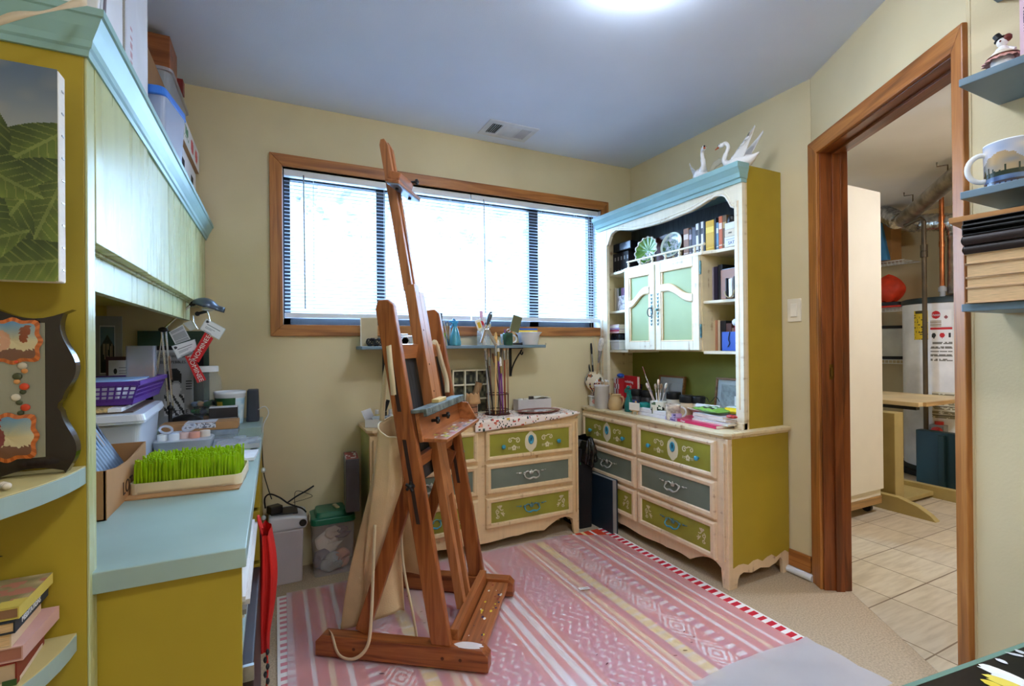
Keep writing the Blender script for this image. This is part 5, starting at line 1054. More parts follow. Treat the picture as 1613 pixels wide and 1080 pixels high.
# ------------------------------------------------------------------ hutch shelves
Z3=.735+.916; Z2=.735+.651; Z1=.735+.383
def sb(u0,u1,z,h,col,label,x=2.13,dp=.15,band=None,group=None,pg=None): y0=ax(u0,0,x).y; th=max(.007,y0-ax(u1,0,x).y-.001); return sbook(label,x,y0,z,th,h,dp,col,-PI/2,group,0,pg,band)
GT='books standing on the top shelf of the hutch'
t=thing('black_case','black boxy case lying on the dark disc cases at the left of the top shelf','case',(2.13,ax(976,0,2.13).y-.005,Z3+.145),-PI/2); B().mat(BLACK).box(-.10,0,0,.085,.13,.055).done('case',parent=t,bev=.003); B().mat(K((96,108,126),.25)).box(-.03,-.0008,.006,.08,0,.05).done('case_front',parent=t)
y0=ax(962,0,2.15).y
for k in range(10): sbook('black disc case standing in the row at the left of the top shelf',2.15,y0-.0165*k,Z3,.0155,.140,.13,(26,26,30) if k%3 else (40,36,40),-PI/2,'black disc cases',0,None,(150,150,150) if k%2 else None,nm='disc_case')
def wedge(t): B().mat(CREAM).bar((-.03,0,.002),(.03,0,.002),.05,.004).done('plate_stand',parent=t)
def plate(name,label,u,x,r,cf,scal,rz):
    t=thing(name,label,'plate',(x,ax(u,0,x).y,Z3+.001),-PI/2+rz); X=MX.Translation((0,.015,r+.010))@MX.Rotation(PI/2-rad(12),4,'X')
    def ps(u_,v): a=2*PI*u_; rr=r*v*(1+(scal*abs(sin(7*a)) if v>.8 else 0)); return X@V((rr*cos(a),rr*sin(a),.02*v**3+.004*sin(14*a)*v*(scal>0)))
    o=printed('plate_face',72,14,ps,cf,colmat('glazed_print',.15,.4),t,True,True); o.modifiers.new('s','SOLIDIFY').thickness=.004
    b=B().mat(K((206,180,130),.4)); b.tube([(-.03,-.03,.0),(-.03,-.02,.02),(-.03,.0,.004),(-.03,.05,.002),(-.03,.055,.06)],.003,6).tube([(.03,-.03,.0),(.03,-.02,.02),(.03,.0,.004),(.03,.05,.002),(.03,.055,.06)],.003,6).tube([(-.03,.05,.002),(.03,.05,.002)],.003,6); b.done('stand',parent=t)
plate('shell_dish','green scalloped leaf dish with a pearly patch standing on the top shelf',1014,2.115,.085,lambda u,v:(214,206,190) if v>.93 else ((190,186,190) if .62<u<.92 and v<.8 and vn(u*22,v*9,1)>.3 else mixc((66,116,40),(128,164,84),vn(u*20,v*5,3))),.10,.12)
plate('abalone_dish','round pearly grey green dish standing right of the green leaf dish',1054,2.115,.078,lambda u,v:(196,206,190) if v>.86 else mixc((90,120,110),(214,208,220),vn(u*26,v*8,7)) if vn(u*18,v*7,6)>.3 else (70,96,60),0,.1)
t=thing('leaning_book','dark red book lying tilted behind the two dishes','book',(2.24,ax(1050,0,2.24).y,Z3+.145),-PI/2); b=B().mat(K((70,34,36),.3)); b.X=MX.Rotation(rad(-6),4,'Y'); b.box(-.09,-.08,0,.09,.06,.028); b.done('cover',parent=t,bev=.002)
for k,(u0,u1,c,h) in enumerate(((1030,1042,(96,40,40),.14),(1042,1056,(120,60,50),.145),(1056,1068,(66,44,40),.14))): sb(u0,u1,Z3,h,c,('dark red','brick brown','dark brown')[k]+' book standing behind the dishes on the top shelf',2.19,.12,group=GT)
for u0,u1,c,h,band,lab in ((1073,1081,(150,104,76),.165,(220,200,180),'tan book with a pale band right of the pearly dish'),(1081.5,1086,(70,60,60),.155,(180,160,170),'thin dark book beside the tan book on the top shelf'),(1086.5,1092,(92,92,104),.160,None,'grey book left of the white spined books'),(1092.5,1096.5,(226,226,228),.175,(40,40,44),'white spined book on the top shelf, left of the pair'),(1097,1100,(30,34,40),.176,None,'thin black book between the white spined books'),(1100.5,1104,(232,232,234),.178,(60,60,70),'white spined book on the top shelf, right of the pair'),(1104.5,1107,(28,34,50),.178,None,'thin navy book left of the yellow book'),(1108,1121,(214,170,40),.172,(246,214,90),'wide yellow book on the top shelf'),(1121.5,1124,(40,40,46),.178,None,'thin black book right of the yellow book'),(1124.5,1128,(106,150,180),.150,(230,236,240),'light blue book beside the yellow book'),(1128.5,1134,(206,104,56),.178,(240,220,200),'orange book near the white boxes'),(1134.5,1141,(110,80,46),.178,(180,150,90),'brown book behind the white boxes')):
    sb(u0,u1,Z3,h,c,lab,2.12,.14,band,GT)
for k,(dz,w,lab,c) in enumerate(((0,.075,'white carton marked SAT at the right of the top shelf',(236,236,238)),(.052,.072,'cream carton with print in the middle of the white stack',(226,214,190)),(.09,.070,'white carton on top of the stack at the right of the top shelf',(240,240,244)))):
    t=thing('small_carton',lab,'carton',(2.09,ax(1146,0,2.09).y-.004,Z3+dz+.001),-PI/2,'cartons at the right of the top shelf'); h=(.051,.037,.033)[k]; B().mat(K(c,.6)).box(-w/2,0,0,w/2,.06,h).done('carton',parent=t,bev=.001)
    if k==0: txt('lettering','SAT',.022,K((90,110,150)),t,(.004,-.0006,.018),(PI/2,0,0)); B().mat(K((120,140,180))).box(-.03,-.0005,.037,.03,0,.039).done('print_line',parent=t)
    if k==1: txt('lettering','1000',.011,K((60,60,60)),t,(-.004,-.0006,.018),(PI/2,0,0))
t=thing('black_cup','small black cup upside down on top of the white cartons','cup',(2.11,ax(1149,0,2.11).y-.004,Z3+.125)); lat(t,'cup',[(.022,0),(.024,.004),(.022,.025),(.018,.034),(0,.036)],BLACK)
# right hand shelves
GR='books on the middle right shelf of the hutch'
for u0,u1,c,h,lab in ((1113,1117,(96,56,92),.185,'purple book at the left of the middle right shelf'),(1117.5,1119.5,(170,160,176),.182,'thin lilac book on the middle right shelf'),(1120,1126,(40,34,60),.184,'navy book on the middle right shelf'),(1126.5,1134,(24,24,28),.190,'black book on the middle right shelf')): sb(u0,u1,Z2,h,c,lab,2.13,.14,None,GR)
t=thing('brown_album','tan brown leather album facing out on the middle right shelf','album',(2.105,ax(1142,0,2.10).y,Z2+.001),-PI/2-.05); B().mat(M('tan_leather',(150,92,52),.4,var=.1)).box(-.052,0,0,.050,.024,.155).done('cover',parent=t,bev=.003); B().mat(K((140,170,190),.6)).box(-.046,.004,.1551,.046,.020,.158).done('pages',parent=t)
t=thing('beaded_book','small black edged card album standing in front of the tan album','album',(2.085,ax(1147,0,2.085).y-.002,Z2+.001),-PI/2-.1); B().mat(BLACK).box(-.030,-.012,0,-.020,.010,.105).box(.022,-.012,0,.032,.01,.108).done('cover',parent=t,bev=.004); B().mat(PAPER).box(-.008,-.010,.004,.002,.01,.098).box(.006,-.012,.004,.014,.008,.10).done('cards',parent=t); b=B().mat(K((176,160,120),.4))
for i in range(16): a=rad(180+180*i/15); b.ball((.030*cos(a)-.0,-.015,.035+.032*sin(a)),.0035,6)
b.done('bead_string',parent=t)
GL='books on the lower right shelf of the hutch'
for u0,u1,c,h,lab in ((1121,1125,(196,140,110),.165,'pink tan book at the left of the lower right shelf'),(1125.5,1129,(226,206,180),.165,'cream spined book on the lower right shelf'),(1129.5,1138,(34,36,42),.160,'black book behind the blue notebook'),(1138.5,1147,(90,50,40),.145,'dark brown book behind the blue notebook'),(1147.5,1151,(150,110,80),.12,'short tan book behind the blue notebook'),(1151.5,1156,(190,40,56),.130,'red book at the right of the lower right shelf')): sb(u0,u1,Z1,h,c,lab,2.15,.13,None,GL)
t=thing('blue_notebook','bright blue notebook with a black ribbon facing out on the lower right shelf','notebook',(2.10,ax(1143.5,0,2.10).y,Z1+.001),-PI/2); B().mat(K((38,80,176),.4)).box(-.047,0,0,.042,.016,.098).done('cover',parent=t,bev=.002); B().mat(PAGESW).box(.0421,.002,.002,.046,.014,.096).done('pages',parent=t); B().mat(BLACK).tube(spl([(.004,-.002,.097),(-.004,-.003,.06),(.003,-.003,.04),(-.008,-.003,.02)],5),.0022,5).done('ribbon',parent=t)
t=thing('white_pouch','small white packet on the books at the right of the lower right shelf','packet',(2.14,ax(1153,0,2.14).y-.004,Z1+.132)); B().mat(WHITE).ball((0,0,.016),.022,10,(.8,1,.9)).done('packet',parent=t)
# left hand shelves
GM='books on the middle left shelf of the hutch'
for u0,u1,c,h,lab in ((963.5,966.5,(206,200,180),.165,'cream book at the left of the middle left shelf'),(967,970,(196,196,200),.160,'pale grey book on the middle left shelf'),(970.5,973.5,(60,84,80),.162,'dark green book on the middle left shelf'),(974,979,(170,140,190),.158,'lilac book on the middle left shelf'),(979.5,984,(110,70,70),.150,'brown red book at the right of the middle left shelf')): sb(u0,u1,Z2,h,c,lab,2.15,.14,None,GM)
t=thing('floral_card','grey white floral card standing in front of the middle left books','card',(2.125,ax(974,0,2.125).y,Z2+.001),-PI/2); B().mat(PAPER).box(-.036,0,0,.036,.004,.10).done('card',parent=t); printed('card_print',18,22,lambda u,v:(-.035+.07*u,-.0006,.10*v),lambda u,v:mixc((130,120,130),(222,218,222),vn(u*9,v*11,3)*1.4),parent=t)
for k,(c,th,lab) in enumerate((((230,226,220),.030,'white boxed set of papers lowest on the lower left shelf'),)): pass
t=thing('white_tub','white plastic tub lowest in the pile on the lower left shelf','tub',(2.17,ax(975,0,2.17).y,Z1+.001)); B().mat(WPLAST).box(-.06,-.045,0,.06,.045,.052,-.006,-.004).box(-.07,-.054,.052,.07,.054,.066).done('tub',parent=t,bev=.003)
t=thing('dark_bag','shiny dark blue folded bag on the white tub','bag',(2.17,ax(975,0,2.17).y,Z1+.0675)); B().mat(M('dark_foil',(30,34,48),.2,var=.4,ns=20,bump=.6,bs=30)).box(-.065,-.05,0,.065,.05,.046,.004,.004).done('bag',parent=t,bev=.008)
for k,(c,th,lab) in enumerate((((232,190,190),.010,'pale pink magazine lowest in the pile on the lower left shelf'),((206,80,110),.010,'bright pink magazine in the pile on the lower left shelf'),((180,160,200),.011,'lilac magazine in the pile on the lower left shelf'),((236,234,230),.012,'white magazine in the pile on the lower left shelf'),((222,200,196),.010,'rosy white magazine topmost of the pile on the lower left shelf'))):
    t=thing('magazine',lab,'magazine',(2.16,ax(974,0,2.16).y,Z1+.115+.0122*k),-PI/2+.03*(k%3-1),'magazines on the lower left shelf'); B().mat(K(c,.4)).box(-.062,-.07,0,.062,.07,.001).box(-.062,-.07,th-.001,.062,.07,th).box(-.062,-.07,0,.062,-.069,th).done('cover',parent=t); B().mat(PAGESW).box(-.0615,-.069,.001,.0615,.069,th-.001).done('pages',parent=t)
# swans on top of the hutch
SW=M('porcelain',(240,236,232),.3,var=.02)
def swan(label,y,s,wing,rz,x=2.11):
    t=thing('swan_figurine',label,'figurine',(x,y,2.022),rz,'porcelain swans on the hutch'); b=B().mat(SW)
    b.tube(spl([(.075*s,0,.035*s),(.045*s,0,.032*s),(0,0,.034*s),(-.04*s,0,.04*s),(-.075*s,0,.058*s)],4),[.004*s,.014*s,.022*s,.028*s,.032*s,.034*s,.035*s,.034*s,.033*s,.031*s,.029*s,.026*s,.022*s,.016*s,.010*s,.006*s,.003*s],12)
    b.tube(spl([(.060*s,0,.040*s),(.082*s,0,.065*s),(.070*s,0,.10*s),(.062*s,0,.125*s),(.075*s,0,.145*s),(.092*s,0,.142*s)],5),[.016*s]*4+[.011*s]*6+[.0085*s]*8+[.0085*s]*8,10).ball((.094*s,0,.141*s),.0125*s,10,(1.3,.9,.9))
    b.done('body',parent=t); B().mat(K((206,96,40),.4)).tube([(.104*s,0,.138*s),(.124*s,0,.128*s)],[.006*s,.002*s],8).done('beak',parent=t)
    B().mat(BLACK).ball((.106*s,0,.144*s),.0055*s,8).ball((.098*s,.0105*s,.145*s),.002*s,6).ball((.098*s,-.0105*s,.145*s),.002*s,6).done('face_mark',parent=t)
    for sd in (-1,1):
        def wg(u,v,sd=sd):
            sp=wing*s*(.10*u); ch=(.075-.028*u)*s*(.5-v); f_=(.012*s*abs(sin(v*PI*6)))*u
            return (.02*s-.075*s*u*wing-ch*1.0-(.02*s*u*v)-.010*s*abs(sin(u*PI*5))*(v>.9), sd*(.024*s+.04*s*u*wing*.5), .045*s+sp*1.15+f_-.03*s*v*u)
        B().mat(SW).surf(10,18,wg).done('wing',parent=t,solid=.003*s)
    return t
swan('white porcelain swan at the left with raised head on top of the hutch',ax(1099,0,2.075).y,1.1,.62,rad(-125),2.075)
swan('larger white porcelain swan with tall spread wings at the right on the hutch',ax(1166,0,2.10).y,1.1,.98,rad(105),2.10)
t=thing('wing_ornament','cream porcelain feather fan between the two swans','figurine',(2.12,ax(1130,0,2.12).y,2.022)); B().mat(K((206,196,170),.4)).surf(16,6,lambda u,v:(.01*v,.075*cos(PI*u)*(1-.15*v)*1.0,.0+.115*sin(PI*u)**.7*(1-.25*v)+.003*sin(u*40))).done('fan',parent=t,solid=.004)
# ------------------------------------------------------------------ on the long desk
TZ=.75
part(B().mat(SAGE).box(-.688,2.44,.75,-.058,2.785,.803), 'raised_top', bev=.002)
RZ=.803
# shoe box of brush wallets
t=thing('shoe_box','open brown cardboard box holding grey brush wallets beside the end panel','box',(-.48,1.66,TZ+.001))
BR=M('kraft_board',(168,122,78),.8,var=.06,ns=6)
b=B().mat(BR).box(-.115,-.20,0,.115,.20,.003).box(-.115,-.20,0,-.112,.20,.118).box(-.115,-.20,0,.118,-.197,.118).box(-.115,.197,0,.115,.20,.118)
b.prism([(-.20,0),(.20,0),(.20,.118),(.10,.108),(0,.100),(-.10,.104),(-.20,.118)],.004,'yz',.112); b.done('box',parent=t)
txt('lettering','LOT',.050,K((60,40,24),.8),t,(.1168,-.01,.034),(PI/2,0,PI/2),sx=1.0)
printed('box_label',4,8,lambda u,v:(-.08+.03*u,-.2006,.02+.06*v),lambda u,v:(210,210,214),parent=t)
WAL=M('grey_wallet',(96,112,132),.35,var=.08)
for j,(dy,lab) in enumerate(((-.13,'nearest grey brush wallet in the open cardboard box'),(.0,'middle grey brush wallet in the open cardboard box'),(.12,'farthest grey brush wallet in the open cardboard box'))):
    o=thing('brush_wallet',lab,'wallet',(-.378,1.66+dy,TZ+.008),0,'brush wallets in the cardboard box')
    # a pleated sheet leaning to the left
    def wl(u,v): q=u*5%1; return (-.03-.125*v+.05*u*0+.012*0, -.052+.105*u, .02+.165*v-.012*(1-abs(2*q-1))*(1) ) if False else (-.012-.095*v-.010*sin(q*PI),-.060+.12*u,.01+.175*v+.006*sin(q*PI))
    B().mat(WAL).surf(30,4,wl).done('pocket',parent=o,solid=.002)
    for k in range(5):
        yy=-.055+.11*(k+.5)/5; b=B().mat(K(((30,32,40),(60,100,150),(40,40,44),(170,120,60),(34,44,70))[k],.4)).tube([(-.075,yy,.115),(-.120,yy,.205+.012*((k*2)%3))],[.0045,.003],8); b.mat(K((200,202,206),.25,metal=.8)).tube([(-.120,yy,.205+.012*((k*2)%3)),(-.134,yy,.235+.012*((k*2)%3))],[.0042,.004],8).mat(K((190,150,90),.8)).tube([(-.134,yy,.235+.012*((k*2)%3)),(-.142,yy,.254+.012*((k*2)%3))],[.004,.0015],8); b.done('brush',parent=o)
# grass drying rack
tag(B().mat(CARD).at((-.235,1.685,TZ+.001),rad(-4)).box(-.15,-.075,0,.145,.075,.004).done('cardboard_sheet'),'sheet of cardboard lying under the green bristle drying rack','cardboard')
t=thing('grass_drying_rack','bright green bristle drying rack in a cream tray on the desk','rack',(-.222,1.745,TZ+.0055),rad(-3))
b=B().mat(K((226,210,176),.4)); rbox(b,-.137,-.098,0,.137,.098,.006,.02)
def rim(r_,z0,z1,t_):
    p=[]
    for cx,cy,a in ((.137-r_,.098-r_,0),(-.137+r_,.098-r_,90),(-.137+r_,-.098+r_,180),(.137-r_,-.098+r_,270)): p+=arc(cx,cy,r_,a,a+90,6)
    m=len(p); q=[(x*(1-t_/.137),y*(1-t_/.098)) for x,y in p]
    b.vf([(x,y,z0) for x,y in p]+[(x,y,z1) for x,y in p]+[(x,y,z1) for x,y in q]+[(x,y,z0) for x,y in q],[(k*m+i,k*m+(i+1)%m,(k+1)*m+(i+1)%m,(k+1)*m+i) for k in range(3) for i in range(m)])
rim(.02,0,.030,.003); b.done('tray',parent=t)
GRS=M('grass_plastic',(160,196,20),.35,var=.1,ns=30)
b=B().mat(GRS); nx,ny=30,17
for i in range(nx):
    for j in range(ny):
        x=-.126+.252*(i+.5*(j%2))/nx+random.uniform(-.001,.001); y=-.085+.17*j/(ny-1); h=.078+random.uniform(-.006,.004); lx,ly=random.uniform(-.004,.004),random.uniform(-.004,.004)
        b.bar((x,y,.008),(x+lx,y+ly,.008+h),.0042,.0026,(lx+.3,1,0))
o=b.done('bristles',parent=t); o['kind']='stuff'
# tub of paint pots
t=thing('deli_container','clear plastic food tub full of small paint pots behind the green rack','tub',(-.318,2.25,TZ+.001))
b=B().mat(FROST); rbox(b,-.085,-.05,0,.085,.05,.055,.02,-.012,-.010); b.done('tub',parent=t)
b=B().mat(film('tub_rim',(226,234,246),.6,.3)); rbox(b,-.092,-.070,.055,.092,.070,.058,.028); b.done('tub_rim',parent=t)
for k,(dx,dy,c,lab) in enumerate(((-.066,-.02,(236,240,246),'white capped paint pot at the left of the tub'),(-.03,-.03,(226,232,240),'white capped paint pot second in the front of the tub'),(.0,.0,(236,206,200),'pink capped paint pot in the middle of the tub'),(.034,-.01,(224,160,140),'salmon capped paint pot right of the middle in the tub'),(.066,.01,(226,214,200),'cream capped paint pot at the right of the tub'),(-.03,.03,(206,214,226),'pale blue capped paint pot at the back left of the tub'))):
    o=thing('paint_pot',lab,'pot',(-.318+dx,2.25+dy,TZ+.012),0,'paint pots in the clear tub'); B().mat(K(((60,90,60),(50,60,80),(226,150,130),(200,90,60),(150,120,90),(90,110,150))[k],.4)).lathe([(.015,0),(.016,.045)],16).done('pot',parent=o); B().mat(K(c,.4)).lathe([(.0185,.043),(.0185,.068),(.0175,.070),(0,.070)],18).done('cap',parent=o)
for k,(x,y,rz,lab) in enumerate(((-.375,2.235,30,'loose clear ring lid tilted on the paint pots at the left'),(-.305,2.26,-20,'loose clear ring lid tilted on the paint pots in the middle'))):
    o=thing('ring_lid',lab,'lid',(x,y,TZ+.098),rad(rz),'loose ring lids on the paint pots'); b=B().mat(FROST); b.X=MX.Rotation(rad(35),4,'X'); b.tube([(.020*cos(2*PI*i/20),.020*sin(2*PI*i/20),0) for i in range(20)],.005,7,closed=True); o2=b.done('ring',parent=o)
# packs and papers near the front edge
def flat(name,label,cat,x,y,z,w,d,h,rz,m,pic=None,group=None):
    t=thing(name,label,cat,(x,y,z),rad(rz),group); B().mat(m).box(-w/2,-d/2,0,w/2,d/2,h).done('body',parent=t,bev=.001)
    if pic: printed('print',20,14,lambda u,v:(-w/2+w*u,-d/2+d*v,h+.0006),pic,parent=t)
    return t
flat('white_pad','white paper pad at the desk edge behind the green rack','pad',-.165,2.06,TZ+.001,.20,.15,.012,-4,PAPER)
flat('print_pack','purple grey printed pack lying on the white pad','pack',-.25,2.08,TZ+.0135,.13,.10,.008,6,K((200,190,206),.3),lambda u,v:mixc((110,60,110),(206,200,214),vn(u*7,v*6,2)*1.3))
flat('photo_sheet','pale green printed sheet under plastic on the desk','sheet',-.20,2.20,TZ+.001,.22,.12,.010,-3,K((206,214,214),.3),lambda u,v:mixc((130,190,150),(226,232,206),vn(u*5,v*4,4)))
t=thing('plastic_sleeves','stack of clear plastic sleeves at the desk edge','sleeves',(-.135,2.24,TZ+.0125),rad(3)); B().mat(K((176,180,184),.3)).box(-.075,-.08,0,.073,.08,.018).done('sheets',parent=t); B().mat(film('sleeve',(224,232,244),.45,.12,.8)).surf(14,14,lambda u,v:(-.085+.165*u,-.09+.18*v,.019+.008*vn(u*5,v*5,3))).done('sleeve',parent=t)
t=thing('disc_cases','stack of grey plastic disc cases under the flat cardboard box','cases',(-.28,2.385,TZ+.001)); B().mat(M('case_grey',(126,138,148),.2,var=.2,ns=12)).box(-.14,-.045,0,.135,.05,.022).box(-.13,-.05,.0225,.13,.045,.044).box(-.14,-.048,.0445,.138,.05,.066).done('cases',parent=t,bev=.001)
t=thing('mailing_box','flat brown mailing box with a white label lying behind the paint pots','box',(-.278,2.40,TZ+.0675),rad(-1)); B().mat(CARD).box(-.138,-.048,0,.135,.05,.032).done('box',parent=t,bev=.002)
printed('label',26,10,lambda u,v:(-.055+.11*u,-.0486,.010+.021*v) ,lambda u,v:(120,124,136) if vn(u*30,v*6,2)>.62 else (226,228,236),parent=t); printed('label',26,10,lambda u,v:(-.055+.11*u,-.045+.09*v,.0326) ,lambda u,v:(226,228,236),parent=t)
for k,(z,c) in enumerate(((0,'lower'),(.046,'upper'))):
    t=thing('black_box','small matte black box, '+c+' of the two in front of the yogurt tub','box',(-.205,2.50+.004*k,RZ+.001+z),rad(2*k),'black boxes in front of the tub'); B().mat(M('soft_black',(40,36,36),.6,var=.1)).box(-.056,-.04,0,.052,.04,.045).done('box',parent=t,bev=.002); B().mat(K((206,206,206),.6)).box(-.0555,-.0395,.045,.0515,.0395,.0455).done('top_sheet',parent=t)
t=thing('yogurt_tub','white rimmed tub with a green and blue print standing behind the black boxes','tub',(-.192,2.622,RZ+.001))
printed('tub_wall',50,20,lambda u,v:((.054+.008*v)*cos(2*PI*u),(.054+.008*v)*sin(2*PI*u),.125*v),lambda u,v:((210,180,60) if (u*50-32)**2+(v*20-15)**2<6 else (30,84,44)) if v>.55 and u<.82 else (mixc((150,196,216),(226,236,240),vn(u*14,v*9,3)) if v<.95 else (236,238,240)),parent=t,closeu=True,smooth=True); B().mat(WPLAST).lathe([(.062,.122),(.0645,.124),(.0645,.136),(.067,.138),(.067,.150),(.061,.151),(.057,.126),(0,.126)],36).done('rim',parent=t); B().mat(WPLAST).lathe([(0,.001),(.054,.001)],30).done('base',parent=t)
t=thing('speaker','dark grey desk speaker at the far right corner of the desk','speaker',(-.098,2.665,RZ+.001)); b=B().mat(M('speaker_grey',(58,64,76),.5,var=.05)); rbox(b,-.028,-.05,0,.028,.05,.150,.014,.004,.004); b.done('speaker',parent=t,bev=.004)
tag(B().mat(K((206,208,210),.3)).tube(spl([(-.075,2.62,.86),(-.045,2.60,.875),(-.030,2.58,.845),(-.050,2.56,.80),(-.055,2.55,.76)],6),.0022,6).done('speaker_lead'),'thin white lead curling over the desk edge beside the speaker','cable')
# big clear jar
t=thing('sweet_jar','big clear jar with a white lid half full of trinkets by the back wall','jar',(-.298,2.718,RZ+.001)); B().mat(GLASSY).lathe([(.058,0),(.066,.008),(.066,.19),(.060,.215),(.050,.228),(.050,.240)],32).done('jar',parent=t); B().mat(WHITE).lathe([(.053,.240),(.053,.264),(.051,.267),(0,.267)],30).done('lid',parent=t)
for k in range(26):
    a=k*2.4; r=.050*math.sqrt((k%9+1)/9.5); z=.02+.028*(k//9)*1.2; c=((60,110,60),(120,140,170),(190,150,110),(80,90,110),(150,170,150),(46,120,80))[k%6]
    o=tag(B().mat(K(c,.4)).ball((0,0,0),.016,8,(1,.9,.8)).done('trinket'),'small coloured trinket inside the clear jar','trinket','trinkets in the jar'); o.location=(-.298+r*cos(a),2.718+r*sin(a),RZ+.003+z)
# storage box, papers, basket
t=thing('storage_box','translucent white storage box with a lid under the purple basket','box',(-.545,2.11,TZ+.001),rad(3.5)); b=B().mat(film('storage_white',(220,228,240),.72,.35)); rbox(b,-.135,-.20,0,.135,.20,.170,.02,-.012,-.012); b.done('box_body',parent=t); b=B().mat(film('storage_lid',(232,238,248),.92,.3)); rbox(b,-.158,-.228,.170,.158,.228,.178,.02); rbox(b,-.162,-.232,.178,.162,.232,.200,.02,.006,.006); b.done('box_lid',parent=t,bev=.002)
t=thing('notebook','brown board backed notebook lying on the white storage box','notebook',(-.575,2.14,.952),rad(2)); B().mat(K((88,66,58),.6)).box(-.11,-.20,0,.155,.20,.004).done('cover',parent=t); B().mat(M('woven_gold',(186,160,110),.7,var=.3,ns=80)).box(-.11,-.202,.0042,.09,.19,.018).done('woven_block',parent=t); B().mat(PAPER).box(.0905,-.202,.0042,.125,.19,.016).done('pages',parent=t)
t=thing('purple_basket','purple slatted plastic basket of papers on the white storage box','basket',(-.56,2.20,.972)); PU=M('purple_plastic',(92,52,148),.35,var=.04)
b=B().mat(PU).box(-.13,-.20,0,.13,.20,.004)
def side(p0,p1,n):
    p0,p1=V(p0),V(p1); d=p1-p0; outv=V((d.y,-d.x,0)).normalized()*.025
    q=lambda s,z: p0+d*s*(1)+outv*(z/.075)+(V((0,0,z)))+(d.normalized()*((s-.5)*.05*(z/.075)))
    for i in range(n+1): b.bar(q(i/n,0),q(i/n,.075),.005,.003,outv)
    for z in (.003,.018,.033,.048,.062): b.bar(q(0,z),q(1,z),.0045,.003,outv)
    b.bar(q(0,.072),q(1,.072),.010,.014,V((0,0,1)))
    b.bar(q(0,.012),q(1,.012),.0035,.020,V((0,0,1)))
side((-.13,-.20,0),(.13,-.20,0),16); side((.13,-.20,0),(.13,.20,0),26); side((.13,.20,0),(-.13,.20,0),16); side((-.13,.20,0),(-.13,-.20,0),26); b.done('basket',parent=t)
B().mat(K((110,112,122),.4)).tube([(-.10,-.228,.045),(-.02,-.228,.045)],.013,10).done('handle_grip',parent=t)
t=thing('papers','stack of white and pale blue papers lying in the purple basket','papers',(-.575,2.19,.978),rad(-4)); B().mat(PAPER).box(-.11,-.16,0,.115,.15,.066).done('white_sheets',parent=t); B().mat(K((150,184,226),.6)).box(-.105,-.15,.0665,.118,.172,.070).done('blue_sheet',parent=t)
t=thing('pencil_case','clear plastic case of wooden pencils standing in the purple basket','case',(-.475,2.365,.978)); rbox(B().mat(film('case_plastic',(206,212,230),.36,.15,.8)),-.046,-.025,0,.046,.025,.190,.008).done('case',parent=t)
for k in range(7): 
    x=-.034+.011*k+(.006 if k>3 else 0); o=tag(B().mat(K((206,140,66),.5)).cyl((0,0,0),(0,0,.10),.0042,n=7).mat(K((226,184,130),.7)).cyl((0,0,.10),(0,0,.118),.0042,.001,7).done('pencil'),'orange wooden pencil standing in the clear plastic case','pencil','pencils in the clear case'); o.location=(-.475+x,2.360+.004*(k%3),.982)
# mounts and pictures against the walls
t=thing('photo_mount','grey mount board with a tall dark night photo leaning at the back of the desk','picture',(-.635,2.60,TZ+.001)); B().mat(K((150,154,160),.7)).box(-.055,0,0,.045,.006,.545).done('mount',parent=t); 
printed('photo',22,40,lambda u,v:(-.030+.052*u,-.001,.30+.205*v),lambda u,v:(216,218,220) if u<.05 or u>.95 or v<.03 or v>.97 else ((30,36,34) if v<.25 else ((190,170,150) if v<.62 and (u*9)%1<.45 and .2<u<.8 and vn(u*9,v*9,1)>.35 else ((40,46,44) if v<.8-abs(u-.5)*.5 else (90,120,140)))),parent=t)
t=thing('card_frame','white card with an oval logo in a plum frame in front of the grey mount','picture',(-.575,2.50,TZ+.20)); B().mat(K((78,44,58),.5)).box(-.045,0,.0,.045,.008,.175).done('frame',parent=t); B().mat(K((226,226,230),.7)).box(-.036,-.002,.02,.046,.0,.160).done('card',parent=t); B().mat(BLACK).ball((-.014,-.002,.115),.012,14,(.5,.1,1)).done('oval_logo',parent=t)
b=B().mat(K((150,150,156),.8))
for z in (.128,.115,.105,.092): b.box(-.002,-.0026,z,.030,-.002,z+.003)
b.done('text_lines',parent=t)
tag(B().mat(K((40,36,44),.6)).box(-.62,2.505,TZ+.001,-.53,2.52,TZ+.199).done('dark_stand',bev=.002),'dark upright block under the framed oval logo card','block')
t=thing('green_picture','dark green painted canvas leaning on the wall at the far end of the desk','canvas',(-.43,2.775,RZ+.001)); printed('canvas_front',24,30,lambda u,v:(-.14+.28*u,-.012,.435*v),lambda u,v:mixc((34,58,50),(62,92,70),vn(u*5,v*7,2)),parent=t); B().mat(K((44,60,52),.7)).box(-.14,-.0115,0,.14,.004,.435).done('canvas_body',parent=t)
tag(B().mat(BLACKM).box(-.555,2.745,RZ+.001,-.31,2.757,RZ+.365).done('black_board',bev=.001),'black board standing in front of the dark green canvas','board')
t=thing('poster','grey poster with a cartoon girl and bold lettering standing before the black board','poster',(-.425,2.712,RZ+.001)); pw,ph=.155,.345
def posterc(u,v):
    x,y=u-.5,v
    if v>.96: return (176,182,190)
    if (x+.0)**2*5+(y-.60)**2*9<.22 and not((x-.07)**2*9+(y-.50)**2*20<.16): return (30,30,32)
    if (x-.06)**2*10+(y-.47)**2*24<.16: return (190,190,192)
    if abs(x-.02)<.26 and .12<y<.40: return (40,40,42) if ((x*5+y*6)%1)<.35 else (196,196,198)
    return (150,152,156)
printed('poster_face',30,60,lambda u,v:(-pw/2+pw*u,0,ph*v),posterc,parent=t); B().mat(K((150,152,156),.7)).box(-pw/2,.0006,0,pw/2,.006,ph).done('poster_back',parent=t)
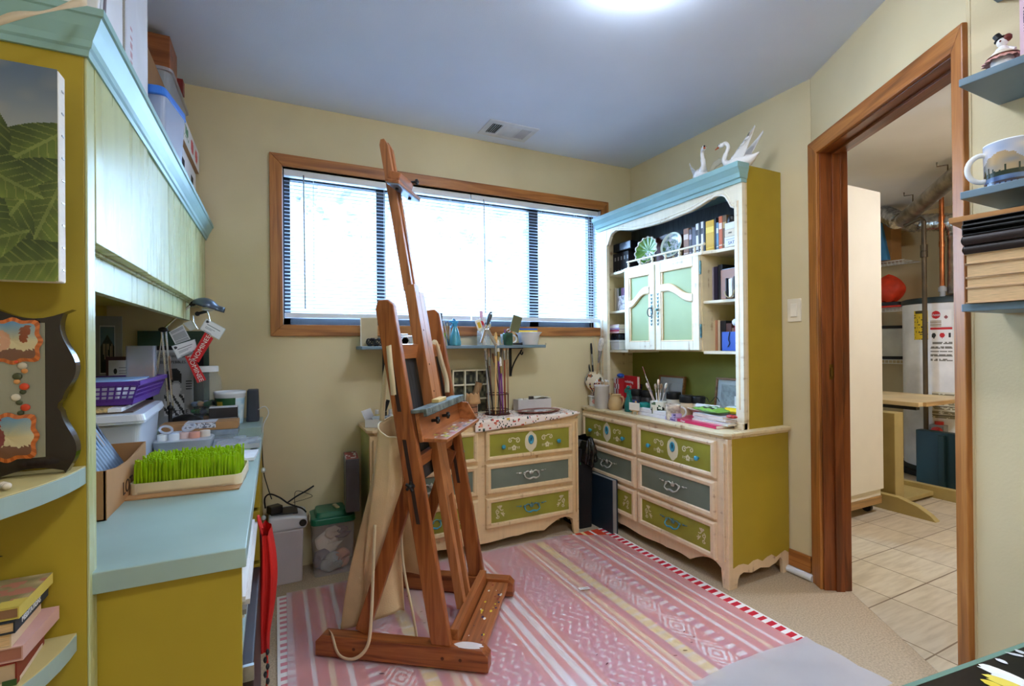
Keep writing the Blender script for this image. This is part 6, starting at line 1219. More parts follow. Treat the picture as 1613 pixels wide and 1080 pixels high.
txt('lettering',"YOU'RE WITH BITE",.017,K((24,24,26)),t,(0,-.0008,.315),sx=.85); txt('lettering','BLUE PEBBLES.',.018,K((24,24,26)),t,(0,-.0008,.288),sx=.9); txt('lettering','LITTLE',.026,K((24,24,26)),t,(.02,-.0008,.055))
b=B().mat(K((40,40,42)))
for z in (.16,.172,.184,.196): b.box(.048,-.0008,z,.072,0,z+.005)
b.done('small_print',parent=t)
# spring arm lamp
L0=V((-.392,2.43,RZ)); lp_=lambda u,v: ay(u,v,2.42)
t=thing('desk_lamp','silver spring arm desk lamp with a black shade bending over the desk end','lamp',(lp_(285,650).x,2.54,RZ+.001)); o0=t.location.copy()
B().mat(BLACK).lathe([(.070,0),(.072,.014),(.066,.034),(.046,.052),(.018,.062),(0,.064)],32).done('base',parent=t)
pv=lp_(268,642)-o0; el=lp_(257,519)-o0; tp=lp_(299,481)-o0; up_=V((0,.012,0))
b=B().mat(CHROME)
for d in (V((-.007,0,0)),V((.007,0,0)),V((-.007,.02,0)),V((.007,.02,0))): b.cyl(pv+d,el+d,.0025,n=7)
b.cyl(el,tp,.0045,n=8).cyl(el+V((0,.014,0)),tp+V((0,.014,0)),.003,n=7); b.done('arm_rods',parent=t)
for k,d in enumerate((V((-.028,.0,0)),V((-.018,.015,0)))): B().mat(CHROME).cyl(lp_(248-3*k,590)-o0+V((0,.0,0)),el+V((-.004,.01*k,-.01)),.002,n=6).done('tension_rod',parent=t)
sp=B().mat(K((196,150,120),.35,metal=.7)); a=pv+(el-pv)*.36; c=pv+(el-pv)*.66; sp.tube([a+(c-a)*i/60+V((.012+.005*cos(i*1.6),.006*sin(i*1.6),0)) for i in range(61)],.0014,5); sp.done('spring',parent=t)
B().mat(BLACK).ball(el,.014,10,(1.3,1,.8)).done('elbow_joint',parent=t); B().mat(BLACK).ball(pv,.012,10).cyl(pv,pv-V((0,0,pv.z-.05)),.007,n=8).done('base_joint',parent=t)
hd=lp_(304,478)-o0; h2_=lp_(352,492)-o0; SHD=M('lamp_shade_dark',(74,84,100),.28,.3,var=.05)
def sh(u,v):
    a=PI*u; ax_=(h2_-hd).normalized(); w=V((0,1,0)); n_=ax_.cross(w)*-1
    if n_.z<0: n_=-n_
    r=.046*math.sin(min(1,v*1.15+.12)*PI*.86)**.7
    return hd+(h2_-hd)*v+w*(r*1.15*cos(a))+n_*(r*.85*sin(a))
B().mat(SHD).surf(16,14,sh).done('lamp_shade',parent=t,solid=.002)
B().mat(BLACK).cyl(tp,hd,.007,n=8).ball(hd,.011,10).ball(lp_(311,494)-o0,.010,10).cyl(lp_(311,494)-o0,lp_(326,490)-o0,.006,n=8).done('head_joint',parent=t)
B().mat(K((236,232,220),.4)).ball((hd+h2_)*.5-V((0,0,.004)),.016,10,(1.6,1,.6)).done('bulb',parent=t)
# badges and red ribbons
def quad(name,label,cat,pts,y,m,group=None,colf=None,th=.0015,n=(18,12)):
    P=[ay(u,v,y+dy) for (u,v),dy in zip(pts,(0,.004,.006,.002))]; f=lambda u,v:(P[0]*(1-u)+P[1]*u)*(1-v)+(P[3]*(1-u)+P[2]*u)*v
    c=f(.5,.5); o=printed(name,n[0],n[1],lambda u,v:f(u,v)-c,colf) if colf else B().mat(m).surf(2,2,lambda u,v:f(u,v)-c,False).done(name)
    o.location=c; o.modifiers.new('s','SOLIDIFY').thickness=th; return tag(o,label,cat,group),f,c
def badge(seed):
    def c(u,v):
        if u<.05 or u>.95 or v<.06 or v>.94: return (196,204,212)
        if (u-.12)**2*2+(v-.2)**2<.010: return (40,46,60)
        if .36<v<.42 and .15<u<.85: return (80,86,100)
        if v>.5 and (v*9)%1<.38 and .15<u<.8-.3*h2(int(v*9),seed): return (150,154,164)
        return (226,228,232)
    return c
quad('name_badge','white name badge in a clear holder hanging highest under the lamp shade','badge',((325,501),(356,518),(345,535),(314.5,518)),2.36,None,None,badge(1),n=(30,20))
quad('name_badge','grey name badge densely printed hanging left beside the lamp joint','badge',((266,523),(288,511),(300,534),(276,542)),2.40,None,None,lambda u,v:(206,210,214) if u<.06 or v<.06 or u>.94 or v>.94 else ((120,124,130) if (v*11)%1<.42 else (186,190,194)),n=(30,24))
quad('name_badge','white name badge hanging lowest above the left red ribbon','badge',((270,545),(307,534),(311,549),(280,565)),2.37,None,None,badge(3),n=(30,20))
quad('badge_holder','empty clear badge holder hanging behind the lamp arm','holder',((288,509),(305,503),(312,516),(300,521)),2.41,film('badge_clear',(216,222,220),.4))
RIB=K((196,20,28),.5)
for pts,lab,y in ((((323,523),(336,533),(313,571),(299,564)),'red award ribbon hanging slanted left from the highest badge',2.355),(((291,561),(304,559),(325,598),(311,603)),'red award ribbon hanging slanted right from the lowest badge',2.365)):
    o,f,c=quad('award_ribbon',lab,'ribbon',pts,y,RIB,'red ribbons on the lamp'); d=(f(.5,1)-f(.5,0)); d=-d if d.x<0 else d; p=f(.5,.5)-c
    txt('lettering','NOMINEE',.023,K((236,226,220)),o,(p.x,p.y-.004,p.z),(PI/2,-math.atan2(d.z,d.x),0),sx=1.15)
tag(B().mat(CHROME).tube([ay(304,497,2.40),ay(304,507,2.40),ay(309,515,2.40),ay(312,518,2.40)],.003,7).done('badge_hook'),'curved metal hook holding the clear badge holders on the lamp','hook')
tag(B().mat(CHROME).tube([ay(327,490,2.37),ay(329,498,2.365),ay(331,506,2.36)],.002,6).done('badge_clip'),'small metal clip joining the highest badge to the lamp','clip')

# ------------------------------------------------------------------ the end panel: painting, plaque, shelf books
t=thing('leaf_painting','unframed canvas painting of large green leaves hung on the olive end panel','painting',(-.55,1.075,1.27)); w_,h_=.23,.35
def leafc(u,v):
    sky=mixc((176,172,160),(88,106,130),min(1,max(0,(v-.55)*2.4)));
    c=mixc(sky,(150,146,140),max(0,vn(u*6,v*14,3)-.45)*.9)
    for k,(cx,cy,a,L,W) in enumerate(((.80,.58,40,.34,.11),(.62,.62,80,.22,.08),(.88,.44,20,.34,.12),(.70,.40,110,.30,.10),(.90,.25,70,.34,.13),(.66,.20,60,.3,.12),(.82,.08,10,.36,.10),(.55,.35,120,.3,.1),(.45,.55,70,.3,.1),(.35,.3,40,.4,.12),(.3,.1,20,.5,.14),(.62,.50,150,.3,.10),(.15,.5,100,.4,.12),(.12,.2,70,.3,.12))):
        ca,sa=cos(rad(a)),sin(rad(a)); X=(u-cx)*w_/.3; Y=(v-cy)*h_/.3; p=X*ca+Y*sa; q=-X*sa+Y*ca; LL=L*.9; 
        if abs(p)<LL and abs(q)<W*(1-(p/LL)**2)*1.25:
            s_=q/(W*1.25); g=mixc((46,64,24),(128,146,60),.5+.5*s_*(1 if k%2 else -1)); 
            if abs(q)<.008: g=(128,140,70)
            elif (p*22+abs(q)*16)%1<.16: g=mixc(g,(176,170,90),.4)
            c=mixc(g,(30,40,18),.3*vn(u*20,v*24,k)); 
    if v<.38 and u<.52 and (u-.3)**2+(v-.16)**2*.8<.05: c=mixc((200,180,150),(150,120,90),vn(u*9,v*9,4))
    if (u-.34)**2*3+(v-.42)**2*2<.03: c=(44,28,20)
    return c
printed('painted_face',150,225,lambda u,v:(w_*(u),-.031,h_*v) if True else None,leafc,colmat('oil_print',.35),t)
B().mat(M('raw_canvas',(232,226,214),.8,var=.03,bump=.2,bs=150)).box(.0,-.030,0,w_+.001,.0,h_).done('canvas_edge',parent=t,bev=.003)
for k in range(9): B().mat(STEEL).box(w_+.001,-.018,.02+k*.0375,w_+.002,-.009,.0225+k*.0375).done('staple',parent=t)
tag(B().mat(K((216,200,176),.8)).surf(1,16,lambda u,v:V((-.395+.115*v+.0,1.03-.01*v-.012*sin(v*PI)+.02*v,1.665+.075*v**1.2+.010*(u-.5)+.006*sin(v*8)*u))).done('cloth_strap',solid=.001),'pale cloth strap trailing from the cornice corner to the leaf painting','strap')
t=thing('decoupage_plaque','dark scalloped wooden plaque with small decoupage pictures standing on the rounded shelf','plaque',(-.455,1.085,.951)); PW=.147
tp_=[]
def edge(n,fx):
    return [fx(i/n) for i in range(n)]
def wob(s): return .010*sin(s*PI*4)+.006*abs(sin(s*PI*2))
H_=.275
out=[(-PW+2*PW*s,-.0+.012*abs(sin(s*PI*3))) for s in [i/24 for i in range(24)]]+[(PW-.010+wob(s)-.004*(abs(s-.42)<.03),H_*s) for s in [i/40 for i in range(40)]]+[(PW-2*PW*s,H_-.016*abs(sin(s*PI*3))) for s in [i/24 for i in range(24)]]+[(-PW+.010-wob(1-s),H_*(1-s)) for s in [i/40 for i in range(40)]]
B().mat(M('dark_lacquer',(24,12,10),.16,var=.15,ns=6,coat=.2)).prism(out,.022,'xz',-.022).done('board',parent=t,bev=.003)
printed('grey_ground',20,30,lambda u,v:(-.112+.224*u,-.0226,.03+.222*v),lambda u,v:mixc((128,126,108),(152,148,128),vn(u*3,v*3,2)),colmat('lacquer_print',.2,.5),t)
def medallion(cx,cz,rx,rz_,seed,oval=False):
    def f(u,v): a=2*PI*u; k=1+(.07*cos(8*a) if not oval else .02*cos(40*a)); p=2 if oval else 4; d=(abs(cos(a))**p+abs(sin(a))**p)**(-1/p); return (cx+rx*v*d*cos(a)*k,-.0245-.004*sin(v*PI)*.6,cz+rz_*v*d*sin(a)*k)
    def c(u,v):
        a=2*PI*u
        if v>(.8 if not oval else .62): return mixc((150,66,18),(214,116,48),.5+.5*sin(a*(24 if not oval else 90))*.6)
        x,z=v*cos(a),v*sin(a)
        if z<-.35: return (110,70,50)
        if (x+.25)**2*8+(z-.0)**2*2<.3: return ((190,140,110),(120,50,50))[seed%2]
        if seed==0 and (x-.38)**2*4+(z-.25)**2<.12: return (130,60,30)
        if seed==1 and x<-.2 and z>.0: return (140,26,20)
        return mixc((196,180,140),(90,130,160),max(0,z)*1.3)
    printed('medallion',56,12,f,c,colmat('lacquer_print',.2,.5),t,True,True)
medallion(.073,.222,.035,.036,0); medallion(.066,.066,.037,.038,1); medallion(-.073,.222,.035,.036,0); medallion(-.066,.066,.037,.038,1); medallion(0,.14,.052,.085,2,True)
for k in range(11):
    z=.105+.0085*k; x=.082+.006*sin(k*1.7)
    for sx in (1,-1): B().mat(K(((60,66,40),(196,60,30),(70,74,50),(206,196,176),(60,66,40),(206,70,36),(200,140,80),(70,74,50),(196,130,70),(180,170,150),(206,60,30))[k],.3)).ball((sx*x,-.0245,z),.0065 if k%2 else .0045,8,(1,.25,.9)).done('flower',parent=t)
txt('lettering','ica',.010,K((30,26,24)),t,(.03,-.0232,.245),font_shear=.3)
b=B().mat(M('bead',(206,196,180),.2,var=.2))
for k in range(12): b.ball((-.372+.004*k-.03,1.0+.006*sin(k*2.2)-.02,.957),.0055,8)
tag(b.done('bead_string'),'short string of pale beads lying on the rounded shelf before the plaque','beads')
# books on the lower rounded shelf
SZ2=.656
bx0=[(az(48,1050,.66).x)]
def lbook(name,label,z,th,x1,y0,y1,cov,pg,rz,extra=None):
    t=thing(name,label,'book',(x1,y0,z),rad(rz)); L=y1-y0; W=.17; c=B().mat(cov)
    c.box(-W,0,0,0,L,.002).box(-W,0,th-.002,0,L,th).box(-.002,0,.002,0,L,th-.002); c.done('cover',parent=t); B().mat(pg).box(-W+.004,.003,.002,-.0025,L-.003,th-.002).done('pages',parent=t)
    if extra: extra(t,L,W,th)
    return t
zz=SZ2
def ex0(t,L,W,th): b=B().mat(K((226,206,180),.6)).box(-W,-.0006,.0,-.004,0,.006).box(.0,.01,.0,.0006,L-.01,.006); b.done('lower_band',parent=t); B().mat(K((50,84,40),.5)).box(-.016,-.0012,.0,-.0002,.0,.009).done('green_patch',parent=t)
lbook('book','dark red hardback at the bottom of the pile on the lower rounded shelf',zz,.034,-.352,.985,1.10,K((128,34,24),.5),K((196,170,140),.8),3,ex0); zz+=.0345
lbook('book','pink covered book with a rounded spine second from the bottom of the pile',zz,.022,-.345,.985,1.108,K((206,160,150),.45),K((170,110,90),.8),-2); zz+=.0225
lbook('book','pale paper backed book in the middle of the pile on the lower rounded shelf',zz,.022,-.358,.985,1.10,K((214,186,150),.6),PAGES,2); zz+=.0225
def ex1(t,L,W,th): txt('lettering','MEDITATIONS',.012,K((226,226,230)),t,(.0006,L*.45,th*.5),(PI/2,0,PI/2),sx=.9)
lbook('book','navy book titled on its spine second from the top of the pile',zz,.018,-.352,.98,1.105,K((32,42,56),.5),PAGES,1,ex1); zz+=.0185
def ex2(t,L,W,th): printed('cover_print',40,36,lambda u,v:(-W+W*u,L*v,th+.0005),lambda u,v:(206,180,80) if v<.32 and u>.0 and vn(u*3,v*3,1)>.2 and v<.30 else mixc((120,110,70),(196,170,130),vn(u*8,v*7,5)) if vn(u*10,v*9,7)<.66 else (176,110,90),parent=t)
lbook('book','yellow picture covered book on top of the pile on the lower rounded shelf',zz,.018,-.349,.985,1.108,K((206,184,90),.4),K((150,110,80),.8),0,ex2)

# ------------------------------------------------------------------ on top of the cabinets
CZ=1.759
def pbox(name,label,cat,x0,y0,x1,y1,z0,z1,m,bev=.002,group=None):
    t=thing(name,label,cat,((x0+x1)/2,(y0+y1)/2,z0),0,group); w,d=(x1-x0)/2,(y1-y0)/2; B().mat(m).box(-w,-d,0,w,d,z1-z0).done('box',parent=t,bev=bev); return t,w,d
t,w,d=pbox('white_carton','big white carton standing on the cabinets right beside the cornice corner','carton',-.62,1.33,-.335,1.765,CZ,2.21,CARDW)
printed('printed_panel',10,40,lambda u,v:(w+.0006,-.02+.10*u,.05+.32*v),lambda u,v:(200,150,156) if .35<u<.65 and (v*14)%1<.5 and v<.6 else (222,222,228),parent=t); B().mat(film('tape',(190,180,160),.6,.2)).box(w+.0004,-.05,0,w+.001,-.03,.44).box(-w,-.05,-.0,w,-.03,.0005).done('tape',parent=t)
B().mat(K((150,170,200),.5)).box(-w,-d-.001,-.0,w+.001,d+.001,.012).done('blue_base',parent=t)
t=thing('frame_bundle','bundle of white picture frames leaning on the big white carton','frames',(-.46,1.205,CZ)); 
for k in range(3): B().mat((WHITE,K((196,200,206),.4),K((120,110,120),.5))[k]).bar((.0,.0+.022*k,0),(.0,.055+.018*k,.30+.03*k),.30,.012,(0,1,0)).done('frame',parent=t,bev=.002)
t=thing('corrugated_panel','thick brown corrugated cardboard pack standing on edge behind the blue lidded tub','cardboard',(-.40,2.05,CZ))
KD=M('kraft_dark',(142,98,54),.8,var=.08); B().mat(KD).box(-.02,-.24,0,.018,.22,.34).done('panel',parent=t,bev=.002); B().mat(KD).box(.020,-.20,0,.036,.235,.375).done('panel',parent=t,bev=.002)
b=B().mat(K((226,210,190),.8))
for k in range(30): b.box(.0181,-.235+.0145*k,.325,.0188,-.228+.0145*k,.331)
b.done('flute_ends',parent=t)['kind']='stuff'
t=thing('lidded_tub','translucent plastic tub with a blue lid at the cornice edge','tub',(-.318,1.875,CZ),rad(-8)); b=B().mat(film('tub_clear',(206,220,244),.55,.3)); rbox(b,-.030,-.085,0,.030,.085,.165,.018,-.008,-.010); b.done('tub',parent=t); b=B().mat(K((52,120,214),.35)); rbox(b,-.040,-.105,.165,.040,.105,.192,.02,.003,.003); b.done('lid',parent=t,bev=.003)
t,w,d=pbox('white_file_box','white cardboard file box with hand holes near the far end of the cabinets','box',-.62,2.29,-.340,2.775,CZ,1.998,CARDW)
for y in (-.12,.12): B().mat(BLACKM).box(w+.0002,y-.03,.16,w+.0012,y+.03,.19).done('hand_hole',parent=t)
t,w,d=pbox('brown_carton','brown carton printed in green and red on top of the white file box','carton',-.61,2.285,-.326,2.77,1.9985,2.098,CARD)
printed('printed_side',40,14,lambda u,v:(w+.0006,-d+2*d*u,.0995*v),lambda u,v:(60,120,70) if .12<u<.36 and .3<v<.8 and vn(u*30,v*8,2)>.45 else ((206,60,70) if ((u-.55)**2*14+(v-.5)**2<.10 or (u-.8)**2*18+(v-.5)**2<.09) else (226,222,216)),parent=t)
printed('barcode_label',18,8,lambda u,v:(w-.09+.07*u,-d-.0006,.05+.035*v),lambda u,v:(60,84,50) if (u*9)%1<.5 and .2<v<.8 else (150,140,100),parent=t); printed('red_stamp',10,5,lambda u,v:(w-.065+.05*u,-d-.0006,.02+.02*v),lambda u,v:(196,84,50) if vn(u*9,v*5,2)>.4 else (176,132,88),parent=t)
t=thing('clear_crate','clear plastic crate standing high on the brown carton','crate',(-.465,2.53,2.099)); b=B().mat(film('crate_clear',(214,220,226),.42,.3)); rbox(b,-.085,-.19,0,.085,.19,.16,.03,-.012,-.015); rbox(b,-.105,-.215,.16,.105,.215,.172,.03); b.done('crate',parent=t)
t,w,d=pbox('wooden_box','small reddish wooden box on top of the clear crate under the ceiling','box',-.50,2.36,-.375,2.52,2.272,2.42,wood('red_box_wood',(150,84,42),(170,100,54),0)); B().mat(K((120,30,26),.5)).box(w-.02,d+.005,0,w+.02,d+.05,.06).done('red_block',parent=t)
tag(B().mat(BLACKM).bar((-.345,2.735,CZ+.004),(-.325,2.755,CZ+.12),.06,.006,(1,0,0)).done('black_folder'),'thin black folder edge at the far end of the cabinet top','folder')

# ------------------------------------------------------------------ under the desk
part(B().mat(SAGE).box(-.64,1.178,.505,-.066,1.95,.53), 'inner_shelf', bev=.001)
t=thing('board_stack','stack of grey and white boards sticking out under the desktop','boards',(-.30,1.50,.531)); 
for k,(c,dx,dy) in enumerate((((214,210,200),.0,.0),((150,146,140),.012,.01),((232,230,226),.02,.02),((130,128,124),.024,.01),((196,190,184),.030,.03),((226,222,216),.022,.02))): B().mat(K(c,.7)).box(-.25+dx,-.28+dy,.012*k,.215+dx,.26+dy,.012*k+.0115).done('board',parent=t)
t=thing('red_cloth','bright red cloth bag hanging down beside the desk front','cloth',(-.033,1.80,.50))
def rc(u,v): a=2*PI*u; w=.016+.010*sin(min(1,v*1.2)*PI)+.004*sin(3*a+v*4); return ((w)*cos(a)+.006*sin(v*5), (.075-.02*v+.012*sin(5*a))*sin(a)*(1-.85*max(0,v-.8)*4 if v>.8 else 1), .06-.40*v)
B().mat(M('red_fabric',(206,32,26),.6,var=.08,bump=.2,bs=60)).surf(28,24,rc,closeu=True).done('cloth',parent=t); B().mat(K((206,40,30),.6)).tube(spl([(0,0,-.33),(.004,.0,-.40),(.0,.01,-.47)],5),.003,6).done('drawstring',parent=t); B().mat(K((214,40,34),.6)).tube(spl([(-.01,.02,.055),(-.02,.04,.09),(-.02,-.02,.10),(-.01,-.03,.055)],5),.004,6).done('loop',parent=t)
t=thing('dark_case','dark brown flat case standing on the floor under the desk front','case',(-.065,1.48,0)); B().mat(M('case_leather',(52,34,32),.45,var=.15)).box(-.02,-.27,.0,.018,.27,.46).done('case',parent=t,bev=.004); B().mat(STEEL).box(-.021,-.272,.430,.019,-.262,.463).done('metal_corner',parent=t)
b=B().mat(BLACK)
for k in range(16): b.ball((-.030+.006*(k%2),1.50,.02+.02*k),.010,6,(.5,1,.8))
tag(b.done('black_lace'),'strip of black lace hanging beside the dark case','lace')
# ------------------------------------------------------------------ shelves on the near right wall
def wallshelf(z,label,y0=.632,x=1.875,dp=.235):
    t=thing('wall_shelf',label,'shelf',(x,y0,z)); B().mat(BLUEGREY).box(-dp,-1.0,0,-.001,0,.02).done('shelf_board',parent=t,bev=.002)
    B().mat(BLACK).box(-dp*.75,-.145,-.006,-.004,-.115,0).box(-.006,-.145,-.14,-.001,-.115,-.0).done('bracket',parent=t); return t
wallshelf(1.835,'slate blue wall shelf holding the snowman figurine right of the doorway'); wallshelf(1.535,'slate blue wall shelf holding the landscape mug right of the doorway'); wallshelf(1.237,'slate blue wall shelf holding the pile of books right of the doorway')
wallshelf(2.13,'slate blue topmost wall shelf just showing right of the doorway')
# mug with a landscape
p=ax(1590,262,1.72); t=thing('landscape_mug','white handled mug printed with a lake and mountains on the middle shelf','mug',(1.735,ax(1590,0,1.735).y,1.556))
def mpos(u,v): a=2*PI*u; return (.052*cos(a)*(1+.04*v),.052*sin(a)*(1+.04*v),.118*v)
def mcol(u,v):
    r=vn(u*14,v*4,2); ridge=.62+.14*sin(u*16)+.06*vn(u*30,0,3); tree=.34+.20*max(0,1-abs(((u*26)%1)-.5)*4)*h2(int(u*26),1)
    if v<.26: return (60,56,66) if (.10<v<.14 or (u*60)%1<.15 and v<.16) else mixc((110,140,176),(70,90,130),vn(u*20,v*20,1))
    if v<tree: return (44,56,44)
    if v<ridge: return mixc((196,160,110),(116,130,150),vn(u*9,v*9,4))
    return mixc((150,170,206),(226,214,206),vn(u*8,v*7,6))
printed('mug_wall',90,40,mpos,mcol,colmat('glazed_print',.15,.4),t,True,True); B().mat(WHITE).lathe([(.0542,.118),(.0535,.121),(.050,.119),(.047,.010),(0,.008)],40).done('mug_inside',parent=t); B().mat(WHITE).lathe([(0,.0),(.05,0),(.052,.001)],30).done('mug_base',parent=t)
hdir=V((-cos(rad(20)),sin(rad(20))+.9,0)).normalized(); hp=[V((0,0,.095))+hdir*.050]+[V((0,0,.062+.036*sin(rad(85-170*i/12))))+hdir*(.058+.030*cos(rad(85-170*i/12))) for i in range(13)]+[V((0,0,.028))+hdir*.050]
B().mat(WHITE).tube(hp,.0065,10).done('handle',parent=t)
# snowman figurine
t=thing('snow_figurine','tiny ballerina snowman figurine in a pink frilly skirt on the upper shelf','figurine',(1.72,ax(1578,0,1.72).y,1.856),rad(90)); b=B().mat(M('porcelain',(240,236,232))).ball((0,0,.030),.024,14,(1,1,1.2)).ball((0,0,.062),.015,12).ball((0,.0,.086),.012,12).tube([(.012,0,.066),(.026,.004,.052)],.004,8).tube([(-.012,0,.066),(-.026,.004,.055)],.004,8); b.done('body',parent=t)
B().mat(K((226,170,160),.7)).surf(44,3,lambda u,v:((.016+.022*v)*(1+.12*sin(30*u*PI)*v)*cos(2*PI*u),(.016+.022*v)*(1+.12*sin(30*u*PI)*v)*sin(2*PI*u),.056-.020*v+.004*sin(u*44*PI)*v),closeu=True).done('frilly_skirt',parent=t,solid=.001); B().mat(K((236,224,206),.7)).surf(40,2,lambda u,v:((.014+.018*v)*cos(2*PI*u),(.014+.018*v)*sin(2*PI*u),.062-.014*v+.003*sin(u*40*PI)*v),closeu=True).done('lace_skirt',parent=t,solid=.001)
B().mat(BLACK).cyl((.004,0,.095),(.012,0,.110),.008,n=12).cyl((.004,0,.095),(.0045,0,.096),.013,n=12).done('hat',parent=t); B().mat(K((110,44,30),.5)).ball((-.010,0,.093),.010,10).ball((.0,.012,.086),.0025,6).done('bun_and_nose',parent=t); B().mat(K((150,60,36),.5)).ball((-.014,.012,.004),.009,8,(1,1.4,.7)).ball((.014,.012,.004),.009,8,(1,1.4,.7)).done('shoes',parent=t)
# paperback standing at the right edge
t=thing('paperback','pale pink paperback standing upright at the right edge of the upper shelf','book',(1.70,ax(1607,0,1.70).y,1.856),rad(-90)); B().mat(K((226,190,206),.4)).box(0,-.005,0,.026,.12,.20).done('cover',parent=t); B().mat(K((226,196,90),.5)).box(-.0004,-.0056,0,.0264,-.004,.022).done('yellow_band',parent=t); txt('lettering','MATTERS',.015,K((70,50,90)),t,(.013,-.0056,.11),(PI/2,-PI/2,0))
# pile of books
z=1.2575
specs=[(.040,'thick paperback at the bottom of the pile on the lower right shelf',(206,170,130),0,.0),(.026,'paperback second from the bottom of the pile beside the doorway',(214,178,136),1,.0),(.034,'thick paperback third from the bottom of the pile beside the doorway',(196,160,122),-1,.0),(.026,'paperback fourth from the bottom, just under the black bound ones',(206,172,130),1,.003),(.022,'lower of the two dark bound books with rounded spines',(40,30,28),2,.006),(.024,'upper of the two dark bound books with rounded spines',(44,32,30),3,.012),(.014,'black plastic disc case under the top board in the book pile',(26,26,28),4,.016),(.012,'grey edged black disc case in the book pile',(70,72,74),5,.018),(.012,'thin black disc case near the top of the book pile',(30,30,32),3,.012)]
for k,(th,lab,c,rz,dx) in enumerate(specs):
    dark=k>=4; t=thing('disc_case' if k>=6 else 'book',lab,'case' if k>=6 else 'book',(1.628-dx,.618,z),rad(rz*.6),'pile on the lower right shelf'); W,L=.19,.20
    b=B().mat(K(c,.45 if dark else .7)); b.box(0,-L,0,W,0,.0022).box(0,-L,th-.0022,W,0,th)
    if dark and k<6: b.tube([(.001,-.001,th*.5),(W,-.001,th*.5)],th*.0+.002,6).surf(1,8,lambda u,v:(W*u,.004*sin(v*PI),th*v)).surf(8,1,lambda u,v:(-.005*sin(u*PI),-L*v,th*u))
    else: b.box(0,-.002,.002,W,0,th-.002) if k>=6 else b.box(W-.002,-L,.002,W,0,th-.002)
    b.done('cover' if k<6 else 'case',parent=t,bev=.0006)
    if k<6: B().mat(PAGES).box(.003,-L+.003,.0022,W-.004,-.003,th-.0022).done('pages',parent=t)
    z+=th+.0006
t=thing('thin_board','thin light wooden panel lying on top of the book pile, sticking out past it','board',(1.63,.60,z+.001),rad(9)); B().mat(wood('pale_board',(196,140,86),(210,156,100),1,8)).box(0,-.22,0,.19,.05,.014).done('board',parent=t,bev=.001); B().mat(K((60,40,36),.5)).box(.02,-.21,.0145,.19,.0,.018).done('dark_cover',parent=t)
# black glass table in the corner of the picture
t=thing('glass_palette_table','black table with a paint smeared glass top in the near right corner','table',(1.15,-.052,0),rad(-6.8)); B().mat(BLACKM).box(-.62,-.36,.71,.62,.305,.738).box(-.60,-.34,0,-.55,-.29,.71).box(.55,-.34,0,.60,-.29,.71).box(.55,.235,0,.60,.285,.71).box(-.60,.235,0,-.55,.285,.71).done('table_frame',parent=t,bev=.003)
B().mat(M('black_glass',(16,18,18),.22,var=0)).box(-.63,-.37,.7385,.63,.309,.7445).mat(M('glass_rim',(116,150,136),.2,var=0)).box(-.63,.309,.7385,.63,.315,.7447).done('glass_top',parent=t,bev=.0005)
bm=B()
inv = (MX.Translation(t.location) @ MX.Rotation(rad(-6.8),4,'Z')).inverted()
for k,(u,v,L,W,da,c) in enumerate(((1577,1060,.026,.010,0,(236,236,230)),(1594,1071,.016,.010,20,(230,232,236)),(1585,1076,.02,.009,5,(226,206,90)),(1565,1078,.012,.006,0,(226,200,70)),(1578,1041,.006,.004,0,(226,228,230)),(1600,1031,.010,.003,30,(200,204,206)),(1608,1027,.006,.004,0,(190,196,200)))):
    p = inv @ az(u,v,.745); cx, cy = p.x, p.y
    bm.mat(K(c,.4)); a = rad(-75+da); bm.vf([(cx+L*cos(2*PI*i/18)*cos(a)*(.7+.5*h2(i,k))-W*sin(2*PI*i/18)*sin(a),cy+L*cos(2*PI*i/18)*sin(a)*(.7+.5*h2(i,k))+W*sin(2*PI*i/18)*cos(a),.7449+.0001*k) for i in range(18)],[tuple(range(18))])
bm.done('paint_smears',parent=t)['kind']='stuff'

# ------------------------------------------------------------------ utility room
t=thing('wardrobe','tall cream cupboard on a wooden base with castors in the utility room','cupboard',(3.40,2.16,0)); CRM=M('cream_laminate',(236,228,206),.4,var=.01); B().mat(CRM).box(-.35,-.295,.115,.295,.295,2.175).done('carcass',parent=t,bev=.002); B().mat(CRM).box(-.348,-.312,.165,.297,-.296,2.172).done('door',parent=t,bev=.002); B().mat(wood('pine',(206,160,100),(220,178,118),0,8)).box(-.35,-.30,.065,.297,.295,.114).done('wooden_base',parent=t)
for x in (-.28,.235):
    for y in (-.24,.24): B().mat(BLACK).cyl((x-.012,y,.030),(x+.012,y,.030),.030,n=18).mat(STEEL).box(x-.016,y-.01,.045,x+.016,y+.015,.066).done('castor',parent=t)
KH=K((176,156,98),.5); KT=K((222,196,146),.5)
tx0=az(1439,634,.71).x; ty0=az(1439,634,.71).y-.03
t=thing('work_table','beige adjustable work table on a wide T shaped foot in the utility room','table',(tx0,ty0,0))
B().mat(KT).box(0,0,.68,.74,1.10,.712).done('tabletop',parent=t,bev=.003); B().mat(wood('table_edge_wood',(206,164,104),(220,180,120),0)).box(.06,-.022,.682,.75,-.001,.711).done('front_edge',parent=t); B().mat(BLACK).box(.01,.02,.655,.06,1.0,.679).done('rail',parent=t)
cp=az(1412,787,.06); cx0=cp.x-tx0; cy0=cp.y-ty0
b=B().mat(KH).box(cx0-.01,cy0,.05,cx0+.10,cy0+.24,.66); b.done('column',parent=t,bev=.004)
b=B().mat(KH).prism([(cy0-.26,0),(cy0+.75,0),(cy0+.75,.05),(cy0+.60,.105),(cy0-.05,.105),(cy0-.16,.075),(cy0-.23,.035),(cy0-.262,.004)],.05,'yz',cx0-.09); b.done('foot',parent=t,bev=.004)
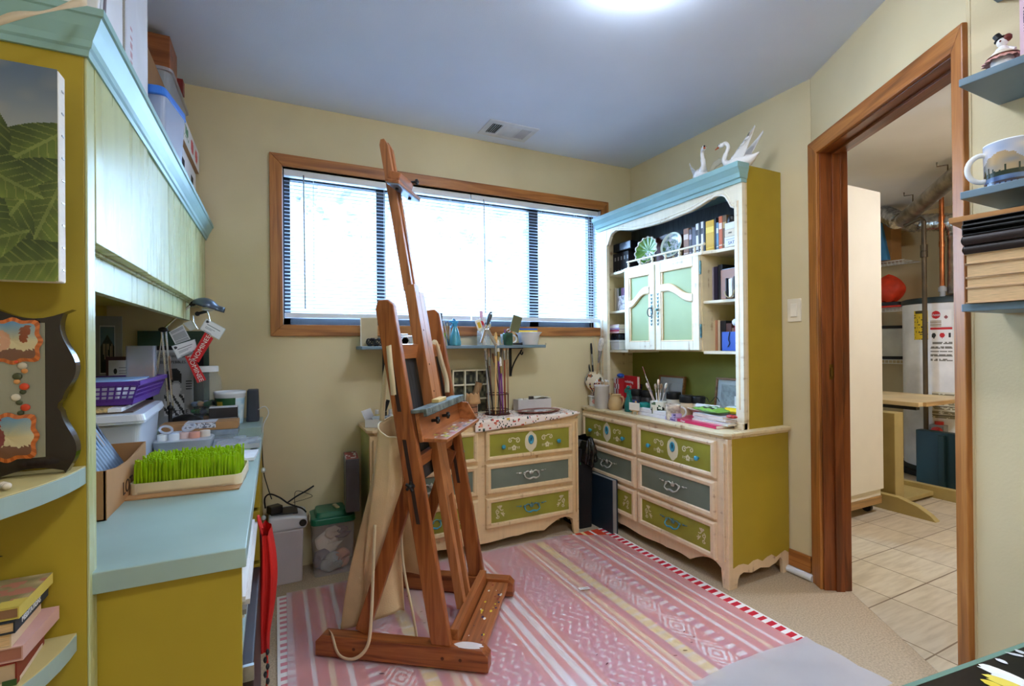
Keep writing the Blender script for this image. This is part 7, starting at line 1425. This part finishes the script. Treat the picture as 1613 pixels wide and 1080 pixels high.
B().mat(KH).box(cx0-.04,cy0+.0,.02,cx0+.5,cy0+.26,.05).done('base_plate',parent=t,bev=.003); B().mat(KH).box(cx0+.5,cy0-.30,.0,cx0+.55,cy0+.6,.085).done('foot',parent=t,bev=.004)
# water heater
hxx=5.3; hyy=ax(1490,472,hxx).y; t=thing('water_heater','big white cylindrical water heater with red and white labels beyond the work table','heater',(hxx,hyy,.012)); HWM=K((232,230,226),.35); hr=.30; TOP=1.50
B().mat(HWM).lathe([(hr,.06),(hr,TOP-.02)],56).done('tank',parent=t); B().mat(K((44,56,56),.5)).lathe([(hr+.008,TOP-.03),(hr+.008,TOP+.012),(hr-.02,TOP+.022),(0,TOP+.03)],48).done('top_cap',parent=t); B().mat(K((44,56,56),.5)).lathe([(hr+.006,0),(hr+.006,.062),(hr,.064)],48).done('base_ring',parent=t)
def lab(name,a0,a1,z0,z1,cf,nx=30,ny=30,k=.002): return printed(name,nx,ny,lambda u,v:((hr+k)*cos(rad(a0+(a1-a0)*u)),(hr+k)*sin(rad(a0+(a1-a0)*u)),z0+(z1-z0)*v),cf,parent=t)
def ua(u): # angle on the tank seen at photo column u
    q=ray(u,520); q=V((q.x,q.y)).normalized(); c=V((hxx,hyy)); tt=q.dot(c); dd=(c-q*tt); h=math.sqrt(max(0,hr*hr-dd.length_squared)); p=q*(tt-h)-c; return math.degrees(math.atan2(p.y,p.x))%360
A=lambda u: ua(u)
lab('energy_label',A(1440.5),A(1462),1.16,1.41,lambda u,v:(60,50,20) if (v>.9 and .1<u<.9) or (vn(u*12,v*30,2)>.64 and (v*12)%1<.5) else (232,196,40))
lab('brand_label',A(1465.5),A(1499),1.27,1.41,lambda u,v:(150,130,100) if v<.4 and (v*12)%1<.4 and u<.55 else ((150,80,80) if (u-.75)**2*2+(v-.55)**2<.012 else (238,236,232)))
lab('red_oval',A(1467.5),A(1482),1.335,1.402,lambda u,v:(196,24,34) if (u-.5)**2+(v-.5)**2<.24 else (238,236,232),24,24,.003)
lab('warning_label',A(1465.5),A(1500),.98,1.262,lambda u,v:(196,30,36) if v>.93 or ((u-.55)**2+(v-.76)**2*2<.012) else ((40,40,40) if ((u-.16)**2+(v-.76)**2*1.6<.010 or (abs(u-.88)<.05 and abs(v-.76)<.06)) else ((120,116,106) if v<.62 and (v*22)%1<.5 and vn(u*14,v*22,1)>.25 else (238,236,232))))
aT=rad((A(1467.5)+A(1482))/2); txt('lettering','Rheem',.030,WHITE,t,((hr+.006)*cos(aT),(hr+.006)*sin(aT),1.368),(PI/2,0,aT+PI/2),sx=.85)
lab('notice_label',A(1467),A(1503),.50,.72,lambda u,v:(90,80,60) if (v*9)%1<.1 else ((150,140,110) if (v*24)%1<.5 and vn(u*12,v*24,3)>.3 else (226,220,196)))
lab('small_notice',A(1505),A(1519),.49,.63,lambda u,v:(180,40,40) if v>.85 else ((110,100,90) if (v*14)%1<.4 else (232,230,222)),12,14)
aG=rad(A(1481)); gx,gy=(hr+.03)*cos(aG),(hr+.03)*sin(aG); B().mat(K((150,150,146),.4)).box(gx-.05,gy-.04,.36,gx+.03,gy+.06,.45).done('gas_valve',parent=t,bev=.006); B().mat(K((206,44,30),.4)).cyl((gx-.045,gy,.40),(gx-.075,gy+.004,.40),.036,n=20).cyl((gx,gy+.01,.45),(gx,gy+.01,.475),.03,n=16).done('red_dial',parent=t)
# pipes and ducts
def P3(u,v,x): q=ax(u,v,x); return V((q.x,q.y,q.z))
px_=4.92; a_=P3(1455,348,px_); c_=P3(1453,726,px_); t=thing('iron_pipe','dark iron gas pipe running down in front of the water heater','pipe',(a_.x,a_.y,0)); B().mat(IRON).cyl((0,0,c_.z),(0,0,a_.z),.017,n=12).done('pipe',parent=t)
for zz_ in (P3(1456,390,px_).z,P3(1456,400,px_).z,c_.z+.05,c_.z+.14): B().mat(IRON).cyl((0,0,zz_-.025),(0,0,zz_+.025),.026,n=12).done('fitting',parent=t)
b=B().mat(IRON).tube([(0,0,a_.z),(.0,.02,a_.z+.03),(.0,.14,a_.z-.01)],.016,10); b.done('elbow',parent=t); B().mat(IRON).cyl((0,0,c_.z+.14),(.12,-.10,c_.z+.13),.012,n=10).done('branch',parent=t)
px_=5.35; a_=P3(1483,318,px_); c_=P3(1481,470,px_); t=thing('copper_pipe','copper water pipe rising from the heater top to the ceiling','pipe',(a_.x,a_.y,0)); B().mat(COPPER).cyl((0,0,c_.z+.10),(0,0,2.44),.018,n=14).done('pipe',parent=t); B().mat(K((206,206,204),.5)).cyl((0,0,TOP+.02),(0,0,c_.z+.11),.02,n=12).cyl((0,0,c_.z+.06),(0,0,c_.z+.10),.03,n=10).done('union',parent=t)
for dz_ in (.46,.62,.68): B().mat(COPPER).cyl((0,0,c_.z+dz_),(0,0,c_.z+dz_+.05),.022,n=14).done('coupling',parent=t)
t=thing('round_duct','large dented round metal duct running under the utility room ceiling','duct',(0,0,0)); DUCT=M('duct_metal',(168,164,156),.34,.9,var=.2,ns=14,bump=.2,bs=12)
B().mat(DUCT).tube([P3(1521,262,4.25),P3(1430,340,5.0),P3(1422,347,5.1)],.062,22).done('straight_duct',parent=t)
fx=spl([P3(1418,346,5.2),P3(1440,352,5.38),P3(1470,350,5.42),P3(1503,352,5.42),P3(1510,372,5.42)],10); B().mat(M('foil_duct',(196,196,192),.22,.9,var=.25,ns=22,bump=.7,bs=30)).tube(fx,[.075+.006*((i)%2) for i in range(len(fx))],20).done('foil_elbow',parent=t)
B().mat(DUCT).tube([P3(1512,370,5.42),P3(1512,462,5.42)],.085,24).done('flue',parent=t); B().mat(K((40,40,42),.5)).lathe([(.15,0),(.09,.03)],24).at().done('draft_hood',parent=t,loc=P3(1512,469,5.42))
fx=spl([P3(1387,336,5.25),P3(1400,340,5.2),P3(1415,348,5.12)],8); B().mat(M('foil_duct',(196,196,192))).tube(fx,[.075+.005*(i%2) for i in range(len(fx))],20).done('foil_end',parent=t)
for u,v0,v1,x in ((1438,303,322,4.9),(1493,245,275,4.3)): a_=P3(u,v1,x); tag(B().mat(IRON).tube([a_,V((a_.x,a_.y,2.41)),V((a_.x-.03,a_.y+.05,2.41)),V((a_.x-.03,a_.y+.05,2.439))],.005,6).done('duct_hanger'),('bent metal hanger holding the duct near its elbow','bent metal hanger holding the duct near the doorway head')[u>1450],'hanger')
# wire shelves on the far wall
def wire(v,label,u1=1426,x=5.44):
    p=P3(u1,v,x); t=thing('wire_shelf',label,'shelf',(5.60,p.y,p.z)); b=B().mat(K((226,222,210),.5)); 
    for k in range(18): y=.012+.033*k; b.cyl((-.155,y,0),(.145,y,0),.0025,n=5).cyl((-.155,y,0),(-.155,y,-.035),.0025,n=5)
    for xx,zz in ((-.155,0),(-.155,-.035),(.0,-.004),(.14,-.004)): b.cyl((xx,0,zz),(xx,.58,zz),.0035,n=6)
    b.done('wires',parent=t); return t,p
t1,p1=wire(408,'upper white wire shelf on the utility room wall',1424); t2,p2=wire(483,'middle white wire shelf on the utility room wall',1427); t3,p3=wire(567,'lowest white wire shelf on the utility room wall',1426)
yb=p1.y
t=thing('brown_box','tall tan cardboard box on the upper wire shelf behind the blue bag','box',(5.56,P3(1397,380,5.56).y,p1.z+.005)); B().mat(K((176,128,76),.7)).box(-.09,-.08,0,.10,.10,.42).done('box',parent=t,bev=.002)
t=thing('blue_bag','blue printed shopping bag hanging beside the cream cupboard','bag',(5.38,P3(1388,375,5.38).y,p1.z+.005)); b=B().mat(M('blue_bag',(60,126,170),.4,var=.2,ns=3)); b.box(-.03,-.07,0,.03,.12,.45,.012,.075); b.done('bag',parent=t,bev=.01); txt('lettering','FLUSHIN',.085,K((24,32,48)),t,(-.033,.02,.26),(0,-PI/2,-PI/2+PI*0),sx=.8)
t=thing('red_bag','bright orange red fabric bag on the middle wire shelf','bag',(5.50,P3(1400,455,5.5).y,p2.z+.06)); b=B().mat(M('orange_red_fabric',(222,62,26),.6,var=.15,ns=7)); b.surf(24,14,lambda u,v:(.10*cos(2*PI*u)*sin(v*PI*.92)**.7*(1+.08*sin(7*u*6)),.14*sin(2*PI*u)*sin(v*PI*.92)**.7,.27*(1-v)+.01*sin(u*20)),closeu=True); b.done('bag',parent=t)
tag(B().mat(K((206,50,30),.6)).box(5.42,P3(1400,455,5.5).y-.20,p2.z+.005,5.6,P3(1400,455,5.5).y+.13,p2.z+.022).done('red_mat',bev=.004),'flat orange red mat under the bag on the middle wire shelf','mat')
tag(B().mat(BLACK).box(5.44,P3(1400,455,5.5).y-.11,p2.z+.023,5.58,P3(1400,455,5.5).y+.12,p2.z+.058).done('black_device',bev=.004),'flat black device between the orange bag and the red mat','device')
t=thing('framed_picture','black framed picture with a pale mount leaning on the lowest wire shelf','picture',(5.50,P3(1408,545,5.5).y,p3.z+.005),rad(-60)); b=B(); b.X=MX.Rotation(rad(-10),4,'X'); b.mat(BLACK).box(-.13,0,0,-.10,.02,.34).box(.10,0,0,.13,.02,.34).box(-.10,0,0,.10,.02,.03).box(-.10,0,.31,.10,.02,.34); b.done('frame',parent=t); b=B().mat(K((206,200,180),.7)); b.X=MX.Rotation(rad(-10),4,'X'); b.box(-.10,.008,.03,.10,.014,.31).done('mount',parent=t)
t=thing('brown_cabinet','brown wooden cabinet side behind the wire shelves','box',(5.58,P3(1390,520,5.58).y+.16,p3.z+.005)); B().mat(wood('cab_wood',(120,84,44),(140,100,56),2)).box(-.1,-.06,0,.12,.14,.38).done('box',parent=t,bev=.002)
t=thing('dark_tray','dark flat tray lying on the brown cabinet below the middle wire shelf','tray',(5.57,P3(1390,520,5.58).y+.16,p3.z+.336)); B().mat(K((60,54,46),.5)).box(-.08,-.10,.075,.08,.16,.09).box(-.06,-.08,.05,.06,.16,.075).done('tray',parent=t,bev=.003)
t=thing('green_box','very dark green box standing on the floor before the water heater','box',(4.72,P3(1478,745,4.72).y,0)); DG=K((20,46,46),.5); B().mat(DG).box(-.02,-.18,0,.06,.14,.44).done('front_panel',parent=t,bev=.006); B().mat(DG).box(-.05,-.06,0,-.021,-.02,.42).done('rib',parent=t,bev=.004)
tag(B().mat(BLACKM).lathe([(.36,0),(.37,.05),(.35,.052),(.345,.008),(0,.004)],40).done('drain_pan'),'wide black drain pan under the water heater','pan').location=(hxx-.01,hyy,.002)
# ------------------------------------------------------------------ garden outside the window
o = B().mat(M('pale_bounce_ground', (200,208,214), .95, var=.08, ns=3)).box(-22,3.45,.95,24,34,1.0).done('ground_outside'); st(o)  # unseen ground, made pale to bounce daylight up to the ceiling
def tree(x, y, h, r, label, c):
    t = thing('garden_tree', label, 'tree', (x,y,1.0), 0, 'trees outside the window')
    B().mat(K((214,222,226),.9)).tube([(0,0,0),(.05,0,h*.5),(-.05,0,h*.8)], [.16,.12,.07], 10).done('trunk', parent=t)
    b = B().mat(M('leaves_%d' % c[0], c, .8, var=.3, ns=3))
    for k in range(420):
        a, q, z = k*2.399, (h2(k,1))**.5, h2(k,2)*2-1; rr = r*math.sqrt(max(.02,1-z*z))*(.55+.45*q); px, py, pz = rr*cos(a), rr*sin(a), h*.72+z*r*.9; s_ = .16+.14*h2(k,3); n1 = V((h2(k,4)-.5,h2(k,5)-.5,h2(k,6)-.5)).normalized(); u1 = n1.orthogonal().normalized(); v1 = n1.cross(u1)
        b.vf([V((px,py,pz))+u1*s_, V((px,py,pz))+v1*s_*.6, V((px,py,pz))-u1*s_, V((px,py,pz))-v1*s_*.6], [(0,1,2,3)])
    o = b.done('crown', parent=t)
tree(4.3,9.5,4.6,1.5,'pale leafy tree outside seen faintly through the right half of the blinds',(232,240,244)); tree(1.6,11.0,5.2,1.3,'pale leafy tree outside seen faintly near the middle of the blinds',(236,244,248))
# ------------------------------------------------------------------ light and exposure
w = bpy.data.worlds.new('daylight'); SC.world = w; w.use_nodes = True
bg = w.node_tree.nodes['Background']; bg.inputs[0].default_value = lin((164,208,255)); bg.inputs[1].default_value = 1.15
def area(name, loc, rot, sx, sy, e, col, portal=False):
    l = bpy.data.lights.new(name, 'AREA'); l.shape = 'RECTANGLE'; l.size = sx; l.size_y = sy; l.energy = e; l.color = lin(col)[:3]
    o = bpy.data.objects.new(name, l); COL.objects.link(o); o.location = loc; o.rotation_euler = rot
    if portal: l.cycles.is_portal = True
    return o
area('window_portal', (1.055,2.98,1.69), (-PI/2,0,0), 2.06, .84, 1, (255,255,255), True)
sn = bpy.data.lights.new('sky_glow', 'SUN'); sn.energy = 15; sn.angle = rad(130); sn.color = lin((172,212,255))[:3]
so_ = bpy.data.objects.new('sky_glow', sn); COL.objects.link(so_); so_.location = (1,6,5); so_.rotation_euler = V((0,-1,-.22)).to_track_quat('-Z','Y').to_euler()
SC.view_settings.view_transform = 'Standard'; SC.view_settings.look = 'None'; SC.view_settings.gamma = 1; SC.view_settings.use_curve_mapping = False
SC.view_settings.exposure = 2.15
SC.cycles.use_denoising = True; SC.cycles.max_bounces = 10; SC.cycles.diffuse_bounces = 5; SC.cycles.transparent_max_bounces = 24; SC.cycles.sample_clamp_indirect = 6
SC.cycles.caustics_reflective = False; SC.cycles.caustics_refractive = False
